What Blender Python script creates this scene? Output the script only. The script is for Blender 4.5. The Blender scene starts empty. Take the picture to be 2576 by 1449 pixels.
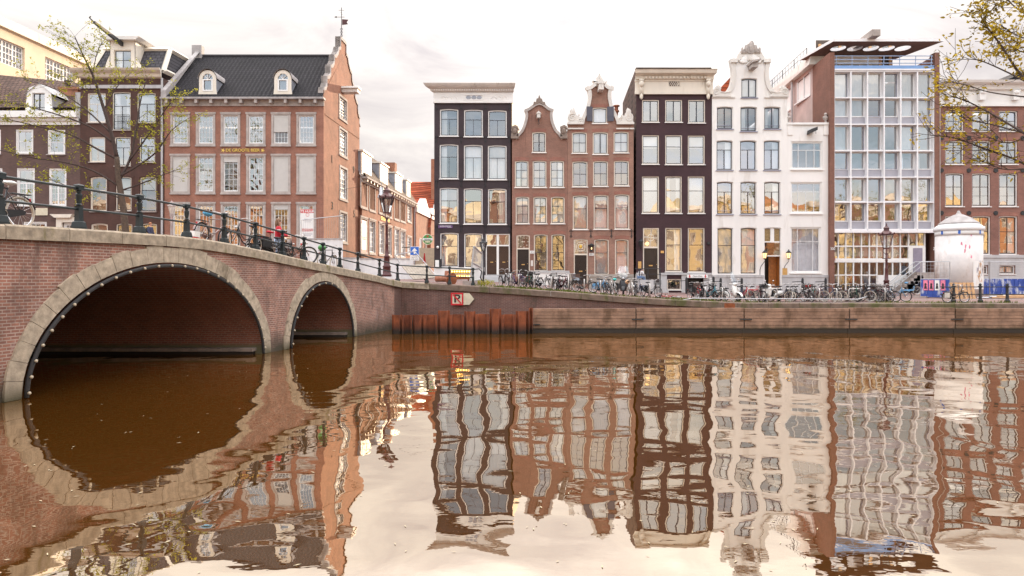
import bpy, math, random
from mathutils import Vector, Matrix
from mathutils.geometry import tessellate_polygon
random.seed(7)
R = math.radians
sc = bpy.context.scene
COL = sc.collection
F, U0, VH, H = 1717.0, 1288.0, 700.0, 2.9      # survey of the photograph: focal length in px, horizon row, eye height over the water

def lin(c):
    return c

# ---------------------------------------------------------------- materials
MATS = {}
def _base(name):
    m = bpy.data.materials.new(name); m.use_nodes = True
    nt = m.node_tree; b = nt.nodes['Principled BSDF']
    MATS[name] = m
    return m, nt, b
def N(nt, t, **kw):
    n = nt.nodes.new(t)
    for k, v in kw.items():
        if k in n.inputs: n.inputs[k].default_value = v
        else: setattr(n, k, v)
    return n
def c4(c): return (c[0], c[1], c[2], 1)
def mixc(nt, fac, a, b, mode='MIX'):
    n = nt.nodes.new('ShaderNodeMix'); n.data_type = 'RGBA'; n.blend_type = mode
    for i, v in ((0, fac), (6, a), (7, b)):
        if hasattr(v, 'links'): nt.links.new(v, n.inputs[i])
        else: n.inputs[i].default_value = v if i == 0 else c4(v)
    return n.outputs[2]
def pos(nt):
    return nt.nodes.new('ShaderNodeNewGeometry').outputs['Position']
def noise(nt, vec, scale, detail=3, rough=.6, dist=0):
    n = N(nt, 'ShaderNodeTexNoise', Scale=scale, Detail=detail, Roughness=rough, Distortion=dist)
    nt.links.new(vec, n.inputs['Vector']); return n.outputs['Fac']
def ramp(nt, fac, a, b, ca=(0, 0, 0), cb=(1, 1, 1)):
    n = nt.nodes.new('ShaderNodeValToRGB'); e = n.color_ramp.elements
    e[0].position, e[1].position = a, b; e[0].color, e[1].color = c4(ca), c4(cb)
    nt.links.new(fac, n.inputs[0]); return n.outputs[0]
def scalev(nt, vec, s):
    n = nt.nodes.new('ShaderNodeVectorMath'); n.operation = 'MULTIPLY'
    nt.links.new(vec, n.inputs[0]); n.inputs[1].default_value = s; return n.outputs[0]
def dim(c, k): return tuple(min(1, x * k) for x in c)
def plain(name, col, rough=.6, metal=0, var=.14, scale=2.5, bump=0, stain=None, streak=False, trans=0):
    m, nt, b = _base(name); p = pos(nt)
    if streak: p = scalev(nt, p, (1, 1, .25))
    f = noise(nt, p, scale, 5)
    col_out = mixc(nt, ramp(nt, f, .3, .7), dim(col, 1 - var), dim(col, 1 + var))
    if stain:
        f2 = noise(nt, scalev(nt, pos(nt), (1, 1, .2 if streak else .45)), stain[2], 6, .65)
        col_out = mixc(nt, ramp(nt, f2, stain[1], stain[1] + .12), col_out, stain[0])
        # fac socket is a colour ramp; mix accepts it as a value
    nt.links.new(col_out, b.inputs['Base Color'])
    b.inputs['Roughness'].default_value = rough; b.inputs['Metallic'].default_value = metal
    if bump:
        bn = N(nt, 'ShaderNodeBump', Strength=.6, Distance=bump)
        nt.links.new(noise(nt, pos(nt), scale * 6, 4), bn.inputs['Height']); nt.links.new(bn.outputs[0], b.inputs['Normal'])
    return m
def brick(name, c1, c2, mortar, w=.22, h=.066, ms=.009, var=.25, stains=(), bump=.006, wet=None):
    m, nt, b = _base(name); p = pos(nt)
    s = nt.nodes.new('ShaderNodeSeparateXYZ'); nt.links.new(p, s.inputs[0])
    a = N(nt, 'ShaderNodeMath', operation='ADD'); nt.links.new(s.outputs[0], a.inputs[0]); nt.links.new(s.outputs[1], a.inputs[1])
    cx = nt.nodes.new('ShaderNodeCombineXYZ'); nt.links.new(a.outputs[0], cx.inputs[0]); nt.links.new(s.outputs[2], cx.inputs[1])
    bt = N(nt, 'ShaderNodeTexBrick', Scale=1.0); bt.offset = .5
    bt.inputs['Color1'].default_value = c4(c1); bt.inputs['Color2'].default_value = c4(c2); bt.inputs['Mortar'].default_value = c4(mortar)
    bt.inputs['Mortar Size'].default_value = ms; bt.inputs['Brick Width'].default_value = w; bt.inputs['Row Height'].default_value = h
    bt.inputs['Bias'].default_value = -.1
    nt.links.new(cx.outputs[0], bt.inputs['Vector'])
    f = noise(nt, p, .9, 6, .7)
    g = ramp(nt, f, .25, .75, (1 - var,) * 3, (1 + var,) * 3)
    co = mixc(nt, 1.0, bt.outputs['Color'], g, 'MULTIPLY')
    for (cs, lo, sca, zs) in stains:
        f2 = noise(nt, scalev(nt, p, (1, 1, zs)), sca, 7, .7)
        co = mixc(nt, ramp(nt, f2, lo, lo + .16), co, cs)
    if wet:
        mr = N(nt, 'ShaderNodeMapRange'); nt.links.new(s.outputs[2], mr.inputs[0])
        mr.inputs[1].default_value = wet[0]; mr.inputs[2].default_value = wet[1]; mr.inputs[3].default_value = 1; mr.inputs[4].default_value = 0
        nn = noise(nt, p, 2.2, 4)
        mm = N(nt, 'ShaderNodeMath', operation='MULTIPLY'); nt.links.new(mr.outputs[0], mm.inputs[0])
        ad = N(nt, 'ShaderNodeMath', operation='ADD'); nt.links.new(nn, ad.inputs[0]); ad.inputs[1].default_value = .5
        nt.links.new(ad.outputs[0], mm.inputs[1]); mm.use_clamp = True
        co = mixc(nt, mm.outputs[0], co, wet[2])
    nt.links.new(co, b.inputs['Base Color']); b.inputs['Roughness'].default_value = .85
    if bump:
        bn = N(nt, 'ShaderNodeBump', Strength=.5, Distance=bump); bn.invert = True
        nt.links.new(bt.outputs['Fac'], bn.inputs['Height']); nt.links.new(bn.outputs[0], b.inputs['Normal'])
    return m
def glass(name, fac, tint=(.9, .92, .93), wob=.012, sc_=1.6):
    m, nt, b = _base(name); nt.nodes.remove(b)
    out = nt.nodes['Material Output']
    tr = N(nt, 'ShaderNodeBsdfTransparent', Color=c4(tint)); gl = N(nt, 'ShaderNodeBsdfGlossy', Roughness=.0, Color=(1, 1, 1, 1))
    bn = N(nt, 'ShaderNodeBump', Strength=1.0, Distance=wob)
    nt.links.new(noise(nt, pos(nt), sc_, 1.5, .4, .6), bn.inputs['Height']); nt.links.new(bn.outputs[0], gl.inputs['Normal'])
    fr = N(nt, 'ShaderNodeLayerWeight', Blend=.25)
    mr = N(nt, 'ShaderNodeMapRange'); nt.links.new(fr.outputs['Fresnel'], mr.inputs[0]); mr.inputs[3].default_value = fac; mr.inputs[4].default_value = 1
    mx = nt.nodes.new('ShaderNodeMixShader'); nt.links.new(mr.outputs[0], mx.inputs[0]); nt.links.new(tr.outputs[0], mx.inputs[1]); nt.links.new(gl.outputs[0], mx.inputs[2])
    nt.links.new(mx.outputs[0], out.inputs[0]); return m
def leafmat(name, col, tcol):
    m, nt, b = _base(name); nt.nodes.remove(b); out = nt.nodes['Material Output']
    f = noise(nt, pos(nt), 1.7, 3)
    co = mixc(nt, ramp(nt, f, .35, .65), dim(col, .6), dim(col, 1.35)); ct = mixc(nt, ramp(nt, f, .35, .65), dim(tcol, .6), dim(tcol, 1.3))
    d = nt.nodes.new('ShaderNodeBsdfDiffuse'); t = nt.nodes.new('ShaderNodeBsdfTranslucent')
    nt.links.new(co, d.inputs[0]); nt.links.new(ct, t.inputs[0])
    mx = N(nt, 'ShaderNodeMixShader', Fac=.5); nt.links.new(d.outputs[0], mx.inputs[1]); nt.links.new(t.outputs[0], mx.inputs[2])
    nt.links.new(mx.outputs[0], out.inputs[0]); return m
def emit(name, col, st):
    m, nt, b = _base(name)
    b.inputs['Base Color'].default_value = c4(col); b.inputs['Emission Color'].default_value = c4(col); b.inputs['Emission Strength'].default_value = st
    return m
def roof_tiles(name, c, step=.3, rot=False, wave=True):
    m, nt, b = _base(name); p = pos(nt)
    w = N(nt, 'ShaderNodeTexBrick', Scale=1.0); s = nt.nodes.new('ShaderNodeSeparateXYZ'); nt.links.new(p, s.inputs[0])
    cx = nt.nodes.new('ShaderNodeCombineXYZ'); nt.links.new(s.outputs[1 if rot else 0], cx.inputs[0]); nt.links.new(s.outputs[2], cx.inputs[1]); nt.links.new(cx.outputs[0], w.inputs['Vector'])
    w.inputs['Color1'].default_value = c4(c); w.inputs['Color2'].default_value = c4(dim(c, .72)); w.inputs['Mortar'].default_value = c4(dim(c, .3))
    w.inputs['Brick Width'].default_value = step; w.inputs['Row Height'].default_value = step * .75; w.inputs['Mortar Size'].default_value = .035
    nt.links.new(mixc(nt, .8, w.outputs['Color'], ramp(nt, noise(nt, p, .8, 5), .3, .7, (.6,) * 3, (1.3,) * 3), 'MULTIPLY'), b.inputs['Base Color'])
    wv = N(nt, 'ShaderNodeTexWave', Scale=math.pi * 2 / step / 20 * 1.0); wv.bands_direction = 'Y' if rot else 'X'; nt.links.new(p, wv.inputs['Vector'])
    mh = N(nt, 'ShaderNodeMath', operation='SUBTRACT'); nt.links.new(wv.outputs['Fac'], mh.inputs[0]); nt.links.new(w.outputs['Fac'], mh.inputs[1]); bn = N(nt, 'ShaderNodeBump', Strength=1 if wave else .3, Distance=.045); nt.links.new(mh.outputs[0] if wave else w.outputs['Fac'], bn.inputs['Height']); nt.links.new(bn.outputs[0], b.inputs['Normal'])
    b.inputs['Roughness'].default_value = .8; b.inputs['Specular IOR Level'].default_value = .25; return m

# brickwork
brick('b_black', (.040, .026, .030), (.030, .020, .024), (.055, .04, .045), var=.3, stains=(((.062, .046, .048), .60, .9, .15),))
brick('b_purple', (.048, .021, .025), (.042, .019, .022), (.05, .024, .028), var=.25, bump=.002, stains=(((.075, .040, .044), .62, .9, .12),))
brick('b_brown', (.25, .122, .085), (.19, .093, .068), (.31, .185, .14), stains=(((.30, .19, .15), .66, .5, .4), ((.13, .06, .045), .60, .9, .12)))
brick('b_brown2', (.285, .146, .102), (.22, .112, .08), (.34, .22, .17), stains=(((.24, .10, .07), .64, .5, .4), ((.16, .08, .06), .62, .9, .12)))
brick('b_red', (.275, .105, .066), (.21, .08, .053), (.34, .2, .145), var=.35, stains=(((.36, .22, .16), .66, .45, .3), ((.15, .06, .045), .60, 1.1, .12)))
brick('b_redside', (.31, .115, .062), (.235, .087, .05), (.34, .19, .12), var=.35, stains=(((.17, .065, .04), .60, .8, .15),))
brick('b_near', (.52, .22, .09), (.46, .19, .08), (.5, .3, .15), var=.2)
plain('p_near', (.80, .60, .30), .8, var=.1)
plain('c_near', (.85, .74, .52), .8, var=.1)
brick('b_office', (.21, .085, .055), (.16, .066, .045), (.22, .13, .1))
brick('b_right', (.235, .098, .07), (.18, .076, .056), (.27, .165, .135), stains=(((.12, .055, .042), .60, .9, .14),))
brick('b_darkleft', (.12, .068, .055), (.09, .053, .045), (.11, .07, .06))
brick('b_mansard', (.085, .037, .027), (.07, .032, .024), (.06, .03, .022), var=.3)
brick('b_bridge', (.30, .130, .088), (.18, .082, .062), (.37, .275, .225), w=.26, h=.08, ms=.013, var=.5, bump=.012,
      stains=(((.12, .07, .055), .55, .9, .4), ((.40, .30, .27), .58, 1.7, .5), ((.52, .44, .41), .68, 1.6, .3), ((.15, .12, .045), .68, .8, .16)), wet=(.1, .85, (.04, .032, .018)))
brick('b_vault', (.26, .085, .05), (.19, .065, .04), (.26, .17, .13), w=.25, h=.078, ms=.012, stains=(((.50, .42, .36), .66, 1.0, .5),), wet=(.3, .42, (.12, .11, .06)))
brick('b_quay', (.16, .075, .058), (.11, .055, .045), (.20, .14, .12), w=.25, h=.075, ms=.011, var=.35, bump=.01,
      stains=(((.06, .045, .03), .56, .9, .4), ((.36, .30, .28), .70, 1.2, .3), ((.12, .12, .04), .68, .8, .25)), wet=(.25, .6, (.02, .016, .01)))
brick('paving', (.24, .14, .12), (.20, .125, .11), (.14, .1, .09), w=.2, h=.1)
# stone, paint, timber
plain('white', (.78, .76, .73), .55, var=.05, scale=1.2)
plain('white_wall', (.79, .76, .725), .7, var=.06, scale=.7, stain=((.66, .62, .575), .57, 1.0), streak=True)
plain('cream', (.72, .65, .55), .5, var=.07, scale=1.5, stain=((.54, .46, .37), .62, 1.4), streak=True)
plain('offwhite', (.66, .62, .57), .6, var=.08, scale=1.5, stain=((.42, .37, .32), .60, 1.6), streak=True)
plain('stone', (.40, .35, .32), .8, var=.22, scale=2.2, stain=((.18, .15, .13), .62, 1.6))
plain('stone_dark', (.22, .17, .14), .85, var=.3, scale=3)
plain('plinth', (.46, .45, .45), .7, var=.14, scale=1.2, stain=((.30, .28, .27), .58, 1.2), streak=True)
plain('plinth_warm', (.36, .32, .28), .75, var=.15, scale=1.5)
plain('coping', (.34, .275, .20), .85, var=.36, scale=5, bump=.012, stain=((.16, .135, .04), .55, 1.2))
plain('voussoir', (.40, .325, .24), .85, var=.36, scale=5, bump=.015, stain=((.19, .15, .10), .56, 1.2))
plain('sash_dark', (.030, .030, .042), .35, var=.1)
plain('sash_brown', (.055, .03, .024), .4)
plain('sash_white', (.74, .73, .72), .45, var=.04)
plain('sash_grey', (.26, .26, .33), .5)
plain('curtain', (.80, .78, .76), .9, var=.05, scale=3)
plain('curtain_grey', (.62, .59, .62), .9, var=.1, scale=3)
plain('blind', (.52, .50, .47), .85, var=.04)
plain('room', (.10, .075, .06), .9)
plain('near_pane', (.30, .25, .2), .3)  # opaque pane, its sky reflection is put into the colour
plain('door_black', (.018, .013, .014), .3)
plain('door_brown', (.055, .028, .018), .35)
plain('door_oak', (.42, .15, .035), .4, var=.25, scale=5)
plain('door_lilac', (.26, .23, .29), .5)
plain('zinc', (.30, .31, .35), .45, .3)
plain('roof_dark', (.035, .03, .035), .7)
roof_tiles('tiles_dark', (.020, .017, .021), .36)
roof_tiles('tiles_brown', (.15, .09, .07), .36)
roof_tiles('tiles_street', (.22, .16, .12), .34, True)
roof_tiles('tiles_red', (.48, .105, .045), .5, True)
plain('yellow_plaster', (.74, .59, .41), .8, var=.08, scale=.8)
plain('pink_concrete', (.50, .39, .36), .85, var=.18, scale=.5, stain=((.38, .27, .24), .6, .25))
plain('concrete', (.34, .29, .26), .85, var=.2, scale=2, stain=((.16, .13, .11), .6, 1.2))
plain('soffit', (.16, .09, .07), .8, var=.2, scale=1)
plain('office_white', (.80, .78, .78), .5, var=.05)
plain('office_panel', (.36, .35, .39), .5, var=.06)
plain('blue_band', (.20, .34, .60), .6, var=.08)
plain('blue_rail', (.34, .44, .62), .4)
plain('shutter', (.075, .072, .095), .45)
plain('gold', (.72, .48, .12), .3, .6)
plain('brass', (.60, .40, .16), .35, .7)
plain('iron', (.018, .018, .02), .55, 0, var=.2)
plain('rail_green', (.012, .019, .021), .42, .2, var=.35, scale=6)
plain('lamp_red', (.07, .016, .016), .4, .1, var=.3, scale=4)
plain('steel', (.52, .50, .48), .4, .5)
plain('galv', (.42, .42, .43), .45, .5, var=.15)
plain('rubber', (.018, .016, .017), .75)
plain('tyre_cream', (.52, .46, .38), .7)
plain('chrome', (.50, .48, .47), .28, .85, var=.05)
plain('timber', (.30, .18, .12), .85, var=.35, scale=2, stain=((.15, .085, .05), .50, 1.1))
plain('timber_raw', (.50, .30, .15), .7, var=.2, scale=5)
plain('rust', (.24, .068, .022), .85, var=.4, scale=3.5, bump=.01, stain=((.11, .03, .014), .55, 1.2))
plain('wet_and_shade', (.014, .010, .008), .5)  # wet surfaces, and the painted shade below the fenders
plain('hoarding', (.72, .72, .72), .55, var=.05)
plain('board', (.30, .255, .205), .8, var=.25, scale=3)
plain('blue_board', (.03, .075, .34), .5, var=.15, stain=((.60, .63, .68), .50, 2.2), scale=3)
plain('pink', (.72, .22, .32), .7, var=.3, scale=8)
plain('poster_white', (.66, .63, .61), .8, var=.12, scale=1.6, stain=((.52, .42, .36), .54, .9))
plain('lead', (.34, .31, .30), .7, var=.25, scale=2)
plain('skin', (.55, .30, .22), .55, var=.06)
plain('hair_brown', (.16, .085, .045), .7)
plain('hair_red', (.34, .14, .06), .7)
plain('hair_grey', (.42, .30, .25), .7)
plain('red_cloth', (.46, .018, .035), .8)
plain('jeans', (.14, .22, .38), .85)
plain('jeans_light', (.32, .42, .56), .85)
plain('white_cloth', (.68, .68, .70), .85)
plain('navy', (.04, .045, .09), .85)
plain('black_cloth', (.014, .013, .015), .8)
plain('tan_cloth', (.55, .34, .2), .85)
plain('orange_cloth', (.62, .09, .04), .8)
plain('sign_blue', (.02, .13, .52), .4, var=.03)
plain('sign_white', (.78, .78, .76), .4, var=.03)
plain('sign_red', (.55, .02, .03), .4, var=.05)
plain('sign_green', (.05, .24, .05), .4, var=.05)
plain('sign_black', (.012, .012, .014), .5)
plain('sign_cream', (.62, .56, .42), .6, var=.12, scale=4)
plain('sign_purple', (.12, .06, .16), .5)
plain('scooter_white', (.72, .70, .67), .25, var=.03)
plain('windshield', (.55, .62, .68), .15)
plain('seat_black', (.02, .017, .018), .55)
plain('teal', (.02, .38, .36), .6)
plain('wicker', (.10, .07, .055), .8)
plain('bark', (.085, .058, .04), .9, var=.35, scale=8, bump=.02)
plain('bark_dark', (.05, .032, .026), .9, var=.3, scale=8)
plain('bulb_glass', (.46, .38, .27), .2)
plain('pipe_orange', (.34, .13, .07), .7, var=.3, scale=5)
for nm, c in dict(f_black=(.015, .014, .016), f_purple=(.09, .03, .13), f_red=(.45, .015, .02), f_blue=(.10, .28, .48), f_teal=(.04, .22, .27), f_pinkgrey=(.30, .2, .18),
                  f_white=(.62, .60, .57), f_green=(.03, .10, .06), f_silver=(.45, .44, .43), f_navy=(.03, .04, .10), f_maroon=(.12, .02, .03), f_brown=(.10, .05, .035)).items():
    plain(nm, c, .35, .1, var=.1)
glass('glass', .22, wob=.003); glass('glass_old', .27, wob=.005, sc_=.9); glass('glass_strong', .36, wob=.005, sc_=.8); glass('glass_soft', .14, wob=.002); glass('glass_clear', .12, wob=.002)
leafmat('leaf_spring', (.20, .21, .03), (.46, .42, .05)); leafmat('leaf_near', (.15, .12, .02), (.60, .42, .045)); leafmat('leaf_grass', (.10, .13, .025), (.16, .18, .03))
emit('lamp_glow', (1, .62, .25), 1.6); emit('bulb_glow', (1, .6, .2), 5.0)
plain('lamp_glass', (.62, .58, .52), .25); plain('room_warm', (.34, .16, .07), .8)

# ---------------------------------------------------------------- mesh builder
class MB:
    def __init__(s): s.v, s.f, s.m = [], [], []
    def add(s, vs, fs, mi=0):
        o = len(s.v); s.v += [tuple(q) for q in vs]; s.f += [tuple(i + o for i in f) for f in fs]; s.m += [mi] * len(fs); return s
    def box(s, x0, y0, z0, x1, y1, z1, mi=0):
        return s.add([(x0, y0, z0), (x1, y0, z0), (x1, y1, z0), (x0, y1, z0), (x0, y0, z1), (x1, y0, z1), (x1, y1, z1), (x0, y1, z1)],
                     [(0, 3, 2, 1), (4, 5, 6, 7), (0, 1, 5, 4), (1, 2, 6, 5), (2, 3, 7, 6), (3, 0, 4, 7)], mi)
    def quad(s, a, b, c, d, mi=0): return s.add([a, b, c, d], [(0, 1, 2, 3)], mi)
    def prism(s, poly, y0, y1, mi=0, shear=0):       # poly in (x, z)
        n = len(poly); dx = shear * (y1 - y0)
        vs = [(x, y0, z) for x, z in poly] + [(x + dx, y1, z) for x, z in poly]
        return s.add(vs, [tuple(range(n)), tuple(range(2 * n - 1, n - 1, -1))] + [(i, i + n, (i + 1) % n + n, (i + 1) % n) for i in range(n)], mi)
    def tube(s, pts, r, n=6, mi=0, r1=None, cap=True):
        pts = [Vector(p) for p in pts]; k = len(pts); r1 = r if r1 is None else r1
        t0 = (pts[1] - pts[0]).normalized(); up = Vector((0, 0, 1)) if abs(t0.z) < .9 else Vector((1, 0, 0))
        a = t0.cross(up).normalized(); vs = []
        for i in range(k):
            t = (pts[min(i + 1, k - 1)] - pts[max(i - 1, 0)]).normalized()
            a = (a - t * a.dot(t)).normalized(); b = t.cross(a); rr = r + (r1 - r) * i / (k - 1)
            vs += [pts[i] + (a * math.cos(2 * math.pi * j / n) + b * math.sin(2 * math.pi * j / n)) * rr for j in range(n)]
        fs = [(i * n + j, i * n + (j + 1) % n, (i + 1) * n + (j + 1) % n, (i + 1) * n + j) for i in range(k - 1) for j in range(n)]
        if cap: fs += [tuple(range(n - 1, -1, -1)), tuple(range((k - 1) * n, k * n))]
        return s.add(vs, fs, mi)
    def lathe(s, prof, c=(0, 0, 0), n=12, mi=0, sq=False):
        vs = []; ph = math.pi / 4 if n == 4 else 0
        for r, z in prof:
            rr = r * (math.sqrt(2) if n == 4 else 1)
            vs += [(c[0] + rr * math.cos(2 * math.pi * j / n + ph), c[1] + rr * math.sin(2 * math.pi * j / n + ph), c[2] + z) for j in range(n)]
        k = len(prof)
        fs = [(i * n + j, i * n + (j + 1) % n, (i + 1) * n + (j + 1) % n, (i + 1) * n + j) for i in range(k - 1) for j in range(n)]
        fs += [tuple(range(n - 1, -1, -1)), tuple(range((k - 1) * n, k * n))]
        return s.add(vs, fs, mi)
    def torus(s, c, rad, r, n=22, k=6, mi=0, ax='y', a0=0, a1=2 * math.pi):
        full = abs(a1 - a0 - 2 * math.pi) < 1e-6; vs = []; nn = n if full else n + 1
        for i in range(nn):
            a = a0 + (a1 - a0) * i / n
            for j in range(k):
                b = 2 * math.pi * j / k; q = rad + r * math.cos(b); w = r * math.sin(b)
                vs.append((c[0] + q * math.cos(a), c[1] + w, c[2] + q * math.sin(a)) if ax == 'y' else (c[0] + q * math.cos(a), c[1] + q * math.sin(a), c[2] + w))
        fs = [(i * k + j, i * k + (j + 1) % k, ((i + 1) % nn) * k + (j + 1) % k, ((i + 1) % nn) * k + j) for i in range(n) for j in range(k)]
        return s.add(vs, fs, mi)
    def ball(s, c, r, n=10, k=7, mi=0):
        rx, ry, rz = r if isinstance(r, tuple) else (r, r, r); vs = []
        for i in range(k + 1):
            t = math.pi * i / k
            vs += [(c[0] + rx * math.sin(t) * math.cos(2 * math.pi * j / n), c[1] + ry * math.sin(t) * math.sin(2 * math.pi * j / n), c[2] + rz * math.cos(t)) for j in range(n)]
        fs = [(i * n + j, (i + 1) * n + j, (i + 1) * n + (j + 1) % n, i * n + (j + 1) % n) for i in range(k) for j in range(n)]
        return s.add(vs, fs, mi)
    def mesh(s, name, smooth=False):
        me = bpy.data.meshes.new(name); me.from_pydata(s.v, [], s.f)
        if len(set(s.m)) > 1: me.polygons.foreach_set('material_index', s.m)
        if smooth: me.polygons.foreach_set('use_smooth', [True] * len(me.polygons))
        me.validate(); me.update(); return me
    def build(s, name, mats, parent=None, smooth=False, loc=None, fix=True):
        me = s.mesh(name, smooth)
        if fix:
            import bmesh
            bm = bmesh.new(); bm.from_mesh(me); bmesh.ops.recalc_face_normals(bm, faces=bm.faces); bm.to_mesh(me); bm.free()
        for m in ([mats] if isinstance(mats, str) else mats): me.materials.append(MATS[m])
        return link(name, me, parent, loc)
def link(name, me, parent=None, loc=None):
    o = bpy.data.objects.new(name, me); COL.objects.link(o)
    if parent: o.parent = parent
    if loc: o.location = loc
    return o
def tag(o, label, cat, group=None, kind=None):
    if kind: o['kind'] = kind
    if label: o['label'] = label
    if cat: o['category'] = cat
    if group: o['group'] = group
    return o
def thing(name, label, cat, loc=(0, 0, 0), rz=0, group=None):
    o = bpy.data.objects.new(name, None); COL.objects.link(o); o.empty_display_size = .3
    o.location = loc; o.rotation_euler = (0, 0, rz); return tag(o, label, cat, group)
def text(body, size, parent, loc, mat, rot=(math.pi / 2, 0, 0), name='lettering', ext=.008, sx=1.0, bold=0):
    c = bpy.data.curves.new(name, 'FONT'); c.body = body; c.size = size; c.align_x = 'CENTER'; c.align_y = 'CENTER'; c.extrude = ext; c.offset = bold
    tmp = bpy.data.objects.new('t', c); COL.objects.link(tmp); me = bpy.data.meshes.new_from_object(tmp); bpy.data.objects.remove(tmp); bpy.data.curves.remove(c); me.materials.clear(); me.materials.append(MATS[mat])
    o = link(name, me, parent, loc); o.rotation_euler = rot; o.scale = (sx, 1, 1); return o
def P(u, v, Y): return Vector(((u - U0) / F * Y, Y, H + (VH - v) / F * Y))
def interp(tab, x):
    if x <= tab[0][0]: return tab[0][1]
    for (a, p), (b, q) in zip(tab, tab[1:]):
        if x <= b: return p + (q - p) * (x - a) / (b - a)
    return tab[-1][1]
RAMP = [(-7, 2.74), (-6.34, 2.70), (-.85, 2.41), (2.63, 2.17), (6.94, 1.83), (11.4, 1.57), (14, 1.5)]
def ground(X, Y): return interp(RAMP, X) + max(0, Y - 38.6) * .008
roof_tiles('slate', (.085, .08, .09), .42, wave=False)
plain('coping_quay', (.17, .12, .09), .85, var=.3, scale=3, stain=((.09, .085, .03), .5, 1.0))
plain('rust_pile', (.23, .062, .022), .85, var=.4, scale=2.5, bump=.01, stain=((.13, .033, .014), .52, 1.4))
plain('sign_red_worn', (.45, .40, .38), .6, var=.2, stain=((.38, .05, .05), .5, 1.5))
def wet(name, z0, z1, col):
    m = MATS[name]; nt = m.node_tree; b = nt.nodes['Principled BSDF']; src = b.inputs['Base Color'].links[0].from_socket; s = nt.nodes.new('ShaderNodeSeparateXYZ'); p = pos(nt); nt.links.new(p, s.inputs[0])
    a = N(nt, 'ShaderNodeMath', operation='MULTIPLY_ADD'); nt.links.new(noise(nt, p, 2.5, 4), a.inputs[0]); a.inputs[1].default_value = -.5; nt.links.new(s.outputs[2], a.inputs[2])
    mr = N(nt, 'ShaderNodeMapRange'); nt.links.new(a.outputs[0], mr.inputs[0]); mr.inputs[1].default_value = z0 - .25; mr.inputs[2].default_value = z1 - .25; mr.inputs[3].default_value = 1; mr.inputs[4].default_value = 0
    nt.links.new(mixc(nt, mr.outputs[0], src, col), b.inputs['Base Color'])
wet('rust_pile', .15, .55, (.02, .012, .008)); wet('timber', .2, .42, (.10, .07, .04)); wet('voussoir', .0, .5, (.07, .06, .03))
def _water():
    m, nt, b = _base('water'); nt.nodes.remove(b); out = nt.nodes['Material Output']; p = pos(nt)
    d = nt.nodes.new('ShaderNodeBsdfDiffuse'); d.inputs[0].default_value = (.088, .034, .005, 1)
    g = N(nt, 'ShaderNodeBsdfGlossy', Roughness=.0); g.inputs['Color'].default_value = (1, .915, .785, 1)
    a = noise(nt, scalev(nt, p, (.8, .55, 1)), 1.0, 0, .3, .35); c = noise(nt, scalev(nt, p, (.7, 1.0, 1)), 2.2, 0, .5, .3)
    s1 = N(nt, 'ShaderNodeMath', operation='MULTIPLY'); s1.inputs[1].default_value = .15; nt.links.new(c, s1.inputs[0])
    s2 = N(nt, 'ShaderNodeMath', operation='ADD'); nt.links.new(a, s2.inputs[0]); nt.links.new(s1.outputs[0], s2.inputs[1])
    h_ = noise(nt, scalev(nt, p, (1, 1.6, 1)), 7.5, 1, .5, .2); s3 = N(nt, 'ShaderNodeMath', operation='MULTIPLY_ADD'); nt.links.new(h_, s3.inputs[0]); s3.inputs[1].default_value = .008; nt.links.new(s2.outputs[0], s3.inputs[2]); s2 = s3
    bn = N(nt, 'ShaderNodeBump', Strength=1.0, Distance=WATER_H); nt.links.new(s2.outputs[0], bn.inputs['Height'])
    nt.links.new(bn.outputs[0], g.inputs['Normal'])
    lw = N(nt, 'ShaderNodeLayerWeight', Blend=.5); mr = N(nt, 'ShaderNodeMapRange'); nt.links.new(lw.outputs['Facing'], mr.inputs[0])
    mr.inputs[1].default_value = .5; mr.inputs[2].default_value = .95; mr.inputs[3].default_value = .61; mr.inputs[4].default_value = .75
    mx = nt.nodes.new('ShaderNodeMixShader'); nt.links.new(mr.outputs[0], mx.inputs[0]); nt.links.new(d.outputs[0], mx.inputs[1]); nt.links.new(g.outputs[0], mx.inputs[2]); nt.links.new(mx.outputs[0], out.inputs[0])
WATER_H = .023
_water()
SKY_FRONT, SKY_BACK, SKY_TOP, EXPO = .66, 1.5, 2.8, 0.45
plain('sign_blue_pale', (.10, .38, .62), .5, var=.5, scale=30)
plain('flap_redwhite', (.55, .02, .02), .5, var=.1)
glass('shield_clear', .12, (.85, .9, .95), wob=.001)

plain('frosted', (.27, .29, .28), .6)
plain('stained', (.25, .17, .08), .25, var=.4, scale=12)
brick('b_lintel', (.27, .105, .07), (.22, .085, .06), (.34, .2, .16), w=.066, h=.4, ms=.008)
plain('petal', (.42, .35, .22), .7)
PR = random.Random(77)
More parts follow.
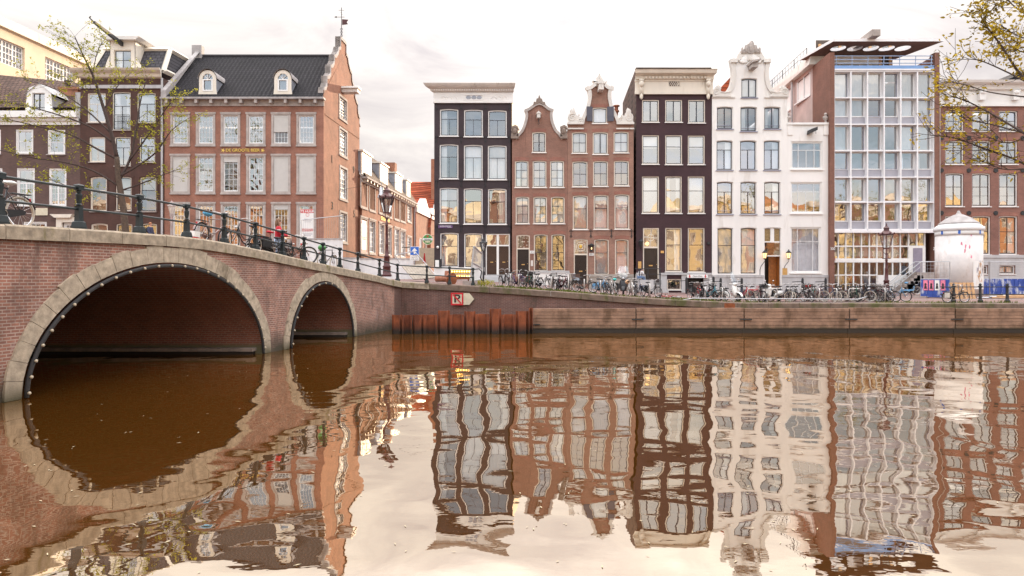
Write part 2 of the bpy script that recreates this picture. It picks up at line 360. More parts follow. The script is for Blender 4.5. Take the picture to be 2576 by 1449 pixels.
# ---------------------------------------------------------------- facades
Z1 = (0, 40.25, .38873); Z2 = (402.5, 80.5, .40749); Z3 = (872.1, 268.3, .32407); Z4 = (1046.5, 174.4, .38876)
Z5 = (1569.8, 80.5, .46303); Z6 = (2039.3, 40.25, .50015); Z7 = (1328.3, 174.4, .1389); Z8 = (1771.0, 93.9, .19445); ZK = (899.0, 375.7, .2037); Z9 = (1891.8, 67.1, .19271)
YF = 59.2; SH = .065                                 # facade line; the party walls run a little askew to it
class Bld:
    def __init__(s, name, label, T, x0=0.0, y0=YF, th=0.0, cat='house'):
        s.T, s.x0, s.y0, s.th = T, x0, y0, th
        s.c, s.s = math.cos(th), math.sin(th)
        s.root = thing(name, label, cat, (x0, y0, 0), th)
    def L(s, u, v):
        k = (u - U0) / F; t = (k * s.y0 - s.x0) / (s.c - k * s.s); Y = s.y0 + t * s.s
        return (t, H + (VH - v) / F * Y)
    def p(s, x, y, T=None):
        T = T or s.T; return s.L(T[0] + T[2] * x, T[1] + T[2] * y)
    def rect(s, r, T=None):
        a = s.p(r[0], r[1], T); b = s.p(r[2], r[3], T); return (a[0], b[1], b[0], a[1])
def arch(x0, z0, x1, z1, rise=0, n=8):
    if not rise: return [(x0, z0), (x1, z0), (x1, z1), (x0, z1)]
    pts = [(x0, z0), (x1, z0)]; xc = (x0 + x1) / 2; hw = (x1 - x0) / 2
    for i in range(n + 1):
        q = 1 - 2 * i / n; pts.append((xc + q * hw, z1 - rise + rise * (1 - q * q)))
    return pts
def inset(r, a, b=None, c=None):
    b = a if b is None else b; c = a if c is None else c; return (r[0] + a, r[1] + b, r[2] - a, r[3] - c)
def ring(mb, outer, inner, y0, y1, mi=0, outside=False):
    n = len(outer)
    vs = [(x, y0, z) for x, z in outer] + [(x, y0, z) for x, z in inner] + [(x, y1, z) for x, z in inner] + [(x, y1, z) for x, z in outer]
    fs = []
    for i in range(n):
        j = (i + 1) % n
        fs += [(i, j, n + j, n + i), (n + i, n + j, 2 * n + j, 2 * n + i)]
        if outside: fs.append((3 * n + i, 3 * n + j, j, i))
    mb.add(vs, fs, mi)
def face_holes(mb, outer, holes, y=0, mi=0, depth=.25):
    loops = [[Vector((x, z, 0)) for x, z in outer]] + [[Vector((x, z, 0)) for x, z in h] for h in holes]
    flat = [q for l in loops for q in l]
    tris = tessellate_polygon(loops)
    mb.add([(q.x, y, q.y) for q in flat], [tuple(t) for t in tris], mi)
    for h in holes:
        n = len(h)
        mb.add([(x, y, z) for x, z in h] + [(x, y + depth, z) for x, z in h], [(i, (i + 1) % n, (i + 1) % n + n, i + n) for i in range(n)], mi)
CURT = {}
LAY = {
    'none': [], 'T': [('h', .645, .045), ('v', .5, .035, 0, .645)], 'H': [('h', .62, .05)], 'V': [('v', .5, .09, 0, 1)], 'V4': [('v', .5, .1, 0, 1), ('h', .5, .03)],
    '4': [('v', .5, .03, 0, 1), ('h', .5, .045)], '6': [('v', .5, .032, 0, 1), ('h', .335, .032), ('h', .665, .04)], '8': [('v', .5, .03, 0, 1), ('h', .26, .03), ('h', .5, .045), ('h', .75, .03)],
    'TV': [('h', .70, .05), ('v', .5, .075, 0, .70)], 'R': [('v', .5, .06, 0, 1), ('h', .6, .05), ('h', .3, .02)], 'Rt': [('v', .5, .06, 0, 1), ('h', .62, .05)],
    'W3': [('h', .72, .05), ('v', .21, .05, 0, 1), ('v', .79, .05, 0, 1), ('v', .5, .05, 0, .72)], 'W3b': [('h', .71, .05), ('v', .21, .05, 0, 1), ('v', .79, .05, 0, 1)],
    'g46': [('v', i / 4, .026, 0, 1) for i in (1, 2, 3)] + [('h', i / 5, .026) for i in (1, 2, 3, 4)],
    'g44': [('v', i / 4, .03, 0, 1) for i in (1, 2, 3)] + [('h', i / 4, .03) for i in (1, 2, 3)],
    'g36': [('v', i / 3, .03, 0, 1) for i in (1, 2)] + [('h', i / 6, .03) for i in range(1, 6)],
    'b46': [('v', .5, .14, 0, .62), ('h', .62, .12), ('v', .25, .03, 0, .62), ('v', .75, .03, 0, .62), ('h', .155, .03), ('h', .31, .03), ('h', .465, .03)],
}
def curtain(root, r, kind, y, mat):
    x0, z0, x1, z1 = r; w = x1 - x0; mb = MB()
    spans = {'full': [(0, 1)], 'left': [(0, .36)], 'right': [(.6, 1)], 'both': [(0, .3), (.7, 1)], 'wide': [(0, .48), (.56, 1)]}.get(kind)
    if spans:
        for a, b in spans:
            n = max(8, int((b - a) * w * 22)); vs = []
            for i in range(n + 1):
                x = x0 + w * (a + (b - a) * i / n); yy = y + .025 * math.sin(i * 1.9 + x * 3) + .015 * math.sin(i * .8)
                vs += [(x, yy, z0), (x, yy * 1.0, z1)]
            mb.add(vs, [(2 * i, 2 * i + 2, 2 * i + 3, 2 * i + 1) for i in range(n)])
        return mb.build('curtain', mat, root, True, fix=False)
    if kind.startswith('blind'):
        q = float(kind[5:] or 1); zz = z1 - (z1 - z0) * q
        mb.box(x0 + .03, y - .01, zz, x1 - .03, y, z1)
        mb.box(x0 + .03, y - .02, zz - .03, x1 - .03, y + .01, zz)
        return mb.build('blind', mat, root)
    if kind == 'slats':
        n = int((z1 - z0) / .07)
        for i in range(n):
            z = z0 + (z1 - z0) * (i + .5) / n; mb.box(x0, y, z - .026, x1, y + .02, z + .026)
        return mb.build('blind', mat, root)
def window(B, r, lay='T', ins='none', cas='white', sash='sash_dark', gl='glass', rise=0, cw=.085, sw=.05, cb=None, sill=('white', .07, .09), y0=.06, cmat='curtain', name='window', local=False, parent=None, back=None, lint=None):
    if not local: r = B.rect(r)
    par = parent or B.root
    rr = inset(r, .002)
    ri = inset(rr, cw, cb if cb is not None else cw * .8, cw)
    m = MB(); o, i_ = arch(*rr, rise), arch(*ri, rise); ring(m, o, i_, y0, y0 + .16)
    w = m.build(name, cas, par)
    rs = inset(ri, sw, sw * 1.3, sw); s_ = MB(); ys = y0 + .05
    ring(s_, arch(*inset(ri, .001), rise), arch(*rs, rise), ys, ys + .06)
    X0, Z0, X1, Z1 = rs
    for b in LAY[lay]:
        if b[0] == 'h':
            z = Z0 + (Z1 - Z0) * b[1]; s_.box(X0, ys + .004, z - b[2] / 2, X1, ys + .05, z + b[2] / 2)
        else:
            x = X0 + (X1 - X0) * b[1]; s_.box(x - b[2] / 2, ys + .002, Z0 + (Z1 - Z0) * b[3], x + b[2] / 2, ys + .052, Z0 + (Z1 - Z0) * b[4] - (rise * .4 if b[4] == 1 else 0))
    s_.build('sash', sash, w)
    g = MB(); zc_ = [ri[1] + .003] + sorted(Z0 + (Z1 - Z0) * b[1] for b in LAY[lay] if b[0] == 'h' and b[2] > .028) + [ri[3] - .003]; nv = sum(1 for b in LAY[lay] if b[0] == 'v' and b[3:] == (0, 1)) == 1
    for k_ in range(len(zc_) - 1):
        a_, b_ = zc_[k_], zc_[k_ + 1]; top = k_ == len(zc_) - 2
        for xa_, xb_ in ([(ri[0] + .003, (ri[0] + ri[2]) / 2), ((ri[0] + ri[2]) / 2, ri[2] - .003)] if nv and not (top and rise) else [(ri[0] + .003, ri[2] - .003)]):
            pts = arch(xa_, a_, xb_, b_, rise if top else 0); tx, tz = PR.gauss(0, .007), PR.gauss(0, .006); g.add([(x, ys + .03 + max(-.012, min(.012, tx * (x - (xa_ + xb_) / 2) + tz * (z - (a_ + b_) / 2))), z) for x, z in pts], [tuple(range(len(pts)))])
    g.build('pane', gl, w)
    if ins != 'none': curtain(w, inset(ri, .0), ins, ys + .2, cmat if not ins.startswith('blind') else ('blind' if cmat == 'curtain' else cmat))
    if lint:
        q = MB(); a_ = arch(r[0], r[3] - .3, r[2], r[3] + .006, rise)[2:]; b_ = [(x + (x - (r[0] + r[2]) / 2) * .13, z + .3) for x, z in a_]; n_ = len(a_)
        q.add([(x, -.006, z) for x, z in a_] + [(x, -.006, z) for x, z in b_], [(i, i + 1, n_ + i + 1, n_ + i) for i in range(n_ - 1)]); q.build('lintel', lint, w, fix=False)
    if back:
        q = MB().quad((ri[0], .9, ri[1]), (ri[2], .9, ri[1]), (ri[2], .9, ri[3]), (ri[0], .9, ri[3])); q.build('room_wall', back, w, fix=False)
    if sill:
        q = MB().box(r[0] - .06, -sill[2], r[1] - sill[1], r[2] + .06, .05, r[1] - .004); q.build('sill', sill[0], w)
    return w
def hole(B, r, rise=0, local=False):
    if not local: r = B.rect(r)
    return arch(*r, rise)
def shell(B, x0, x1, z0, z1, depth, mat, roof='roof_dark', y0=.3, flat=True, sh=SH, left=None, right=None):
    d = depth; q = sh * d; e = sh * y0
    m = MB().quad((x0, y0 - .3, z0), (x0, y0 - .3, z1), (x0 + q, d, z1), (x0 + q, d, z0)); m.build('side_wall', left or mat, B.root)
    m = MB().quad((x1, y0 - .3, z0), (x1, y0 - .3, z1), (x1 + q, d, z1), (x1 + q, d, z0)); m.build('side_wall', right or mat, B.root)
    m = MB().quad((x0 + q, d, z0), (x1 + q, d, z0), (x1 + q, d, z1), (x0 + q, d, z1)); m.build('rear_wall', mat, B.root)
    if flat: MB().quad((x0, .02, z1), (x1, .02, z1), (x1 + q, d, z1), (x0 + q, d, z1)).build('roof', roof, B.root)
def outline_slab(mb, poly, th=.35, mi=0, sh=SH):           # edge and back of a free-standing gable
    n = len(poly); vs = [(x, 0, z) for x, z in poly] + [(x + sh * th, th, z) for x, z in poly]
    mb.add(vs, [(i, (i + 1) % n, n + (i + 1) % n, n + i) for i in range(n)], mi)
def wall(B, outer, holes, mat, slab=None):
    m = MB(); face_holes(m, outer, holes)
    w = m.build('wall', mat, B.root, fix=False)
    if slab:
        k = MB(); pts = slab; n = len(pts); th = .38
        k.add([(x, .02, z) for x, z in pts] + [(x + SH * th, th, z) for x, z in pts], [(i, i + 1, n + i + 1, n + i) for i in range(n - 1)] + [tuple(range(2 * n - 1, n - 1, -1))])
        k.build('gable_back', mat, B.root)
    return w
def band(B, x0, z0, x1, z1, mat, out=.08, name='cornice', inn=.05, parent=None):
    return MB().box(x0, -out, z0, x1, inn, z1).build(name, mat, parent or B.root)
def coping_strip(B, pts, w, out, mat, back=.42, name='gable_coping', close=False):
    m = MB(); n = len(pts); L, R_ = [], []
    for i, (x, z) in enumerate(pts):
        a = Vector(pts[max(i - 1, 0)]); b = Vector(pts[min(i + 1, n - 1)]); t = (b - a).normalized(); nn = Vector((-t.y, t.x))
        L.append((x + nn.x * w * .15, z + nn.y * w * .15)); R_.append((x - nn.x * w, z - nn.y * w))
    vs = [(x, -out, z) for x, z in L] + [(x, -out, z) for x, z in R_] + [(x, back, z) for x, z in L] + [(x, .01, z) for x, z in R_]
    fs = []
    for i in range(n - 1):
        fs += [(i, i + 1, n + i + 1, n + i), (i, 2 * n + i, 2 * n + i + 1, i + 1), (n + i, n + i + 1, 3 * n + i + 1, 3 * n + i)]
    fs += [(0, n, 3 * n, 2 * n), (n - 1, 2 * n - 1, 4 * n - 1, 3 * n - 1)]
    m.add(vs, fs); return m.build(name, mat, B.root)
def smooth_line(pts, k=4):
    out = []; n = len(pts)
    for i in range(n - 1):
        p0, p1, p2, p3 = (Vector(pts[max(i - 1, 0)]), Vector(pts[i]), Vector(pts[i + 1]), Vector(pts[min(i + 2, n - 1)]))
        for j in range(k):
            t = j / k; q = .5 * ((2 * p1) + (p2 - p0) * t + (2 * p0 - 5 * p1 + 4 * p2 - p3) * t * t + (3 * p1 - p0 - 3 * p2 + p3) * t ** 3)
            out.append((q.x, q.y))
    return out + [tuple(pts[-1])]
def spiral(mb, cx, cz, r, flip=1, y=-.08, turns=1.6, a0=0, tr=.06):
    pts = []
    for i in range(26):
        t = i / 25; a = a0 + flip * turns * 2 * math.pi * t; q = r * (1 - .85 * t); pts.append((cx + q * math.cos(a), y, cz + q * math.sin(a)))
    mb.tube(pts, tr, 5, r1=tr * .7)
def anchor(B, x, z, s=1.0):
    m = MB().box(x - .025 * s, -.05, z - .36 * s, x + .025 * s, .01, z + .36 * s)
    for q in (-1, 1): m.tube([(x, -.03, z + .14 * s), (x + q * .1 * s, -.03, z + .24 * s), (x + q * .14 * s, -.03, z + .12 * s)], .018 * s, 4); m.tube([(x, -.03, z - .14 * s), (x + q * .1 * s, -.03, z - .24 * s)], .018 * s, 4)
    m.build('wall_anchor', 'iron', B.root)
def door(B, r, mat, panels=((.15, .08, .85, .38), (.15, .46, .85, .92)), y=.14, slot=True, local=False):
    if not local: r = B.rect(r)
    x0, z0, x1, z1 = r; w, h = x1 - x0, z1 - z0
    d = MB().box(x0, y, z0, x1, y + .06, z1).build('door', mat, B.root)
    k = MB()
    for a, b, c, e in panels:
        q = (x0 + a * w, z0 + b * h, x0 + c * w, z0 + e * h); ring(k, arch(*q), arch(*inset(q, .05)), y - .03, y + .01, outside=True)
        k.box(q[0] + .09, y - .015, q[1] + .09, q[2] - .09, y + .01, q[3] - .09)
    k.build('door_panel', mat, d)
    MB().ball((x1 - .09, y - .05, z0 + h * .47), .035, 8, 6).build('door_knob', 'brass', d, True)
    if slot: MB().box(x0 + w * .36, y - .035, z0 + h * .42, x0 + w * .64, y - .002, z0 + h * .455).build('letter_slot', 'brass', d)
    return d
def hoist(B, x, z, mat, ln=1.0, s=1.0, hook=True, top='lead'):
    m = MB().box(x - .11 * s, -ln, z - .12 * s, x + .11 * s, .05, z + .14 * s)
    m.prism([(x - .18 * s, z + .14 * s), (x + .18 * s, z + .14 * s), (x, z + .32 * s)], -ln - .04, .02)
    b = m.build('hoist_beam', mat, B.root)
    if hook:
        MB().tube([(x, -ln + .15, z - .12 * s), (x, -ln + .15, z - .38 * s), (x + .06, -ln + .15, z - .5 * s), (x - .02, -ln + .15, z - .56 * s), (x - .08, -ln + .15, z - .48 * s)], .028, 5).build('hook', 'iron', b)

# ================================================================ black corner house
B = Bld('black_brick_house', 'near-black brick canal house on the street corner, flat white cornice with oval vents', Z4)
xl, xr = B.p(118, 0)[0], B.p(621, 0)[0]; zt = B.p(0, 214)[1]; zp = B.p(0, 1282)[1]; zb = 2.2
wins = [((155, 256, 274, 432), 'T', 'left'), ((311, 260, 432, 436), 'T', 'none'), ((467, 264, 587, 438), 'T', 'none'),
        ((153, 484, 274, 708), 'T', 'left'), ((310, 488, 431, 713), 'T', 'full'), ((465, 491, 586, 714), 'T', 'full'),
        ((153, 765, 274, 996), 'T', 'left'), ((309, 768, 431, 1001), 'T', 'none'), ((466, 771, 586, 1003), 'T', 'right'),
        ((157, 1057, 276, 1280), 'H', 'left'), ((312, 1060, 432, 1285), 'H', 'right')]
dr = B.rect((451, 1064, 607, 1330))
wall(B, [(xl, zb), (xr, zb), (xr, zt), (xl, zt)], [hole(B, w[0], .06) for w in wins] + [arch(*dr)], 'b_black')
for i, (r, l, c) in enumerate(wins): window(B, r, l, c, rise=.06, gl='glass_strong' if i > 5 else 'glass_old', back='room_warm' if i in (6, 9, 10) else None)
shell(B, xl, xr, zb, zt + .55, 11.5, 'b_black', right='yellow_plaster')
# front doors under a shared fanlight
m = MB(); ring(m, arch(*inset(dr, .002)), arch(*inset(dr, .09, .02, .09)), .05, .2); zx = B.p(0, 1140)[1]; xm = (dr[0] + dr[2]) / 2
m.box(dr[0] + .09, .052, zx - .06, dr[2] - .09, .2, zx + .06); m.box(xm - .1, .05, dr[1], xm + .1, .2, dr[3] - .09); fr = m.build('door_frame', 'white', B.root)
for a, b in ((dr[0] + .09, xm - .1), (xm + .1, dr[2] - .09)):
    door(B, (a, dr[1] + .03, b, zx - .06), 'door_brown', ((.14, .06, .86, .30), (.2, .42, .8, .84), (.14, .87, .86, .97)), local=True)
    g = MB().quad((a, .12, zx + .06), (b, .12, zx + .06), (b, .12, dr[3] - .09), (a, .12, dr[3] - .09)).build('fanlight', 'glass_strong', fr)
    MB().quad((a, .6, zx + .06), (b, .6, zx + .06), (b, .6, dr[3] - .09), (a, .6, dr[3] - .09)).build('room_wall', 'room_warm', fr, fix=False)
band(B, xl - .03, zb, dr[0] - .12, zp, 'white', .07, 'plinth'); band(B, dr[2] + .1, zb, xr, zp - .5, 'plinth', .06, 'plinth')
z1, z2 = B.p(0, 212)[1], B.p(0, 152)[1]
band(B, xl - .05, z1 + .0, xr + .08, z2, 'white', .10, 'fascia'); band(B, xl - .08, z1 - .1, xr + .1, z1 + .12, 'white', .16, 'moulding')
z3, z4 = B.p(0, 135)[1], B.p(0, 104)[1]; m = MB()
prof = [(0, z2), (.25, z2 + .1), (.28, z3), (.62, z3 + .15), (.75, z4 - .12), (.82, z4), (0, z4)]
for a, b in ((0, 1),):
    X0, X1 = xl - .05, xr + .1; vs = [(X0 - q * 1.0, -q, z) for q, z in prof] + [(X1 + q * .25, -q, z) for q, z in prof]; n = len(prof)
    m.add(vs, [(i, i + 1, n + i + 1, n + i) for i in range(n - 1)] + [tuple(range(n)), tuple(range(2 * n - 1, n - 1, -1))])
m.quad((xl - .05, 0, z2), (xl - .05, .8, z2), (xl - .05, .8, z4), (xl - .05, 0, z4))
m.build('cornice', 'offwhite', B.root)
m = MB(); x = xl
while x < xr + .1: m.box(x, -.32, z2 + .12, x + .1, -.1, z2 + .28); x += .2
m.build('dentil', 'white', B.root)
px = B.rect((312, 166, 438, 202)); m = MB(); ring(m, arch(*px), arch(*inset(px, .07)), -.16, -.09, outside=True); m.build('vent_panel', 'white', B.root)
for q in (340, 375, 410):
    x, z = B.p(q, 184); m = MB(); m.prism([(x + .22 * math.cos(a * .4), z + .16 * math.sin(a * .4)) for a in range(16)], -.13, -.095); m.build('vent', 'zinc', B.root)
m = MB()
for q in (165, 200, 235, 488, 523, 558):
    x, z = B.p(q, 196); m.torus((x + .2, -.105, z), .24, .03, 10, 4, a0=0, a1=math.pi)
m.build('arch_moulding', 'white', B.root)
for x in (132, 293, 449, 605):
    for y in (238, 452, 738, 1030): anchor(B, *B.p(x, y), .95)
x, z = B.p(191, 1018); MB().box(x - .62, -.05, z - .13, x + .62, -.002, z + .13).build('street_sign', 'sign_purple', B.root)
text('KEIZERSGRACHT', .15, B.root, (x, -.055, z + .03), 'sign_white', sx=.85); text('CENTRUM', .08, B.root, (x + .35, -.055, z - .08), 'sign_white')
x, z = B.p(380, 85); MB().lathe([(.25, 0), (.22, .7), (.32, .75), (.32, .95)], (x - .4, 2.5, zt + 1.15), 4).build('chimney', 'concrete', B.root)
MB().prism([(x + .1, zt + 1.2), (x + .9, zt + 1.2), (x + .35, zt + 2.35)], 2.4, 3.2).build('skylight', 'zinc', B.root)
m = MB().box(xl + .02, -.18, B.p(0, 1284)[1], xl + .62, .0, B.p(0, 1228)[1]); m.build('menu_case', 'iron', B.root)
q = B.rect((126, 1235, 150, 1280)); MB().box(q[0], -.19, q[1], q[2], -.181, q[3]).build('menu_sheet', 'sign_white', B.root)
m = MB().ball((xl + .32, -.15, B.p(0, 1152)[1]), .12, 8, 6); m.box(xl + .28, -.1, B.p(0, 1152)[1] - .03, xl + .36, .0, B.p(0, 1152)[1] + .03); m.build('security_camera', 'white', B.root, True)
# projecting round beer sign at the corner
sx_, sz_ = B.p(75, 1100)
t = thing('beer_sign', 'round green and white beer sign projecting from the black house corner', 'sign', (sx_, YF + .05, sz_))
dsk = lambda r, y, mt, nm, z=0: MB().add([(r * math.cos(a * math.pi / 16), y, z + r * math.sin(a * math.pi / 16)) for a in range(32)] + [(r * math.cos(a * math.pi / 16), y + .1, z + r * math.sin(a * math.pi / 16)) for a in range(32)],
        [tuple(range(32)), tuple(range(63, 31, -1))] + [(a, a + 32, (a + 1) % 32 + 32, (a + 1) % 32) for a in range(32)]).build(nm, mt, t)
dsk(.47, 0, 'sign_cream', 'sign_board'); dsk(.40, -.012, 'sign_green', 'emblem'); MB().box(-.42, -.035, -.09, .42, -.02, .10).build('name_band', 'sign_white', t)
text('Heineken', .17, t, (0, -.045, .0), 'sign_black'); m = MB()
m.add([(.13 * (1 if i % 2 == 0 else .42) * math.sin(i * math.pi / 5), -.026, .26 + .13 * (1 if i % 2 == 0 else .42) * math.cos(i * math.pi / 5)) for i in range(10)], [tuple(range(10))]); m.build('star', 'sign_red', t)
m = MB()
for q in (-.15, 0, .15): m.ball((q, -.02, -.22), (.085, .012, .07), 8, 5)
m.build('hop_emblem', 'sign_cream', t); MB().tube([(.3, .05, .3), (1.4, .05, .35)], .025).build('bracket', 'iron', t)
# steps
t = thing('stoop_steps', 'grey stone steps up to the twin brown doors of the black house', 'steps', (0, 0, 0))
gz = ground(-1, 57); q = B.rect((440, 0, 615, 1)); m = MB()
for i in range(4): m.box(q[0] + xl * 0 - .1 * i, YF - .45 - .42 * i, gz - .1, q[2] + .1 * i, YF - .02 - (.42 * i if i else 0), dr[1] - .02 - .19 * i)
m.build('step', 'plinth', t)

# ================================================================ brown neck gable house
B = Bld('brown_gable_house', 'small brown brick house with stone-edged neck gable beside the black corner house', Z4)
g = [(612, 452), (640, 448), (664, 415), (684, 392), (703, 342), (711, 295), (703, 264), (730, 252), (752, 236), (775, 222), (797, 216), (820, 222), (842, 236), (862, 252), (889, 262), (881, 295), (888, 342), (908, 390), (930, 414), (955, 448), (980, 452)]
gp = [B.p(*q) for q in g]; line = [gp[0]] + smooth_line(gp[1:7]) + smooth_line(gp[6:15])[1:] + smooth_line(gp[14:20])[1:] + [gp[20]]
xl, xr = gp[0][0], gp[-1][0]; zb = 1.6
wins = [((752, 404, 841, 538), 'V4', 'none')] + [((a, 590, b, 764), '6', c) for a, b, c in ((640, 728, 'left'), (755, 844, 'none'), (868, 958, 'right'))] + [((a, 823, b, 998), '6', c) for a, b, c in ((645, 733, 'full'), (760, 848, 'wide'), (873, 962, 'full'))] + [((763, 1066, 852, 1305), '8', 'none'), ((876, 1066, 965, 1305), '8', 'none')]
dr = B.rect((650, 1070, 737, 1340))
wall(B, [(xl, zb), (xr, zb)] + line[::-1], [hole(B, w[0], .07) for w in wins] + [arch(*dr, .07)], 'b_brown', slab=line)
for i, (r, l, c) in enumerate(wins): window(B, r, l, c, 'cream', rise=.07, gl='glass_strong' if 0 < i < 4 else 'glass_old', back='room_warm' if 0 < i < 7 else None, lint='b_lintel')
zs = gp[0][1] - .15; shell(B, xl, xr, zb, zs, 10, 'b_brown', flat=False)
xm = (xl + xr) / 2; MB().prism([(xl, zs), (xr, zs), (xm, zs + 2.0)], 3, 10, shear=SH).build('roof', 'tiles_brown', B.root)
[coping_strip(B, smooth_line(gp[a:b]), .2, o_, 'stone') for a, b, o_ in ((1, 7, .1), (6, 15, .12), (14, 20, .1))]; m = MB()
ft = [B.p(*q) for q in ((757, 236), (762, 212), (775, 214), (780, 192), (790, 190), (797, 167), (805, 190), (815, 194), (820, 212), (833, 214), (840, 236), (797, 218))]
m.prism(ft, -.16, .3); m.build('finial', 'stone_dark', B.root)
for a, b in ((614, 664), (932, 978)):
    m = MB(); q = B.rect((a, 395, b, 450)); m.box(q[0], -.22, q[1], q[2], .2, q[1] + .2); cx = (q[0] + q[2]) / 2
    m.prism([(q[0], q[1] + .2), (q[2], q[1] + .2), (q[2] - .06, q[1] + .7), (cx + .3, q[1] + 1.05), (cx + .05, q[1] + 1.2), (cx - .3, q[1] + 1.05), (q[0] + .06, q[1] + .7)], -.1, .2); m.ball((cx, -.1, q[1] + .68), (.2, .12, .3), 10, 7); spiral(m, cx, q[1] + .7, .36, 1, -.12, tr=.06); m.build('shoulder_ornament', 'stone_dark', B.root, False)
x, z = B.p(792, 312); hoist(B, x, z, 'offwhite', .7, 1.3)
zx = B.p(0, 1160)[1]; m = MB(); ring(m, arch(*inset(dr, .002), .07), arch(*inset(dr, .09, .0, .09), .07), .05, .2); m.box(dr[0] + .09, .052, zx - .06, dr[2] - .09, .2, zx + .06); fr = m.build('door_frame', 'cream', B.root)
door(B, (dr[0] + .09, dr[1], dr[2] - .09, zx - .06), 'door_black', ((.18, .38, .82, .92),), local=True)
a, b = dr[0] + .09, dr[2] - .09; MB().quad((a, .12, zx + .06), (b, .12, zx + .06), (b, .12, dr[3] - .1), (a, .12, dr[3] - .1)).build('fanlight', 'glass_old', fr)
m = MB(); xc, zc = (a + b) / 2, (zx + dr[3]) / 2
for i in range(9):
    an = i * 2 * math.pi / 9; m.ball((xc + .42 * math.cos(an), .1, zc + .48 * math.sin(an)), .05, 6, 5)
m.ball((xc - .08, .1, zc), .06, 6, 5); m.ball((xc + .08, .1, zc), .06, 6, 5); m.build('fanlight_ornament', 'cream', fr, True)
z0, z1 = B.p(0, 1362)[1], B.p(0, 1303)[1]; band(B, dr[2] + .06, 1.5, B.p(990, 0)[0], z1, 'white', .1, 'plinth'); band(B, dr[2] + .0, z1 - .22, B.p(992, 0)[0], z1 + .0, 'plinth', .13, 'plinth_cap')
x, z = B.p(752, 1183); MB().box(x - .2, -.04, z - .12, x + .2, -.002, z + .12).build('number_plate', 'sign_white', B.root); text('313', .17, B.root, (x, -.045, z), 'sign_black')
x, z = B.p(750, 1255); MB().box(x - .1, -.05, z - .25, x + .1, -.002, z + .25).build('doorbell_panel', 'offwhite', B.root)

# ================================================================ tall brown house with shutters
B = Bld('tall_gable_house', 'tall brown brick house, ornate white neck gable with grey shutters at the attic window', Z4)
p7 = lambda q: B.p(q[0], q[1], Z7)
zs = B.p(0, 358)[1]; xl, xr = B.p(981, 0)[0], B.p(1408, 0)[0]; zb = 1.5
lp = [p7(q) for q in ((960, 985), (985, 870), (1045, 730), (1085, 590), (1100, 470), (1085, 385), (1045, 335))]
tp = [p7(q) for q in ((1045, 335), (1120, 318), (1190, 265), (1240, 238), (1297, 262), (1355, 238), (1405, 265), (1470, 318), (1550, 328))]
rp = [p7(q) for q in ((1550, 328), (1512, 385), (1495, 470), (1510, 590), (1550, 730), (1625, 870), (1660, 985))]
line = [(xl, zs)] + smooth_line(lp) + smooth_line(tp)[1:] + smooth_line(rp)[1:] + [(xr, zs)]
wins = [((1142, 245, 1238, 350), 'none', 'full')] + [((a, c, b, d), l, 'full') for a, b, c, d, l in ((1009, 1106, 405, 543, '4'), (1144, 1242, 405, 550, 'V'), (1279, 1376, 402, 540, '4'))] + \
    [((a, c, b, d), '4', 'none') for a, b, c, d in ((1012, 1110, 594, 760), (1146, 1242, 592, 757), (1281, 1378, 590, 754))] + [((a, c, b, d), 'H', k) for a, b, c, d, k in ((1015, 1112, 815, 1036, 'full'), (1150, 1246, 812, 1035, 'full'), (1285, 1381, 808, 1034, 'full'), (1154, 1248, 1098, 1328, 'full'), (1288, 1376, 1098, 1326, 'full'))]
dr = B.rect((1021, 1098, 1112, 1388))
wall(B, [(xl, zb), (xr, zb)] + line[::-1], [hole(B, w[0], .06) for w in wins] + [arch(*dr, .06)], 'b_brown2', slab=line)
for i, (r, l, c) in enumerate(wins): window(B, r, l, c, 'cream', rise=.06, gl='glass_old' if i < 7 else 'glass', cmat='curtain' if i < 4 else 'curtain_grey', back='room_warm' if 3 < i < 7 else None, lint='b_lintel')
shell(B, xl, xr, zb, zs - .1, 10, 'b_brown2', flat=False); xm = (xl + xr) / 2
MB().prism([(xl, zs - .1), (xr, zs - .1), (xm, zs + 2.6)], 3, 10, shear=SH).build('roof', 'tiles_brown', B.root)
[coping_strip(B, smooth_line(q), .26, o_, 'offwhite') for q, o_ in ((lp, .13), (tp, .155), (rp, .13))]
m = MB(); m.prism([p7(q) for q in ((1165, 215), (1185, 240), (1225, 225), (1235, 160), (1262, 140), (1275, 100), (1291, 80), (1308, 120), (1318, 150), (1335, 165), (1365, 215), (1400, 235), (1432, 205), (1425, 235), (1380, 262), (1297, 245), (1215, 262))], -.2, .3); m.build('finial', 'offwhite', B.root)
for sgn, (xa, xb) in ((1, (710, 1005)), (-1, (1600, 1915))):
    m = MB(); q0, q1 = p7((xa, 1003)), p7((xb, 970)); m.box(q0[0], -.25, q0[1], q1[0], .3, q1[1]); w = q1[0] - q0[0]
    o7 = [(715, 975), (725, 930), (720, 870), (735, 820), (765, 800), (760, 760), (785, 722), (812, 738), (822, 698), (845, 735), (842, 765), (862, 795), (868, 832), (895, 852), (918, 812), (938, 838), (920, 868), (965, 875), (1005, 900), (1020, 940), (1008, 975)]
    m.prism([p7((x if sgn > 0 else 2622 - x, y)) for x, y in o7], -.16, .2); z = q1[1]; f7 = lambda x, y: p7((x if sgn > 0 else 2622 - x, y))
    for (x, y, r, fl) in ((800, 880, .36, 1), (945, 930, .26, -1)): c_ = f7(x, y); spiral(m, c_[0], c_[1], r, fl * sgn, -.17, a0=1, tr=.055)
    c_ = f7(815, 775); m.ball((c_[0], -.15, c_[1]), (.16, .07, .3), 8, 6)
    m.build('shoulder_ornament', 'offwhite', B.root, False)
    band(B, q0[0] - .02, zs - .42, q1[0] + .02, zs - .3, 'offwhite', .12, 'ledge')
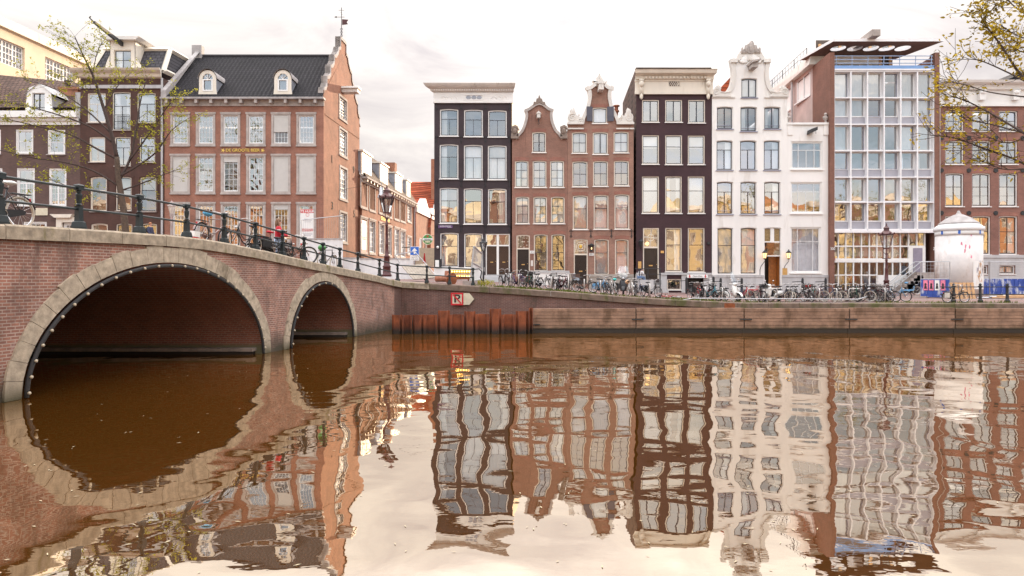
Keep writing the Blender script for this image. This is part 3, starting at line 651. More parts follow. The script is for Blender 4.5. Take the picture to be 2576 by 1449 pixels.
for a, b, f in ((1103, 1143, 1), (1236, 1278, -1)):
    q = B.rect((a, 243, b, 338)); m = MB(); y0, y1 = (-.22, -.06) if f > 0 else (-.06, -.22); m.add([(q[0], y0, q[1]), (q[2], y1, q[1]), (q[2], y1, q[3]), (q[0], y0, q[3]), (q[0], y0 + .05, q[1]), (q[2], y1 + .05, q[1]), (q[2], y1 + .05, q[3]), (q[0], y0 + .05, q[3])], [(0, 1, 2, 3), (4, 7, 6, 5), (0, 4, 5, 1), (1, 5, 6, 2), (2, 6, 7, 3), (3, 7, 4, 0)]); m.build('shutter', 'shutter', B.root)
x, z = B.p(1190, 133); hoist(B, x, z, 'offwhite', 1.0, 1.9, False)
zx = B.p(0, 1197)[1]; m = MB(); ring(m, arch(*inset(dr, .002), .06), arch(*inset(dr, .09, .0, .09), .06), .05, .2); m.box(dr[0] + .09, .052, zx - .07, dr[2] - .09, .2, zx + .07); fr = m.build('door_frame', 'cream', B.root)
door(B, (dr[0] + .09, dr[1], dr[2] - .09, zx - .07), 'door_black', ((.16, .3, .48, .72), (.52, .3, .84, .72), (.16, .78, .84, .94)), local=True)
a, b = dr[0] + .1, dr[2] - .1; MB().quad((a, .14, zx + .07), (b, .14, zx + .07), (b, .14, dr[3] - .1), (a, .14, dr[3] - .1)).build('fanlight', 'glass', fr)
m = MB(); xc, zc = (a + b) / 2, (zx + dr[3]) / 2; hw = (b - a) / 2 - .05
for q in (1.0, .5): m.torus((xc, .1, zc), hw * q * .85, .025, 20, 4)
for q in (1.0, .72, .45):
    k = [(xc - hw * q, .1, zc - hw * q), (xc + hw * q, .1, zc - hw * q), (xc + hw * q, .1, zc + hw * q), (xc - hw * q, .1, zc + hw * q)]
    for i in range(4): m.tube([k[i], k[(i + 1) % 4]], .025, 4)
m.build('fanlight_tracery', 'cream', fr); MB().ball((xc, .1, zc), (.15, .03, .2), 8, 6).build('fanlight_ornament', 'gold', fr, True)
for x in (1003, 1131, 1265, 1395): anchor(B, *B.p(x, 1062), 1.1)
band(B, dr[2] + .05, 1.4, xr, B.p(0, 1330)[1], 'plinth_warm', .07, 'plinth'); band(B, dr[2] + .05, B.p(0, 1342)[1], xr, B.p(0, 1326)[1], 'plinth_warm', .12, 'plinth_cap'); band(B, xl, 1.4, dr[0] - .04, B.p(0, 1320)[1], 'plinth_warm', .06, 'plinth')
x, z = B.p(1135, 1197); MB().box(x - .2, -.04, z - .12, x + .2, -.002, z + .12).build('number_plate', 'sign_white', B.root); text('311', .17, B.root, (x, -.045, z), 'sign_black')
x, z = B.p(1133, 1160); m = MB(); m.lathe([(.12, 0), (.14, .5), (.3, .52), (.05, .68)], (x, -.18, z - .25), 4); m.build('wall_lantern', 'iron', B.root); MB().ball((x, -.34, z), (.05, .05, .1), 6, 6).build('lamp_bulb', 'lamp_glow', B.root)
m = MB(); X, Z_ = B.p(1322, 300)
for dx in (0, .35): m.lathe([(.16, -2.5), (.16, .8 + dx), (.26, .82 + dx), (.26, .95 + dx), (.17, .97 + dx), (.17, 1.3 + dx), (.3, 1.33 + dx), (.3, 1.42 + dx)], (X - .15 + dx, 3.5, Z_), 10)
m.build('chimney', 'pipe_orange', B.root)

# ================================================================ purple house
B = Bld('purple_house', 'dark purple house with flat cream cornice on carved brackets', Z5)
xl, xr = B.p(66, 0)[0], B.p(475, 0)[0]; zt = B.p(0, 330)[1]; zp = B.p(0, 1308)[1]; zb = 1.4
wins = [((a, c, b, d), 'V', 'none') for a, b, c, d in ((98, 190, 368, 490), (224, 316, 368, 490), (349, 441, 368, 494))] + [((a, c, b, d), 'H', 'blind.42') for a, b, c, d in ((98, 190, 560, 718), (224, 316, 560, 720), (347, 439, 562, 720))] + \
    [((98, 784, 190, 985), 'H', 'slats'), ((224, 784, 314, 985), 'H', 'both'), ((347, 784, 438, 985), 'H', 'slats'), ((224, 1064, 314, 1302), 'H', 'right'), ((347, 1064, 438, 1304), 'H', 'none'), ((234, 1342, 310, 1400), 'none', 'none')]
dr = B.rect((103, 1064, 190, 1342)); en = B.rect((345, 1332, 430, 1418))
wall(B, [(xl, zb), (xr, zb), (xr, zt + .3), (xl, zt + .3)], [hole(B, w[0]) for w in wins] + [arch(*dr), arch(*en)], 'b_purple')
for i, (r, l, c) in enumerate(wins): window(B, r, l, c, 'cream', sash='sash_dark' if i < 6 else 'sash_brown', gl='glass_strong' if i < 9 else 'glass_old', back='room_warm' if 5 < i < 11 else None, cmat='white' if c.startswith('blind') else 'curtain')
shell(B, xl, xr, zb, zt + 2.2, 12, 'b_purple', left='tiles_brown')
zc = B.p(0, 217)[1]; band(B, xl - .1, zt - .1, xr + .1, zc - .6, 'cream', .12, 'fascia'); band(B, xl - .12, zt - .16, xr + .12, zt + .12, 'cream', .18, 'moulding'); band(B, xl - .12, zt + .95, xr + .12, zt + 1.08, 'cream', .18, 'moulding')
m = MB(); prof = [(0, zc - .75), (.3, zc - .7), (.32, zc - .42), (.75, zc - .3), (.85, zc - .05), (.92, zc), (0, zc)]; n = len(prof); X0, X1 = xl - .05, xr + .05
m.add([(X0 - q * .25, -q, z) for q, z in prof] + [(X1 + q * .25, -q, z) for q, z in prof], [(i, i + 1, n + i + 1, n + i) for i in range(n - 1)] + [tuple(range(n)), tuple(range(2 * n - 1, n - 1, -1))]); m.build('cornice', 'cream', B.root)
m = MB(); x = xl + .7
while x < xr - .7: m.box(x, -.42, zc - .66, x + .16, -.1, zc - .45); x += .3
m.build('dentil', 'cream', B.root)
for x in (xl + .2, xr - .55):
    m = MB().box(x, -.42, zt + .9, x + .42, -.1, zc - .72); m.box(x + .05, -.3, zt - .3, x + .37, -.1, zt + .9); m.ball((x + .21, -.32, zc - 1.1), (.24, .18, .3), 8, 6); m.ball((x + .21, -.25, zt + .95), (.2, .14, .22), 8, 6); m.ball((x + .21, -.22, zt - .35), (.16, .12, .3), 8, 6); m.build('bracket', 'cream', B.root, True)
q = B.rect((242, 272, 300, 296)); MB().box(q[0], -.14, q[1], q[2], -.121, q[3]).build('vent', 'sash_brown', B.root); m = MB()
for i in range(6): xx = q[0] + (q[2] - q[0]) * i / 5; m.tube([(xx, -.15, q[1]), (xx + .25 * (1 if i < 5 else -1), -.15, q[3])], .02, 4); m.tube([(xx, -.15, q[3]), (xx + .25 * (1 if i < 5 else -1), -.15, q[1])], .02, 4)
m.build('vent_lattice', 'cream', B.root)
x, z = B.p(258, 212); MB().prism([(x - .95, z), (x + .95, z), (x - .1, z + .8)], 2.5, 6).build('roof_light', 'roof_dark', B.root)
zx = B.p(0, 1170)[1]; m = MB(); ring(m, arch(*inset(dr, .002)), arch(*inset(dr, .1, .0, .1)), .05, .2); m.box(dr[0] + .1, .052, zx - .07, dr[2] - .1, .2, zx + .07); fr = m.build('door_frame', 'cream', B.root)
door(B, (dr[0] + .1, dr[1], dr[2] - .1, zx - .07), 'door_black', ((.15, .06, .85, .34), (.15, .5, .85, .95)), local=True)
a, b = dr[0] + .1, dr[2] - .1; MB().quad((a, .14, zx + .07), (b, .14, zx + .07), (b, .14, dr[3] - .1), (a, .14, dr[3] - .1)).build('fanlight', 'glass', fr); MB().quad((a, .7, zx + .07), (b, .7, zx + .07), (b, .7, dr[3] - .1), (a, .7, dr[3] - .1)).build('room_wall', 'room_warm', fr, fix=False)
m = MB(); xc, zc = (a + b) / 2, (zx + dr[3]) / 2
for i in range(4): an = i * math.pi / 4 + (.6 if i % 2 else 0); m.tube([(xc - .75 * math.cos(an), .11, zc - .85 * math.sin(an)), (xc + .75 * math.cos(an), .11, zc + .85 * math.sin(an))], .02, 4)
m.torus((xc, .11, zc), .28, .025, 14, 4); m.build('fanlight_tracery', 'cream', fr); MB().ball((xc - .25, .4, zc - .5), .17, 10, 8).build('globe_lamp', 'lamp_glow', fr, True)
band(B, xl, 1.3, dr[0] - .02, zp, 'plinth', .1, 'plinth'); zz = B.p(0, 1312)[1]; band(B, dr[2] + .02, zz - .12, xr, zz + .05, 'plinth', .14, 'plinth_cap')
b0 = B.rect((234, 1342, 310, 1400)); 
for a, b in ((dr[2] + .02, b0[0] - .03), (b0[2] + .03, en[0] - .02), (en[2] + .02, xr)): band(B, a, 1.3, b, zz - .12, 'plinth', .07, 'plinth')
q = B.rect((340, 1319, 452, 1336)); MB().box(q[0], -.2, q[1], q[2], -.14, q[3]).build('shop_sign', 'sign_white', B.root); text('Chin-Chin', .2, B.root, ((q[0] + q[2]) / 2, -.206, (q[1] + q[3]) / 2), 'iron', ext=.003)
for s_ in (.12, .88):
    X = q[0] + (q[2] - q[0]) * s_; zc = (q[1] + q[3]) / 2; m = MB(); m.add([(X - .04, -.207, zc + .16), (X + .04, -.207, zc + .16), (X + .04, -.207, zc), (X + .1, -.207, zc), (X, -.207, zc - .15), (X - .1, -.207, zc), (X - .04, -.207, zc)], [(0, 1, 2, 3, 4, 5, 6)]); m.build('arrow', 'sign_red', B.root)
q = B.rect((462, 1340, 478, 1395)); MB().box(q[0], -.12, q[1], q[2], -.05, q[3]).build('notice_board', 'sign_white', B.root)
MB().box(en[0] + .05, .5, en[1], en[2] - .05, .55, en[3]).build('basement_door', 'iron', B.root)
x, z = B.p(88, 1150); m = MB(); m.lathe([(.1, -.3), (.2, .15), (.24, .17), (.04, .38), (.03, .5)], (x, -.3, z), 6); m.tube([(x, -.3, z - .3), (x, -.25, z - .5), (x, 0, z - .5)], .03, 5); m.build('wall_lantern', 'iron', B.root)
x, z = B.p(458, 1147); MB().box(x - .12, -.2, z - .12, x + .12, 0, z + .1).build('floodlight', 'iron', B.root)
for xx, yy in ((85, 1262), (208, 1195)): x, z = B.p(xx, yy); MB().box(x - .14, -.03, z - (.35 if xx < 100 else .1), x + .14, -.002, z + (.25 if xx < 100 else .1)).build('brass_plate', 'brass', B.root)

# ================================================================ white neck gable house
B = Bld('white_gable_house', 'tall white house with carved neck gable, shell crest and scrolls at its shoulders', Z5)
p8 = lambda q: B.p(q[0], q[1], Z8)
zs = p8((0, 775))[1]; xl, xr = B.p(478, 0)[0], p8((1082, 0))[0]; zb = 1.4
half = [(215, 745), (255, 728), (300, 690), (340, 630), (362, 540), (366, 440), (352, 350), (340, 290)]
lp = [p8(q) for q in half]; rp = [p8((1194 - q[0], q[1])) for q in half][::-1]
tp = [p8(q) for q in ((340, 290), (415, 288), (440, 245), (490, 205), (550, 186), (597, 182), (644, 186), (704, 205), (754, 245), (779, 288), (854, 290))]
line = [(xl, zs), p8((213, 775))] + smooth_line(lp) + tp[:2] + smooth_line(tp[1:-1])[1:] + tp[-1:] + smooth_line(rp)[1:] + [p8((981, 775)), (xr, zs)]
wins = [((637, 250, 724, 357), 'V', 'wide')] + [((a, c, b, d), 'V', k) for a, b, c, d, k in ((504, 592, 405, 527, 'none'), (632, 722, 405, 540, 'left'), (761, 850, 405, 527, 'both'))] + [((a, c, b, d), 'TV', k) for a, b, c, d, k in ((502, 591, 588, 750, 'right'), (630, 720, 588, 750, 'none'), (759, 848, 588, 750, 'right'), (504, 592, 812, 990, 'none'), (632, 720, 812, 990, 'none'), (761, 850, 812, 990, 'right'))] + [((507, 1062, 592, 1315), 'H', 'full'), ((633, 1062, 720, 1315), 'H', 'full')]
dr = B.rect((762, 1062, 854, 1390))
wall(B, [(xl, zb), (xr, zb)] + line[::-1], [hole(B, w[0], .06) for w in wins] + [arch(*dr, .05)], 'white_wall', slab=line)
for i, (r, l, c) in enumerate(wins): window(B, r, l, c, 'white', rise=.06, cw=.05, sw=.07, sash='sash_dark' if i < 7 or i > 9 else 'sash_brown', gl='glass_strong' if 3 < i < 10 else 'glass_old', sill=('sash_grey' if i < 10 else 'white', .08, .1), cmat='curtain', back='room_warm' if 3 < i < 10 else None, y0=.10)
shell(B, xl, xr, zb, zs - .1, 11, 'white_wall', flat=False); xm = (xl + xr) / 2; MB().prism([(xl, zs - .1), (xr, zs - .1), (xm, zs + 3.4)], 3, 11, shear=SH).build('roof', 'tiles_red', B.root)
[coping_strip(B, smooth_line(q), .3, o_, 'offwhite') for q, o_ in ((lp, .115), (tp[1:-1], .14), (rp, .115))]
q0, q1 = p8((338, 335)), p8((430, 285)); band(B, q0[0], q1[1] - .32, q1[0], q1[1], 'offwhite', .25, 'capital'); q2, q3 = p8((764, 335)), p8((856, 285)); band(B, q2[0], q3[1] - .32, q3[0], q3[1], 'offwhite', .25, 'capital')
m = MB(); xc, z0 = p8((597, 330)); 
for i in range(9):
    an = math.pi * (i + .5) / 9; m.ball((xc + .62 * math.cos(an), -.08, z0 + .55 * math.sin(an)), (.2 + .2 * abs(math.cos(an)), .08, .14 + .26 * math.sin(an)), 8, 6)
m.torus((xc, -.06, z0 - .0), 1.28, .07, 18, 5, a0=.15, a1=math.pi - .15); m.build('shell_ornament', 'white_wall', B.root, True)
m = MB(); fp = [p8(q) for q in ((480, 215), (490, 180), (520, 165), (540, 150), (535, 115), (560, 95), (585, 90), (600, 55), (620, 60), (635, 90), (632, 108), (660, 110), (668, 140), (690, 165), (715, 180), (718, 210), (640, 205), (597, 225), (550, 205))]; m.prism(fp, -.25, .25); 
for dx, r in ((0, .42), (-.42, .3), (.42, .3), (-.75, .22), (.75, .22)): m.ball((fp[0][0] + .78 + dx, -.2, fp[0][1] + .35 - abs(dx) * .25 + r * .4), (r * .5, .16, r * 1.3), 8, 6)
m.build('crest', 'stone', B.root)
for f, cx in ((1, 160), (-1, 1034)):
    m = MB(); g8 = lambda x, y: p8((x if f > 0 else 1194 - x, y)); o8 = [(106, 772), (104, 722), (114, 682), (135, 662), (150, 640), (175, 626), (202, 634), (218, 658), (208, 690), (222, 716), (262, 710), (318, 690), (338, 702), (318, 728), (345, 752), (345, 772)]
    m.prism([g8(x, y) for x, y in o8], -.16, .2); c_ = g8(152, 712); spiral(m, c_[0], c_[1], .3, f, -.17, a0=.5 if f > 0 else 2.6, tr=.05); c_ = g8(182, 655); m.ball((c_[0], -.12, c_[1]), (.2, .07, .16), 8, 6)
    m.tube([(*g8(210, 715)[:1], -.17, g8(210, 715)[1]), (g8(270, 722)[0], -.17, g8(270, 722)[1]), (g8(330, 705)[0], -.17, g8(330, 705)[1])], .05, 5); m.build('shoulder_scroll', 'offwhite', B.root, False)
band(B, xl, zs - .06, p8((400, 0))[0], zs + .03, 'offwhite', .1, 'ledge'); band(B, p8((780, 0))[0], zs - .06, xr + .02, zs + .03, 'offwhite', .1, 'ledge')
x, z = p8((615, 395)); m = MB(); m.prism([(x - .42, z + .25), (x + .3, z + .4), (x + .32, z + .28), (x - .38, z + .08)], -1.3, 0); m.box(x - .3, -1.1, z - .25, x + .18, 0, z + .22); m.build('hoist_beam', 'stone', B.root)
m = MB()
for r in [w[0] for w in wins[1:10]]:
    q = B.rect(r)
    if r[1] != 588: m.tube([(q[0] + .03, .08, q[1] + .3), (q[2] - .03, .08, q[1] + .3)], .02, 5)
m.build('window_rail', 'sash_grey', B.root)
zx1, zx2 = B.p(0, 1140)[1], B.p(0, 1216)[1]; m = MB(); ring(m, arch(*inset(dr, .002), .05), arch(*inset(dr, .06, .0, .06), .05), .08, .25); m.box(dr[0], .1, zx1 - .05, dr[2], .2, zx1 + .05); m.box(dr[0], .1, zx2 - .05, dr[2], .2, zx2 + .05); xm = (dr[0] + dr[2]) / 2; m.box(xm - .16, .1, zx1 + .05, xm + .16, .2, dr[3] - .06); fr = m.build('door_frame', 'white', B.root)
for a, b in ((dr[0] + .1, xm - .18), (xm + .18, dr[2] - .1)): MB().quad((a, .16, zx1 + .05), (b, .16, zx1 + .05), (b, .16, dr[3] - .1), (a, .16, dr[3] - .1)).build('fanlight', 'stained', fr)
MB().quad((dr[0] + .06, .16, zx2 + .05), (dr[2] - .06, .16, zx2 + .05), (dr[2] - .06, .16, zx1 - .05), (dr[0] + .06, .16, zx1 - .05)).build('fanlight', 'glass', fr)
MB().quad((dr[0], 1.6, dr[1]), (dr[2], 1.6, dr[1]), (dr[2], 1.6, dr[3]), (dr[0], 1.6, dr[3])).build('hallway', 'room', B.root)
d = MB().box(xm - .02, .9, dr[1], dr[2] - .08, .96, zx2 - .05).build('door', 'door_oak', B.root); k = MB(); w = dr[2] - .08 - xm
for i in range(4): q = (xm + .12, dr[1] + .3 + i * .68, dr[2] - .2, dr[1] + .85 + i * .68); ring(k, arch(*q), arch(*inset(q, .06)), .86, .91, outside=True)
k.build('door_panel', 'door_oak', d); m = MB().quad((dr[2] - .07, .2, dr[1]), (dr[2] - .07, .9, dr[1]), (dr[2] - .07, .9, zx2), (dr[2] - .07, .2, zx2)); m.build('door_reveal', 'door_oak', B.root)
zp = B.p(0, 1320)[1]
for a, b in ((xl, dr[0] - .06), (dr[2] + .06, xr)): band(B, a, 1.3, b, zp - .2, 'plinth', .05, 'plinth'); band(B, a, zp - .2, b, zp, 'plinth', .09, 'plinth_cap')
x, z = B.p(873, 1302); MB().box(x - .2, -.05, z - .3, x + .2, -.002, z + .3).build('brass_plate', 'brass', B.root)
for x in (757, 886):
    X, Z_ = B.p(x, 1210); t = thing('wall_lantern', 'lit black lantern between the %s' % ('open doorway and the curtained windows of the tall white house' if x < 800 else 'open doorway and the narrow white house, above a brass plate'), 'lamp', (X, YF - .35, Z_), 0, 'lanterns either side of the open doorway')
    MB().lathe([(.12, -.32), (.2, .12)], n=6).build('lantern_glass', 'lamp_glow', t); m = MB().lathe([(.23, .12), (.25, .16), (.1, .32), (.05, .36), (.05, .44)], n=6); m.lathe([(.06, -.42), (.14, -.33), (.13, -.31)], n=6)
    for i in range(6): a = i * math.pi / 3; m.tube([(.125 * math.cos(a), .125 * math.sin(a), -.32), (.205 * math.cos(a), .205 * math.sin(a), .12)], .015, 4)
    m.build('lantern_frame', 'iron', t); MB().tube([(0, 0, -.42), (0, 0, -.55), (-.06, .1, -.7), (-.2, .3, -.95), (-.3, .33, -1.3), (-.3, .34, -1.75)], .025, 5).build('bracket', 'iron', t)
    text('304' if x < 800 else '302', .13, t, (-.05, .34, -1.9), 'iron')

# ================================================================ small white house
B = Bld('narrow_white_house', 'narrow white three storey house with wide windows and small stone urns on its flat top', Z5)
xl, xr = B.p(888.5, 0)[0], B.p(1110, 0)[0]; zt = B.p(0, 497)[1]; zb = 1.4
wins = [((907, 594, 1078, 746), 'W3', 'none'), ((905, 815, 1076, 985), 'W3', 'none'), ((903, 1060, 1070, 1308), 'W3b', 'full')]
wall(B, [(xl, zb), (xr, zb), (xr, zt), (xl, zt)], [hole(B, w[0]) for w in wins], 'white_wall')
for i, (r, l, c) in enumerate(wins): window(B, r, l, c, 'white', 'sash_white', gl='glass_strong' if i < 2 else 'glass_soft', cw=.1, sw=.07, sill=('white', .1, .12), cmat='curtain_grey' if i > 1 else 'curtain', back='room_warm' if i < 2 else None)
shell(B, xl, xr, zb, zt - .02, 9, 'white_wall'); band(B, xl - .03, zt - .12, xr + .03, zt + .06, 'white', .14, 'cornice'); q = B.p(0, 560)[1]
for x in (xl, xr - .42): band(B, x, q, x + .42, zt - .12, 'white_wall', .08, 'pilaster')
for x in (897, 1100):
    X, Z_ = B.p(x, 494); m = MB().lathe([(.1, 0), (.14, .1), (.06, .2), (.2, .35), (.24, .5), (.14, .58), (.1, .66)], (X, .15, Z_), 10); m.ball((X, .15, Z_ + .78), .15, 8, 6); m.ball((X - .16, .15, Z_ + .5), .12, 6, 5); m.ball((X + .16, .15, Z_ + .5), .12, 6, 5); m.build('urn', 'stone', B.root, True)
x, z = B.p(1010, 545); m = MB(); m.prism([(x - .28, z - .22), (x - .22, z + .12), (x + .28, z + .3), (x + .28, z + .02), (x - .1, z - .16)], -.9, .0); m.tube([(x + .16, -.8, z - .05), (x + .16, -.8, z - .32)], .02, 4); m.build('hoist_beam', 'iron', B.root)
zp = B.p(0, 1320)[1]; band(B, xl, 1.3, xr, zp - .2, 'plinth', .05, 'plinth'); band(B, xl, zp - .2, xr, zp, 'plinth', .09, 'plinth_cap')
# ================================================================ modern office block
B = Bld('office_block', 'modern office block, white grid facade between brick piers under a big concrete roof slab', Z6, cat='office building')
x0, x1, x2, x3 = [B.p(x, 0)[0] for x in (88, 111, 611, 636)]; zt = B.p(0, 190)[1]; zg = B.p(0, 283)[1]; zb = 1.4; z2 = B.p(0, 1075)[1]
MB().box(x0, -.35, zb, x1, .4, zt).build('brick_pier', 'b_office', B.root); MB().box(x2 + .02, -.35, zb, x3, .4, zt).build('brick_pier', 'b_office', B.root)
d1 = 3.6; q1 = SH * d1; m = MB()
zlow = zt - 2.6
for x in (x0, x3): m = MB().add([(x, .4, zb), (x + q1, d1, zb), (x + q1, d1, zt - 0.0), (x, .4, zt)], [(0, 1, 2, 3)]); m.build('side_wall', 'b_office', B.root)
ZP = B.p(0, 203)[1]
# grid
xs = [x1 + (x2 - x1) * i / 6 for i in range(7)]
rows = [B.p(0, y)[1] for y in (283, 415, 548, 681, 813, 938, 1075)]
m = MB()
for i, x in enumerate(xs):
    m.box(x - .055 if i else x, -.30, rows[-1], x + .055 if i < 6 else x, .5, rows[0])
for j, z in enumerate(rows):
    for i in range(6): m.box(xs[i] + .056, -.285, z - .05, xs[i + 1] - .056, .5, z + .05)
m.box(x1, -.36, rows[0] + .06, x2, .5, rows[0] + .2); m.box(x1, -.36, rows[-1] - .28, x2, .5, rows[-1] - .06)
m.build('facade_grid', 'office_white', B.root)
cm = {0: 'full', 2: 'none', 1: 'none'}; rnd = random.Random(3)
for j in range(6):
    for i in range(6):
        a, b = xs[i] + .06, xs[i + 1] - .06; t_, bt = rows[j] - .055, rows[j + 1] + .055
        if j % 2: 
            pn = bt + .62; MB().box(a, .10, bt, b, .2, pn).build('panel', 'office_panel', B.root); bt = pn + .02
        k = 'full' if (j == 0 and i != 3) or (j == 1 and i in (0, 1, 4, 5)) or (j == 2 and i in (0, 4, 5)) else 'blind1' if j == 3 and i in (2, 3) else 'left' if j == 3 and i > 3 else 'none'
        window(B, (a, bt, b, t_), 'none', k, 'office_white', 'sash_white' if (i + j) % 3 else 'sash_grey', gl='glass_strong' if j > 1 else 'glass_old', cw=.05, sw=.045, sill=None, y0=.08, local=True, cmat='room' if k == 'blind1' else 'curtain', back='room_warm' if j > 3 else None)
# ground floor shopfront
zz = [B.p(0, y)[1] for y in (1084, 1158, 1222, 1303)]; sx = [B.p(x, 0)[0] for x in (105, 142, 180, 219, 259, 299, 337, 376, 416, 455, 497, 538, 578)]
m = MB(); zf = ground(30, 59)
for i, x in enumerate(sx): m.box(x - .05, .1, zz[2] if i in (10, 11, 12) else zf, x + .05, .25, zz[0])
for z in (zz[0], zz[1], zz[2]): m.box(sx[0], .08, z - .06, sx[-1], .24, z + .06)
m.box(sx[0], .08, zz[3] - .05, sx[6], .24, zz[3] + .05); m.box(sx[0] - .1, .06, zz[2] - .3, sx[-3], .22, zz[2] - .05); m.build('shopfront_frame', 'white', B.root)
g = MB()
for i in range(12):
    if i < 10: g.quad((sx[i], .17, zz[1]), (sx[i + 1], .17, zz[1]), (sx[i + 1], .17, zz[2]), (sx[i], .17, zz[2]))
    g.quad((sx[i], .17, zz[1]), (sx[i + 1], .17, zz[1]), (sx[i + 1], .17, zz[0]), (sx[i], .17, zz[0]))
g.build('pane', 'glass_strong', B.root, fix=False); g = MB().quad((sx[0], .17, zf), (sx[10], .17, zf), (sx[10], .17, zz[2]), (sx[0], .17, zz[2])); g.build('shop_window', 'glass_clear', B.root, fix=False)
m = MB()
for i in range(9): m.quad((sx[i] + .05, .3, zz[1] - (zz[1] - zz[2]) * .8), (sx[i + 1] - .05, .3, zz[1] - (zz[1] - zz[2]) * .8), (sx[i + 1] - .05, .3, zz[1]), (sx[i] + .05, .3, zz[1]))
m.build('frosted_panel', 'frosted', B.root, fix=False)
MB().quad((x1, 3.4, zf), (x2, 3.4, zf), (x2, 3.4, zg), (x1, 3.4, zg)).build('room_wall', 'room_warm', B.root); MB().box(x1, .3, zf - .05, x2, 3.4, zf).build('shop_floor', 'plinth_warm', B.root)
for z in rows[1:-1:2] + [rows[-1]]: MB().quad((x1, .5, z), (x2, .5, z), (x2, 3.4, z), (x1, 3.4, z)).build('storey_floor', 'office_panel', B.root)
q = B.rect((497, 1165, 580, 1300)); m = MB().box(q[0], .06, q[1], q[2], .16, zz[1] - .06); m.build('entrance_panel', 'white', B.root); q = B.rect((517, 1167, 563, 1288)); MB().box(q[0], .02, q[1], q[2], .058, q[3]).build('door', 'door_lilac', B.root)
q = B.rect((340, 1303, 500, 1345)); MB().box(q[0], .0, zf - .1, sx[10], .2, zz[3]).build('low_wall', 'white', B.root)
# entrance steps with handrail
m = MB(); ex = B.rect((500, 1290, 560, 1330)); n = 7
for i in range(n): m.box(ex[0] - 1.9 + i * .28, -1.4, zf - .1, ex[0] + .3 if i < n - 1 else ex[2] + .2, -.36, zf + (ex[3] - zf) * (i + 1) / n)
m.build('entrance_steps', 'concrete', B.root); m = MB(); 
for y in (-1.42, -.5): m.tube([(ex[0] - 2.1, y, zf + .85), (ex[0] + .1, y, ex[3] + .9), (ex[2] + .2, y, ex[3] + .9)], .035, 5); m.tube([(ex[0] - 2.1, y, zf + .1), (ex[0] - 2.1, y, zf + .85)], .035, 5); m.tube([(ex[0] + .1, y, ex[3]), (ex[0] + .1, y, ex[3] + .9)], .035, 5); m.tube([(ex[0] - 2.1, y, zf + .45), (ex[0] + .1, y, ex[3] + .5)], .025, 5)
m.build('handrail', 'galv', B.root)
# terrace
z0, z1 = B.p(0, 283)[1], B.p(0, 254)[1]; MB().box(x1 + .02, -.3, z0 + .22, x2, .1, z1).build('blue_band', 'blue_band', B.root); zt0 = z0 + .3
MB().box(x1, .1, zt0 - .2, x2, 3.4, zt0).build('terrace_floor', 'concrete', B.root)
m = MB()
for y in (206, 224, 242): z = B.p(0, y)[1]; m.tube([(x1, -.25, z), (x2 - .1, -.25, z)], .04, 5)
for i in range(7): x = x1 + .2 + (x2 - x1 - .4) * i / 6; m.tube([(x, -.2, z1), (x, -.25, B.p(0, 206)[1])], .035, 5)
m.build('terrace_railing', 'blue_rail', B.root)
# penthouse behind the terrace
zr = B.p(0, 200)[1] + 1.5; m = MB().quad((x1, 3.3, zt0), (x2 - 1.6, 3.3, zt0), (x2 - 1.6, 3.3, zr + 1), (x1, 3.3, zr + 1)); m.build('penthouse_wall', 'room', B.root); m = MB()
for i in range(8): x = x1 + .3 + (x2 - x1 - 2.2) * i / 7; m.box(x - .12, 3.1, zt0, x + .12, 3.25, zr + .6)
m.build('penthouse_frame', 'timber_raw', B.root); g = MB().quad((x1 + .2, 3.2, zt0), (x2 - 1.8, 3.2, zt0), (x2 - 1.8, 3.2, zr + .6), (x1 + .2, 3.2, zr + .6)); g.build('penthouse_glass', 'glass', B.root, fix=False)
# roof slab: front edge leans out over the terrace, five round openings
fa, fb = B.p(90, 122), B.p(636, 128); zs = H + (VH - 104) / F * 58.3; yf, yb = -.9, 4.2; hh = []
outer = [(fa[0] - .0, yf), (fb[0], yf), (fb[0] - 1.55, yb), (fa[0] + SH * 4 - 1.0, yb)]
cx = [B.p(x, 0)[0] for x in (157, 243, 325, 405, 487)]
for c in cx: hh.append([(c + .1 + .62 * math.cos(a * math.pi / 8), .9 + .72 * math.sin(a * math.pi / 8)) for a in range(16)])
loops = [[Vector((x, y, 0)) for x, y in l] for l in [outer] + hh]; flat = [q for l in loops for q in l]; tr = [tuple(t) for t in tessellate_polygon(loops)]
zf_ = lambda y: zs - .05 - (y - yf) * .0
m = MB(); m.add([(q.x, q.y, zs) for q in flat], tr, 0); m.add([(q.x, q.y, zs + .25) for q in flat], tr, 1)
n = 4; m.add([(x, y, zs) for x, y in outer] + [(x, y, zs + .25) for x, y in outer], [(i, (i + 1) % n, n + (i + 1) % n, n + i) for i in range(n)], 1)
for h in hh: m.add([(x, y, zs) for x, y in h] + [(x, y, zs + .25) for x, y in h], [(i, (i + 1) % 16, 16 + (i + 1) % 16, 16 + i) for i in range(16)], 1)
m.build('roof_slab', ['soffit', 'office_white'], B.root)
bx, bz = B.p(278, 118); zs2 = zs + .2; m = MB().add([(bx - .35, -1.7, zs2), (bx + .35, -1.7, zs2), (bx + .35, -1.7, zs + .74), (bx - .35, -1.7, zs + .74), (bx - .35, 3.5, zs2), (bx + .35, 3.5, zs2), (bx + .35, 3.5, zs + .6), (bx - .35, 3.5, zs + .6)], [(0, 1, 2, 3), (4, 7, 6, 5), (0, 4, 5, 1), (1, 5, 6, 2), (2, 6, 7, 3), (3, 7, 4, 0)]); m.build('roof_beam', 'concrete', B.root)
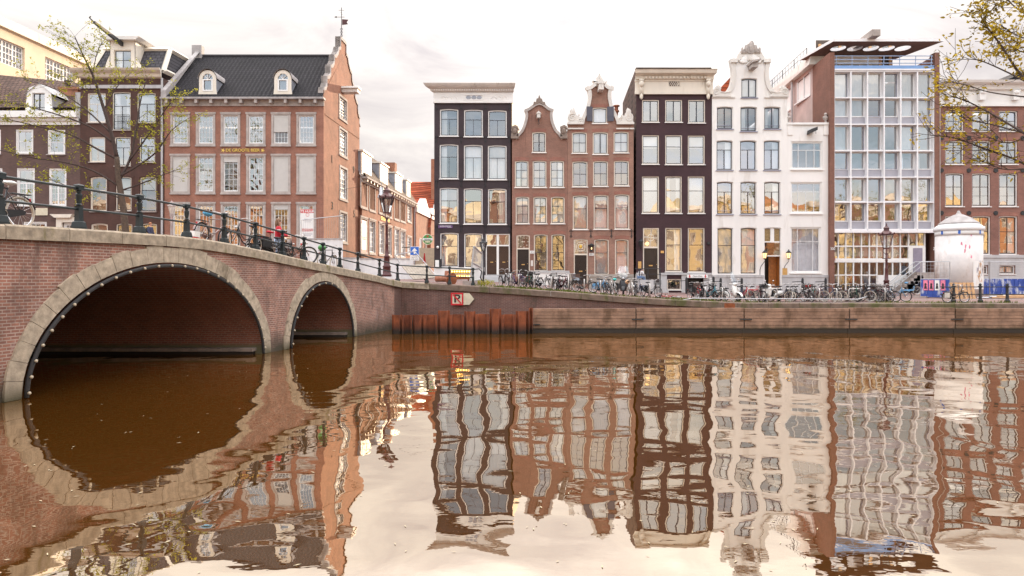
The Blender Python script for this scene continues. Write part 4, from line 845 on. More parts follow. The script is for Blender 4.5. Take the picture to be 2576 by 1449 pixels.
# rear wing with pink concrete side wall
xa = x0 + q1; zw = B.p(0, 165)[1]; d2 = 16.5; X2 = x0 + SH * d2; zlw = zs + .1
holes_y = [(4.2, 7.6), (9.3, 12.6)]; zh0, zh1 = zlw - 3.3, zlw - 1.2
m = MB(); lo = [[Vector((d1, zb, 0)), Vector((d2, zb, 0)), Vector((d2, zlw, 0)), Vector((d1, zlw, 0))]] + [[Vector((a, zh0, 0)), Vector((b, zh0, 0)), Vector((b, zh1, 0)), Vector((a, zh1, 0))] for a, b in holes_y]
fl = [q for l in lo for q in l]; m.add([(x0 + SH * q.x, q.x, q.y) for q in fl], [tuple(t) for t in tessellate_polygon(lo)]); m.build('wing_wall', 'pink_concrete', B.root, fix=False)
for a, b in holes_y:
    m = MB(); X = lambda y: x0 + SH * y
    for y in (a, (a + b) / 2, b): m.box(X(y) - .02, y - .07, zh0, X(y) + .12, y + .07, zh1)
    m.box(X(a) - .06, a - .1, zh0 - .12, X(a) + .3, b + .1, zh0); m.build('window_frame', 'sash_white', B.root); MB().quad((X(a) + .1, a, zh0), (X(b) + .1, b, zh0), (X(b) + .1, b, zh1), (X(a) + .1, a, zh1)).build('window_pane', 'curtain', B.root)
m = MB(); m.add([(x0 - .35, d1 - .6, zlw - .85), (x0 + SH * d2 - .35, d2, zlw - .85), (x0 + SH * d2 - .35, d2, zlw + .15), (x0 - .35 + SH * 3, d1 - .6, zlw + .15), (x0 + 6, d1 - .6, zlw - .85), (x0 + 6, d2, zlw - .85), (x0 + 6, d2, zlw + .15), (x0 + 6, d1 - .6, zlw + .15)], [(0, 1, 2, 3), (4, 7, 6, 5), (0, 3, 7, 4), (3, 2, 6, 7), (0, 4, 5, 1), (1, 5, 6, 2)]); m.build('roof_edge', 'offwhite', B.root)
m = MB(); 
for i in range(15): y = 4.5 + i * .85; X_ = x0 + SH * y - .2; m.tube([(X_, y, zlw + .15), (X_, y, zlw + 1.15)], .015 if i % 4 else .04, 4)
for z in (.65, 1.15): m.tube([(x0 + SH * 4.5 - .2, 4.5, zlw + z), (x0 + SH * 16.4 - .2, 16.4, zlw + z)], .025, 4)
m.build('roof_railing', 'iron', B.root); MB().tube([(x0 + SH * 8.4 - .25, 8.4, 3), (x0 + SH * 8.4 - .25, 8.4, zlw + .2)], .11, 6).build('drainpipe', 'plinth', B.root)
MB().quad((x0 + SH * d2, d2, zb), (x3 + SH * d2, d2, zb), (x3 + SH * d2, d2, zlw), (x0 + SH * d2, d2, zlw)).build('rear_wall', 'b_office', B.root)
MB().quad((x3, .4, zb), (x3 + SH * d2, d2, zb), (x3 + SH * d2, d2, zt), (x3, .4, zt)).build('side_wall', 'b_office', B.root)
for xx, s_ in ((95, '300'), (612, '298')): x, z = B.p(xx, 1172); text(s_, .34, B.root, (x + .0 + (.06 if xx > 100 else .1), -.37, z), 'sign_white', sx=.85)
q = B.rect((102, 1217, 124, 1229)); MB().box(q[0], .02, q[1], q[2], .05, q[3]).build('sale_card', 'sign_white', B.root); text('SALE', .26, B.root, ((q[0] + q[2]) / 2, .01, (q[1] + q[3]) / 2), 'sign_red', sx=.8)
# mannequins in the shop
for (u, mat, nm, lab) in ((2108, 'white_cloth', 'white', 'white coat, nearest the left brick pier'), (2126, 'tan_cloth', 'tan', 'long tan coat'), (2142, 'orange_cloth', 'red', 'bright red coat'), (2181, 'white_cloth', 'blue', 'pale blue blouse'), (2274, 'jeans_light', 'denim', 'blue denim shirt')):
    p_ = P(u, 733, YF + 1.0); t = thing('mannequin', 'shop mannequin in a %s behind the shopfront glass' % lab, 'mannequin', (p_.x, p_.y, zf + (.75 if u > 2200 else 0)), 0, 'mannequins in the shop window')
    MB().lathe([(.13, .75), (.2, .8), (.24, 1.0), (.2, 1.2), (.25, 1.45), (.2, 1.52), (.07, 1.58)], n=10).build('coat', mat, t, True)
    m = MB()
    for q in (-1, 1): m.tube([(q * .23, 0, 1.45), (q * .3, -.03, 1.15), (q * .27, -.1, .9)], .07, 6, r1=.05)
    m.build('sleeve', mat, t, True); m = MB().ball((0, 0, 1.72), (.09, .1, .13), 8, 6); m.tube([(0, 0, 1.55), (0, 0, 1.65)], .045, 6); m.build('head', 'white', t, True)
    m = MB(); m.tube([(-.1, 0, .8), (-.1, 0, .03)], .07, 6, r1=.05); m.tube([(.1, 0, .8), (.1, 0, .03)], .07, 6, r1=.05); m.build('leg', 'black_cloth' if nm != 'red' else 'room_warm', t)

# ================================================================ right brick house
B = Bld('right_brick_house', 'wide brown brick house with white cornice and round iron wall anchors behind the advertising pillar', Z6)
xl, xr = B.p(638, 0)[0], B.p(1270, 0)[0]; zt = B.p(0, 450)[1]; zp = B.p(0, 1202)[1]; zb = 1.4; wins = []
for i, x in enumerate((677, 812, 948, 1084, 1190)):
    for j, (a, b, l) in enumerate(((475, 580, '4'), (627, 746, 'Rt'), (790, 958, 'R'), (1005, 1200, 'R'))): wins.append(((x, a, x + 93, b), l, ['none', 'none', 'none', 'right' if i == 2 else 'none'][j], j))
    wins.append(((x, 1253, x + 80, 1298), 'V', 'wide', 4))
wall(B, [(xl, zb), (xr, zb), (xr, zt), (xl, zt)], [hole(B, w[0], .05) for w in wins], 'b_right')
for (r, l, c, j) in wins: window(B, r, l, c, 'white', 'sash_dark' if j == 0 else 'sash_brown', gl='glass_strong' if j < 4 else 'glass', rise=.05, y0=.1, sw=.07, back='room_warm' if 0 < j < 4 else None, lint='b_lintel' if j < 4 else None)
shell(B, xl, xr, zb, zt + 2.0, 12, 'b_right', flat=False); q = B.p(0, 335)[1]
band(B, xl - .05, zt - .05, xr, q - .7, 'white', .12, 'fascia'); band(B, xl - .08, zt - .1, xr, zt + .15, 'white', .2, 'moulding'); m = MB(); prof = [(0, q - .75), (.35, q - .65), (.4, q - .35), (.8, q - .2), (.9, q), (0, q + .05)]; n = len(prof)
m.add([(xl - .08 - .08 * k, -k, z) for k, z in prof] + [(xr, -k, z) for k, z in prof], [(i, i + 1, n + i + 1, n + i) for i in range(n - 1)] + [tuple(range(n)), tuple(range(2 * n - 1, n - 1, -1))]); m.build('cornice', 'white', B.root)
x = xl + .5
for i in range(5):
    m = MB().prism([(x, q - 1.6), (x + .45, q - 1.6), (x + .6, q - .72), (x - .05, q - .72)], -.45, -.1); m.ball((x + .25, -.4, q - .95), (.3, .16, .2), 8, 6); m.build('bracket', 'white', B.root); x += 2.9
X1 = (2478 - U0) / F * 61.7; MB().prism([(X1, q), (xr + 2, q), (xr + 2, q + .48 * (xr + 2 - X1))], 2.5, 11).build('roof', 'tiles_dark', B.root)
x_ = [B.p(x, 0)[0] for x in (657, 795, 930, 1066, 1200)]
for y in (614, 777, 991):
    z = B.p(0, y)[1]
    for X in x_: m = MB(); m.prism([(X + .19 * math.cos(a * .524), z + .19 * math.sin(a * .524)) for a in range(12)], -.07, -.002); m.build('wall_anchor', 'iron', B.root)
bs = sorted([B.rect(w[0]) for w in wins if w[3] == 4]); ed = [xl] + [v for r in bs for v in (r[0] - .01, r[2] + .01)] + [xr]
for i in range(0, len(ed), 2): band(B, ed[i], 1.3, ed[i + 1], zp - .25, 'plinth', .06, 'plinth')
for r in bs: band(B, r[0] - .01, r[3] + .005, r[2] + .01, zp - .25, 'plinth', .058, 'lintel'); band(B, r[0] - .01, 1.3, r[2] + .01, r[1] - .15, 'plinth', .058, 'plinth')
band(B, xl, zp - .25, xr, zp - .0, 'plinth', .12, 'plinth_cap')
MB().tube([(xl + .08, -.12, 1.5), (xl + .08, -.12, zt)], .09, 6).build('drainpipe', 'stone', B.root)

# ================================================================ the big corner house with the inscription
B = Bld('inscribed_corner_house', 'broad red brick corner house with gold inscription, dark tiled roof and two arched dormers', Z2)
xl, xr = B.p(27, 0)[0], B.p(1010, 0)[0]; zt = B.p(0, 425)[1]; zb = 2.4; wins = []
X6 = ((65, 185), (222, 342), (376, 496), (533, 652), (688, 806), (843, 963))
st = [['none', 'none', 'none', 'none', 'blind.6', 'none'], ['blind1', 'none', 'blind.16', 'none', 'blind1', 'blind1'], ['none', 'none', 'none', 'none', 'blind.12', 'none']]
for i, (a, b) in enumerate(X6):
    for j, (t_, b_) in enumerate(((500, 702), (757, 998), (1054, 1330))): wins.append(((a, t_, b, b_), st[j][i], j, i))
wall(B, [(xl, zb), (xr, zb), (xr, zt), (xl, zt)], [arch(*inset(B.rect(w[0]), .19)) for w in wins], 'b_red')
for (r, c, j, i) in wins:
    q = B.rect(r); qi = inset(q, .19); m = MB(); ring(m, arch(*q), arch(*inset(qi, .004)), -.045, .03, outside=True); m.box(q[0] - .05, -.09, q[3] - .1, q[2] + .05, .0, q[3] + .06); m.box(q[0] - .04, -.1, q[1] - .08, q[2] + .04, .0, q[1] + .06); fr = m.build('stone_surround', 'stone', B.root)
    if c.startswith('blind'): f_ = float(c[5:] or 1); m = MB().box(qi[0] + .02, .015, qi[3] - (qi[3] - qi[1]) * f_ + .01, qi[2] - .02, .045, qi[3] - .02); m.box(qi[0] + .01, .0, qi[3] - .16, qi[2] - .01, .055, qi[3] - .005); m.build('screen', 'blind', fr)
    window(B, qi, 'g46' if j == 0 else 'g36' if j == 1 else 'g44', 'none', 'white', 'sash_white', gl='glass_strong' if c == 'none' else 'glass_soft', cw=.06, sw=.05, sill=None, local=True, back='room_warm' if j and c != 'blind1' else None)
zc0, zc1 = B.p(0, 458)[1], B.p(0, 411)[1]; band(B, xl - .05, zc0, xr + .05, zc0 + .55, 'stone', .1, 'fascia'); m = MB().box(xl - .1, -.62, zc1 - .16, xr + .15, .1, zc1); m.build('gutter', 'lead', B.root)
x = xl + .3
while x < xr: MB().box(x, -.55, zc1 - .5, x + .22, -.09, zc1 - .17).build('bracket', 'stone', B.root); x += 1.28
x, z = B.p(512, 731); text('DE GROOTE BEER', .36, B.root, (x, -.03, z), 'gold', sx=1.02, ext=.02, bold=.006)
for dx in (-1.72, 1.72):
    m = MB(); m.add([(x + dx + .2 * (1 if i % 2 == 0 else .38) * math.sin(i * math.pi / 5 + .3), -.03, z + .2 * (1 if i % 2 == 0 else .38) * math.cos(i * math.pi / 5 + .3)) for i in range(10)], [tuple(range(10))]); m.build('star', 'gold', B.root)
# roof: ridge at half depth, hipless, between parapet gables
D = 10.8; zr = H + (VH - 128) / F * (YF + D / 2) - .5; ze = zc1 + .02; s5 = SH * D / 2
m = MB(); m.add([(xl, -.5, ze), (xr, -.5, ze), (xr + s5, D / 2, zr), (xl + s5, D / 2, zr), (xl + 2 * s5, D + .5, ze), (xr + 2 * s5, D + .5, ze)], [(0, 1, 2, 3), (3, 2, 5, 4)]); m.build('roof', 'tiles_dark', B.root)
m = MB().tube([(xl + s5, D / 2, zr + .05), (xr + s5, D / 2, zr + .05)], .12, 6); m.build('ridge_tile', 'roof_dark', B.root)
slope = (zr - ze) / (D / 2 + .5); zy = lambda y: ze + slope * (y + .5)
for (a, b) in ((246, 352), (709, 815)):
    q = B.rect((a, 238, b, 402)); yy = -.15; w = q[2] - q[0]; hw = w / 2; xc = (q[0] + q[2]) / 2; z0 = zy(yy) - .1; ztop = q[3]; zs_ = ztop - hw
    o = [(q[0] - .08, z0), (q[2] + .08, z0), (q[2], z0 + .6), (q[2], zs_)] + [(xc + hw * math.cos(t * math.pi / 10), zs_ + hw * math.sin(t * math.pi / 10)) for t in range(1, 10)] + [(q[0], zs_), (q[0], z0 + .6)]
    ih = hw - .3; wi = [(xc - ih, z0 + .35), (xc + ih, z0 + .35), (xc + ih, zs_)] + [(xc + ih * math.cos(t * math.pi / 8), zs_ + ih * math.sin(t * math.pi / 8)) for t in range(1, 8)] + [(xc - ih, zs_)]
    m = MB(); face_holes(m, o, [wi], yy, depth=.12); dm = m.build('dormer', 'cream', B.root, fix=False)
    m = MB(); n = len(o) - 4; pts = [o[3]] + o[4:-2] + [o[-2]]; pts = o[2:-0][:]; pts = [(q[2] + .06, zs_ - .02)] + [(xc + (hw + .08) * math.cos(t * math.pi / 12), zs_ + (hw + .08) * math.sin(t * math.pi / 12)) for t in range(13)] + [(q[0] - .06, zs_ - .02)]
    m.add([(x, yy - .12, z) for x, z in pts] + [(x, yy + (z - z0) / slope + .6, z) for x, z in pts], [(i, i + 1, len(pts) + i + 1, len(pts) + i) for i in range(len(pts) - 1)]); m.build('dormer_roof', 'lead', dm)
    for x in (q[0] + .02, q[2] - .02): MB().add([(x, yy + .01, z0), (x, yy + .01, zs_), (x, yy + (zs_ - z0) / slope + .3, zs_)], [(0, 1, 2)]).build('dormer_cheek', 'zinc', dm)
    m = MB(); ring(m, [(xc - ih + .005, z0 + .36), (xc + ih - .005, z0 + .36), (xc + ih - .005, zs_ - .05), (xc - ih + .005, zs_ - .05)], [(xc - ih + .12, z0 + .48), (xc + ih - .12, z0 + .48), (xc + ih - .12, zs_ - .15), (xc - ih + .12, zs_ - .15)], yy - .03, yy + .06, outside=True)
    for t in (1, 2, 3): an = t * math.pi / 4; m.tube([(xc, yy + .03, zs_ - .02), (xc + ih * math.cos(an), yy + .03, zs_ + ih * math.sin(an))], .03, 4)
    m.build('sash', 'white', dm); MB().add([(x, yy + .09, z) for x, z in wi], [tuple(range(len(wi)))]).build('pane', 'glass_strong', dm)
# left parapet and right gable (side wall facing the street)
m = MB()
for i in range(1): m.add([(xl - .02, -.55, ze - .2), (xl + .38, -.55, ze - .2), (xl + .38 + s5, D / 2, zr + .6), (xl - .02 + s5, D / 2, zr + .6), (xl - .02, -.55, ze + .55), (xl + .38, -.55, ze + .55)], [(0, 1, 5, 4), (4, 5, 2, 3), (1, 2, 5)])
m.prism([(xl - .02 + s5 - .35, zr - .6), (xl + .55 + s5, zr - .6), (xl + .55 + s5, zr + .95), (xl - .02 + s5 - .35, zr + .95)], D / 2 - .3, D / 2 + .3); m.build('parapet', 'lead', B.root)
MB().quad((xl, 0, zb), (xl + 2 * s5, D, zb), (xl + 2 * s5, D, zt), (xl, 0, zt)).build('side_wall', 'b_red', B.root)
MB().quad((xl + 2 * s5, D, zb), (xr + 2 * s5, D, zb), (xr + 2 * s5, D, zt), (xl + 2 * s5, D, zt)).build('rear_wall', 'b_red', B.root)
th = math.atan2(1, SH); S = Bld.__new__(Bld); S.T = Z2; S.x0, S.y0, S.th = xr, YF, th; S.c, S.s = math.cos(th), math.sin(th)
S.root = bpy.data.objects.new('street_side', None); COL.objects.link(S.root); S.root.parent = B.root; S.root.location = (xr, 0, 0); S.root.rotation_euler = (0, 0, th)
Ls = math.hypot(D, SH * D); hm = Ls / 2; gz = zr + .75
hs = [(0, ze + .0), (.0, ze + .75), (.12, ze + 1.0), (.5, ze + 1.15), (.78, ze + 1.55), (.8, ze + 2.2), (1.3, ze + 2.35), (1.75, ze + 2.75), (1.8, ze + 3.5), (2.25, ze + 3.6), (2.75, ze + 4.1), (2.85, ze + 4.75), (3.3, ze + 4.85), (3.85, ze + 5.35), (4.15, ze + 5.9), (4.35, gz - .2), (4.6, gz - .15), (4.6, gz + .85), (hm, gz + .85)]
gl = hs + [(Ls - x, z) for x, z in hs[::-1][1:]]
sw = []
for (a, t_, b_, b) in ((1103, 377, 528, 1154), (1105, 578, 757, 1156), (1107, 818, 1031, 1157), (1107, 1098, 1300, 1156)):
    xa, zt_ = S.p(a, t_); xb = S.p(b, t_)[0]; zb_ = S.p(a, b_)[1]; sw.append((xa, zb_, xb, zt_))
m = MB(); face_holes(m, [(0, zb), (Ls, zb)] + gl[::-1], [arch(*inset(r, .19)) for r in sw]); w = m.build('street_side_wall', 'b_redside', B.root, fix=False); w.location = S.root.location; w.rotation_euler = S.root.rotation_euler
m = MB(); n = len(gl); m.add([(x, .02, z) for x, z in gl] + [(x, .5, z) for x, z in gl], [(i, i + 1, n + i + 1, n + i) for i in range(n - 1)], 1); m.add([(x, .5, z) for x, z in gl], [tuple(range(n))], 0)
m.add([(x, -.08, z + .0) for x, z in gl[1:-1]] + [(x, .5, z + .0) for x, z in gl[1:-1]] + [(x, -.08, z - .28) for x, z in gl[1:-1]], [(i, i + 1, n - 2 + i + 1, n - 2 + i) for i in range(n - 3)] + [(i, i + 1, 2 * (n - 2) + i + 1, 2 * (n - 2) + i) for i in range(n - 3)], 1)
g_ = m.build('gable_parapet', ['b_redside', 'stone'], B.root, fix=False); g_.location = w.location; g_.rotation_euler = w.rotation_euler
bpy.data.objects.remove(S.root); S.root = w
for j, r in enumerate(sw):
    ri = inset(r, .19); m = MB(); ring(m, arch(*r), arch(*inset(ri, .004)), -.05, .03, outside=True); m.box(r[0] - .04, -.1, r[1] - .08, r[2] + .04, .0, r[1] + .06); m.build('stone_surround', 'stone', w)
    ww = window(S, ri, 'g36', 'none', 'white', 'sash_white', gl='glass_strong', cw=.06, sw=.05, sill=None, local=True, parent=B.root); ww.location = w.location; ww.rotation_euler = w.rotation_euler
m = MB().box(.3, -.04, ze - 1.35, Ls - .2, 0, ze - 1.2); m.build('brick_course', 'b_redside', w); m = MB().box(hm - .45, -1.5, ze + 1.9, hm + .45, .3, ze + 2.25); m.prism([(hm - .6, ze + 2.25), (hm + .6, ze + 2.25), (hm + .5, ze + 2.45), (hm - .5, ze + 2.45)], -1.6, .3); m.build('hoist_housing', 'offwhite', w)
for xx, yy, d_ in ((1060, 787, '1'), (1195, 853, '9'), (1062, 1075, '3'), (1197, 1125, '5')): x, z = S.p(xx, yy); text(d_, 1.0, w, (x, -.03, z), 'black_cloth', ext=.01)
# weather vane
p_ = Vector((xr + s5 - .15, YF + D / 2, gz + .85)); t = thing('weather_vane', 'wrought iron weather vane with red flag on the top of the corner gable', 'weather vane', p_)
m = MB().tube([(0, 0, 0), (0, 0, 3.0)], .035, 5); m.tube([(-.45, 0, 2.1), (.3, 0, 2.1)], .025, 4); m.tube([(-.28, 0, 2.75), (.28, 0, 2.75)], .02, 4); m.tube([(0, -.3, 2.45), (0, .3, 2.45)], .02, 4)
for i in range(3): m.torus((0, 0, .35 + i * .3), .11, .02, 10, 4)
m.prism([(-.45, 2.0), (-.7, 2.1), (-.45, 2.2)], -.01, .01); m.build('vane_rod', 'iron', t); m = MB().prism([(.06, 1.35), (.62, 1.42), (.5, 1.62), (.66, 1.85), (.06, 1.9)], -.015, .015); m.build('flag', 'lamp_red', t)
# rent banners
def banner(par, r, y):
    x0, z0, x1, z1 = r; w, h = x1 - x0, z1 - z0; b = MB().box(x0, y, z0, x1, y + .02, z1).build('rent_banner', 'sign_white', par); c = (x0 + x1) / 2
    MB().box(x0 + .02, y - .006, z1 - h * .10, x1 - .02, y - .002, z1 - .02).build('banner_stripe', 'sign_red', b); MB().box(x0 + .02, y - .006, z0 + .02, x1 - .02, y - .002, z0 + h * .10).build('banner_stripe', 'sign_red', b)
    text('TE HUUR', w * .225, b, (c, y - .012, z1 - h * .058), 'sign_white', ext=.002, bold=.008); text('SPECTACULAIRE\nGALERIERUIMTE', w * .105, b, (c, y - .008, z0 + h * .45), 'sign_red', ext=.002, bold=.004)
    m = MB().torus((c, y - .005, z1 - h * .15), w * .11, .012, 14, 4); m.build('banner_emblem', 'sign_red', b); m = MB()
    for i, (q, l) in enumerate(((.74, .5), (.70, .62), (.66, .44), (.36, .66), (.33, .66), (.30, .5), (.22, .6), (.19, .6))): m.box(c - w * l * .5, y - .005, z0 + h * q, c + w * l * .5, y - .002, z0 + h * q + .035)
    m.build('small_print', 'office_panel', b)
q = B.rect((866, 1094, 956, 1328)); banner(B.root, q, -.02)
BGB = B

# ================================================================ the lower house along the street
P0 = Vector((B.x0 + xr + SH * D, YF + D, 0)); th = math.atan2(1, SH)
B = Bld('street_house', 'long two storey red brick house down the side street with eaves brackets and four dormers', ZK, P0.x + .25, P0.y + .02, th)
Lk = B.L(1041, 500)[0]; ze = B.L(905.5, 446)[1]; zb = 2.4; wins = []
for i, (a, b) in enumerate(((36, 123), (143, 223), (262, 335), (350, 424), (452, 518), (528, 594), (612, 668))):
    xa, xb = B.p(a, 600)[0], B.p(b, 600)[0]
    ta = [320, 375, 425, 470, 540, 575, 640][i]; ba = [715, 755, 790, 830, 865, 890, 895][i]; tb = [825, 855, 895, 930, 955, 980, 1065][i]; bb = [1280, 1290, 1305, 1320, 1330, 1340, 1300][i]
    wins.append((xa, B.p(a, ba)[1], xb, B.p(a, ta)[1], 0, i)); wins.append((xa, B.p(a, bb)[1], xb, B.p(a, tb)[1], 1, i))
zm_ = (min(w[1] for w in wins if w[4] == 0) + max(w[3] for w in wins if w[4] == 1)) / 2
for k_, (za_, zb_) in enumerate(((zm_, ze), (zb, zm_))): wall(B, [(0, za_), (Lk, za_), (Lk, zb_), (0, zb_)], [arch(*inset(w[:4], .2)) for w in wins if w[4] == k_], 'b_redside')
for w in wins:
    r = w[:4]; ri = inset(r, .2); m = MB(); ring(m, arch(*r), arch(*inset(ri, .004)), -.05, .03, outside=True); m.box(r[0] - .05, -.1, r[3] - .08, r[2] + .05, 0, r[3] + .08); m.box(r[0] - .04, -.1, r[1] - .08, r[2] + .04, 0, r[1] + .06); m.build('stone_surround', 'stone', B.root)
    window(B, ri, 'g36', 'full', 'white', 'sash_white', gl='glass_soft', cw=.06, sw=.05, sill=None, local=True)
band(B, 0, ze - .35, Lk, ze - .02, 'offwhite', .08, 'fascia'); MB().box(-.1, -.6, ze, Lk + .15, .1, ze + .18).build('gutter', 'stone', B.root); x = .3
while x < Lk: MB().box(x, -.5, ze - .28, x + .22, -.08, ze - .0).build('bracket', 'cream', B.root); x += 1.3
m = MB(); rz_ = ze + 4.3; m.add([(0, -.5, ze + .15), (Lk, -.5, ze + .15), (Lk, 2.3, rz_), (0, 2.3, rz_)], [(0, 1, 2, 3)]); m.build('roof', 'tiles_street', B.root)
for x in (0, Lk): m = MB().add([(x, 0, zb), (x, 9, zb), (x, 9, ze), (x, 2.3, rz_ - .02), (x, 0, ze)], [(0, 1, 2, 3, 4)]); m.build('end_wall', 'b_redside', B.root)
m = MB(); m.box(Lk - 4.6, 1.6, rz_ - 1.2, Lk - 3.4, 3.0, rz_ + .9); m.add([(Lk - .05, -.55, ze + .15), (Lk + .3, -.55, ze + .15), (Lk + .3, 2.4, rz_ + .3), (Lk - .05, 2.4, rz_ + .3)], [(0, 1, 2, 3)]); m.build('chimney', 'b_redside', B.root)
for (a, b, t_) in ((40, 157, 20), (268, 362, 115), (458, 538, 240), (596, 640, 325)):
    xa, xb = B.p(a, 200)[0], B.p(b, 200)[0]; z0 = ze + .35; z1 = z0 + 2.35; m = MB().box(xa, -.15, z0, xb, .0, z1 + .1); m.box(xa - .1, -.3, z1, xb + .1, 1.4, z1 + .16); dm = m.build('dormer', 'cream', B.root)
    for x in (xa + .02, xb - .02): MB().add([(x, 0, z0), (x, 0, z1), (x, 1.3, z1)], [(0, 1, 2)]).build('dormer_cheek', 'zinc', dm)
    w_ = (xb - xa)
    for f in (.1, .55): MB().box(xa + w_ * f, -.19, z0 + .4, xa + w_ * (f + .34), -.152, z1 - .25).build('pane', 'offwhite', dm)
x, z = B.p(342, 868); text('DE KLEINE BEER', .55, B.root, (x, -.03, z), 'gold', ext=.02, bold=.006)
xa, xb = B.p(46, 1000)[0], B.p(98, 1000)[0]; za, zb_ = B.p(46, 1275)[1], B.p(46, 870)[1]; banner(B.root, (xa, za, xb + .25, zb_), -.06)
MB().tube([(Lk - .2, -.15, 3), (Lk - .2, -.15, ze)], .09, 6).build('drainpipe', 'plinth', B.root)
KL = B; E0 = Vector((B.x0 + Lk * B.c, B.y0 + Lk * B.s, 0))
# houses at the far end of the street
B = Bld('sunlit_gable_house', 'sunlit brick house far down the side street with bright white gablet', ZK, E0.x + .3, E0.y + .1, th)
Le = 15.0; zc = B.p(697, 760)[1]; wins = [(2.5 + i * 3.6, z, 4.6 + i * 3.6, z + h) for i in range(3) for z, h in ((zc - 7.6, 4.2), (zc - 12.4, 2.8))]
wall(B, [(0, 2.5), (Le, 2.5), (Le, zc), (0, zc)], [arch(*w) for w in wins], 'b_redside')
for w in wins: window(B, w, 'T', 'none', 'cream', 'white', local=True, sill=('white', .1, .15))
band(B, -.05, zc, Le, zc + .9, 'white', .25, 'cornice'); m = MB().prism([(2.5, zc + .9), (8.5, zc + .9), (5.5, zc + 2.5)], -.3, .6); m.box(9.4, -.5, zc + .6, 13.6, .6, zc + 1.5); m.build('gablet', 'white', B.root)
MB().add([(0, 0, zc), (Le, 0, zc), (Le, 3, zc + 3.4), (0, 3, zc + 3.4)], [(0, 1, 2, 3)]).build('roof', 'tiles_red', B.root); MB().box(0, .3, 2.5, .2, 8, zc).build('side_wall', 'b_redside', B.root)
B2 = Bld('red_roof_house', 'house with a steep orange-red tiled roof rising behind the sunlit gable at the street end', ZK, E0.x - 2.0, E0.y + 9, th - math.pi / 2)
a, b = B2.p(640, 640), B2.p(905, 440); MB().add([(a[0] - 3, 0, a[1] - 4), (b[0], 0, a[1] - 4), (b[0], 5, b[1] + 1.2), (a[0] - 3, 5, b[1] + 1.2)], [(0, 1, 2, 3)]).build('roof', 'tiles_red', B2.root); MB().box(b[0] - .5, 3, a[1], b[0] + .9, 5, b[1] + 4.5).build('chimney', 'b_redside', B2.root); MB().box(a[0] - 3, .1, 2.5, b[0], 8, a[1] - 4).build('wall', 'b_redside', B2.root)
E1 = E0 + Vector((math.cos(th), math.sin(th), 0)) * 15.3
B = Bld('white_trim_house', 'narrow sunlit brick house with white trim and curved gable just left of the black house', ZK, E1.x + .3, E1.y, th)
Lf = 14.0; zc = H + (VH - 545) / F * 115; wins = [(1 + i * 3.2, z, 3 + i * 3.2, z + 3) for i in range(4) for z in (zc - 4.5, zc - 9.5)]
wall(B, [(0, 2.5), (Lf, 2.5), (Lf, zc), (9, zc + 1.0), (7, zc + 2.6), (5, zc + 1.0), (0, zc)], [arch(*w) for w in wins], 'b_redside'); 
for w in wins: window(B, w, 'T', 'none', 'white', 'white', local=True, sill=None, cw=.22)
coping_strip(B, [(0, zc), (4.9, zc + 1.1), (7, zc + 2.7), (9.1, zc + 1.1), (Lf, zc)], .3, .2, 'white'); band(B, 0, 2.5, Lf, 5.2, 'white', .1, 'plinth'); band(B, 0, zc - 5.2, Lf, zc - 4.8, 'white', .15, 'string_course'); MB().box(0, .3, 2.5, .2, 9, zc).build('side_wall', 'b_redside', B.root)

# ================================================================ dark mansard house
B = Bld('mansard_house', 'dark brown house with slate mansard roof and cream dormer carrying a black hoisting beam', Z1)
xl, xr = B.p(520, 0)[0], B.p(1060, 0)[0]; zt = B.p(0, 404)[1]; zb = 2.4
wins = [((566, 497, 683, 690), 'T', 'none'), ((728, 492, 845, 738), 'T', 'both'), ((888, 497, 1006, 690), 'T', 'blind.3'), ((578, 782, 680, 945), 'T', 'blind.45'), ((742, 782, 845, 970), 'T', 'none'), ((903, 782, 1003, 946), 'T', 'none'), ((585, 1040, 690, 1265), 'H', 'none'), ((750, 1040, 850, 1260), 'H', 'blind.5'), ((907, 1040, 1010, 1265), 'H', 'blind.35'), ((590, 1342, 697, 1420), 'none', 'none'), ((752, 1342, 855, 1420), 'none', 'none'), ((912, 1342, 1015, 1420), 'none', 'none')]
wall(B, [(xl, zb), (xr, zb), (xr, zt), (xl, zt)], [hole(B, w[0], .1 if i > 5 else .04) for i, w in enumerate(wins)], 'b_mansard')
for i, (r, l, c) in enumerate(wins): window(B, r, l, c, 'cream', 'sash_dark' if i % 3 else 'cream', rise=.1 if i > 5 else .04, gl='glass_strong' if i < 6 else 'glass', sill=('stone', .07, .1), cw=.07, back='room_warm' if i > 2 else None)
shell(B, xl, xr, zb, zt, 11, 'b_mansard'); z1, z2 = B.p(0, 404)[1], B.p(0, 352)[1]
m = MB(); prof = [(0, z1), (.2, z1 + .1), (.3, z1 + .35), (.55, z1 + .45), (.7, z2 - .15), (.8, z2), (0, z2 + .02)]; n = len(prof)
m.add([(xl - .3 - k * .3, -k, z) for k, z in prof] + [(xr + k * .3 - .2, -k, z) for k, z in prof], [(i, i + 1, n + i + 1, n + i) for i in range(n - 1)] + [tuple(range(n)), tuple(range(2 * n - 1, n - 1, -1))]); m.build('cornice', 'cream', B.root)
z3, z4 = B.p(0, 470)[1], B.p(0, 448)[1]; band(B, xl, z3, xr - .15, z4, 'plinth', .12, 'string_course')
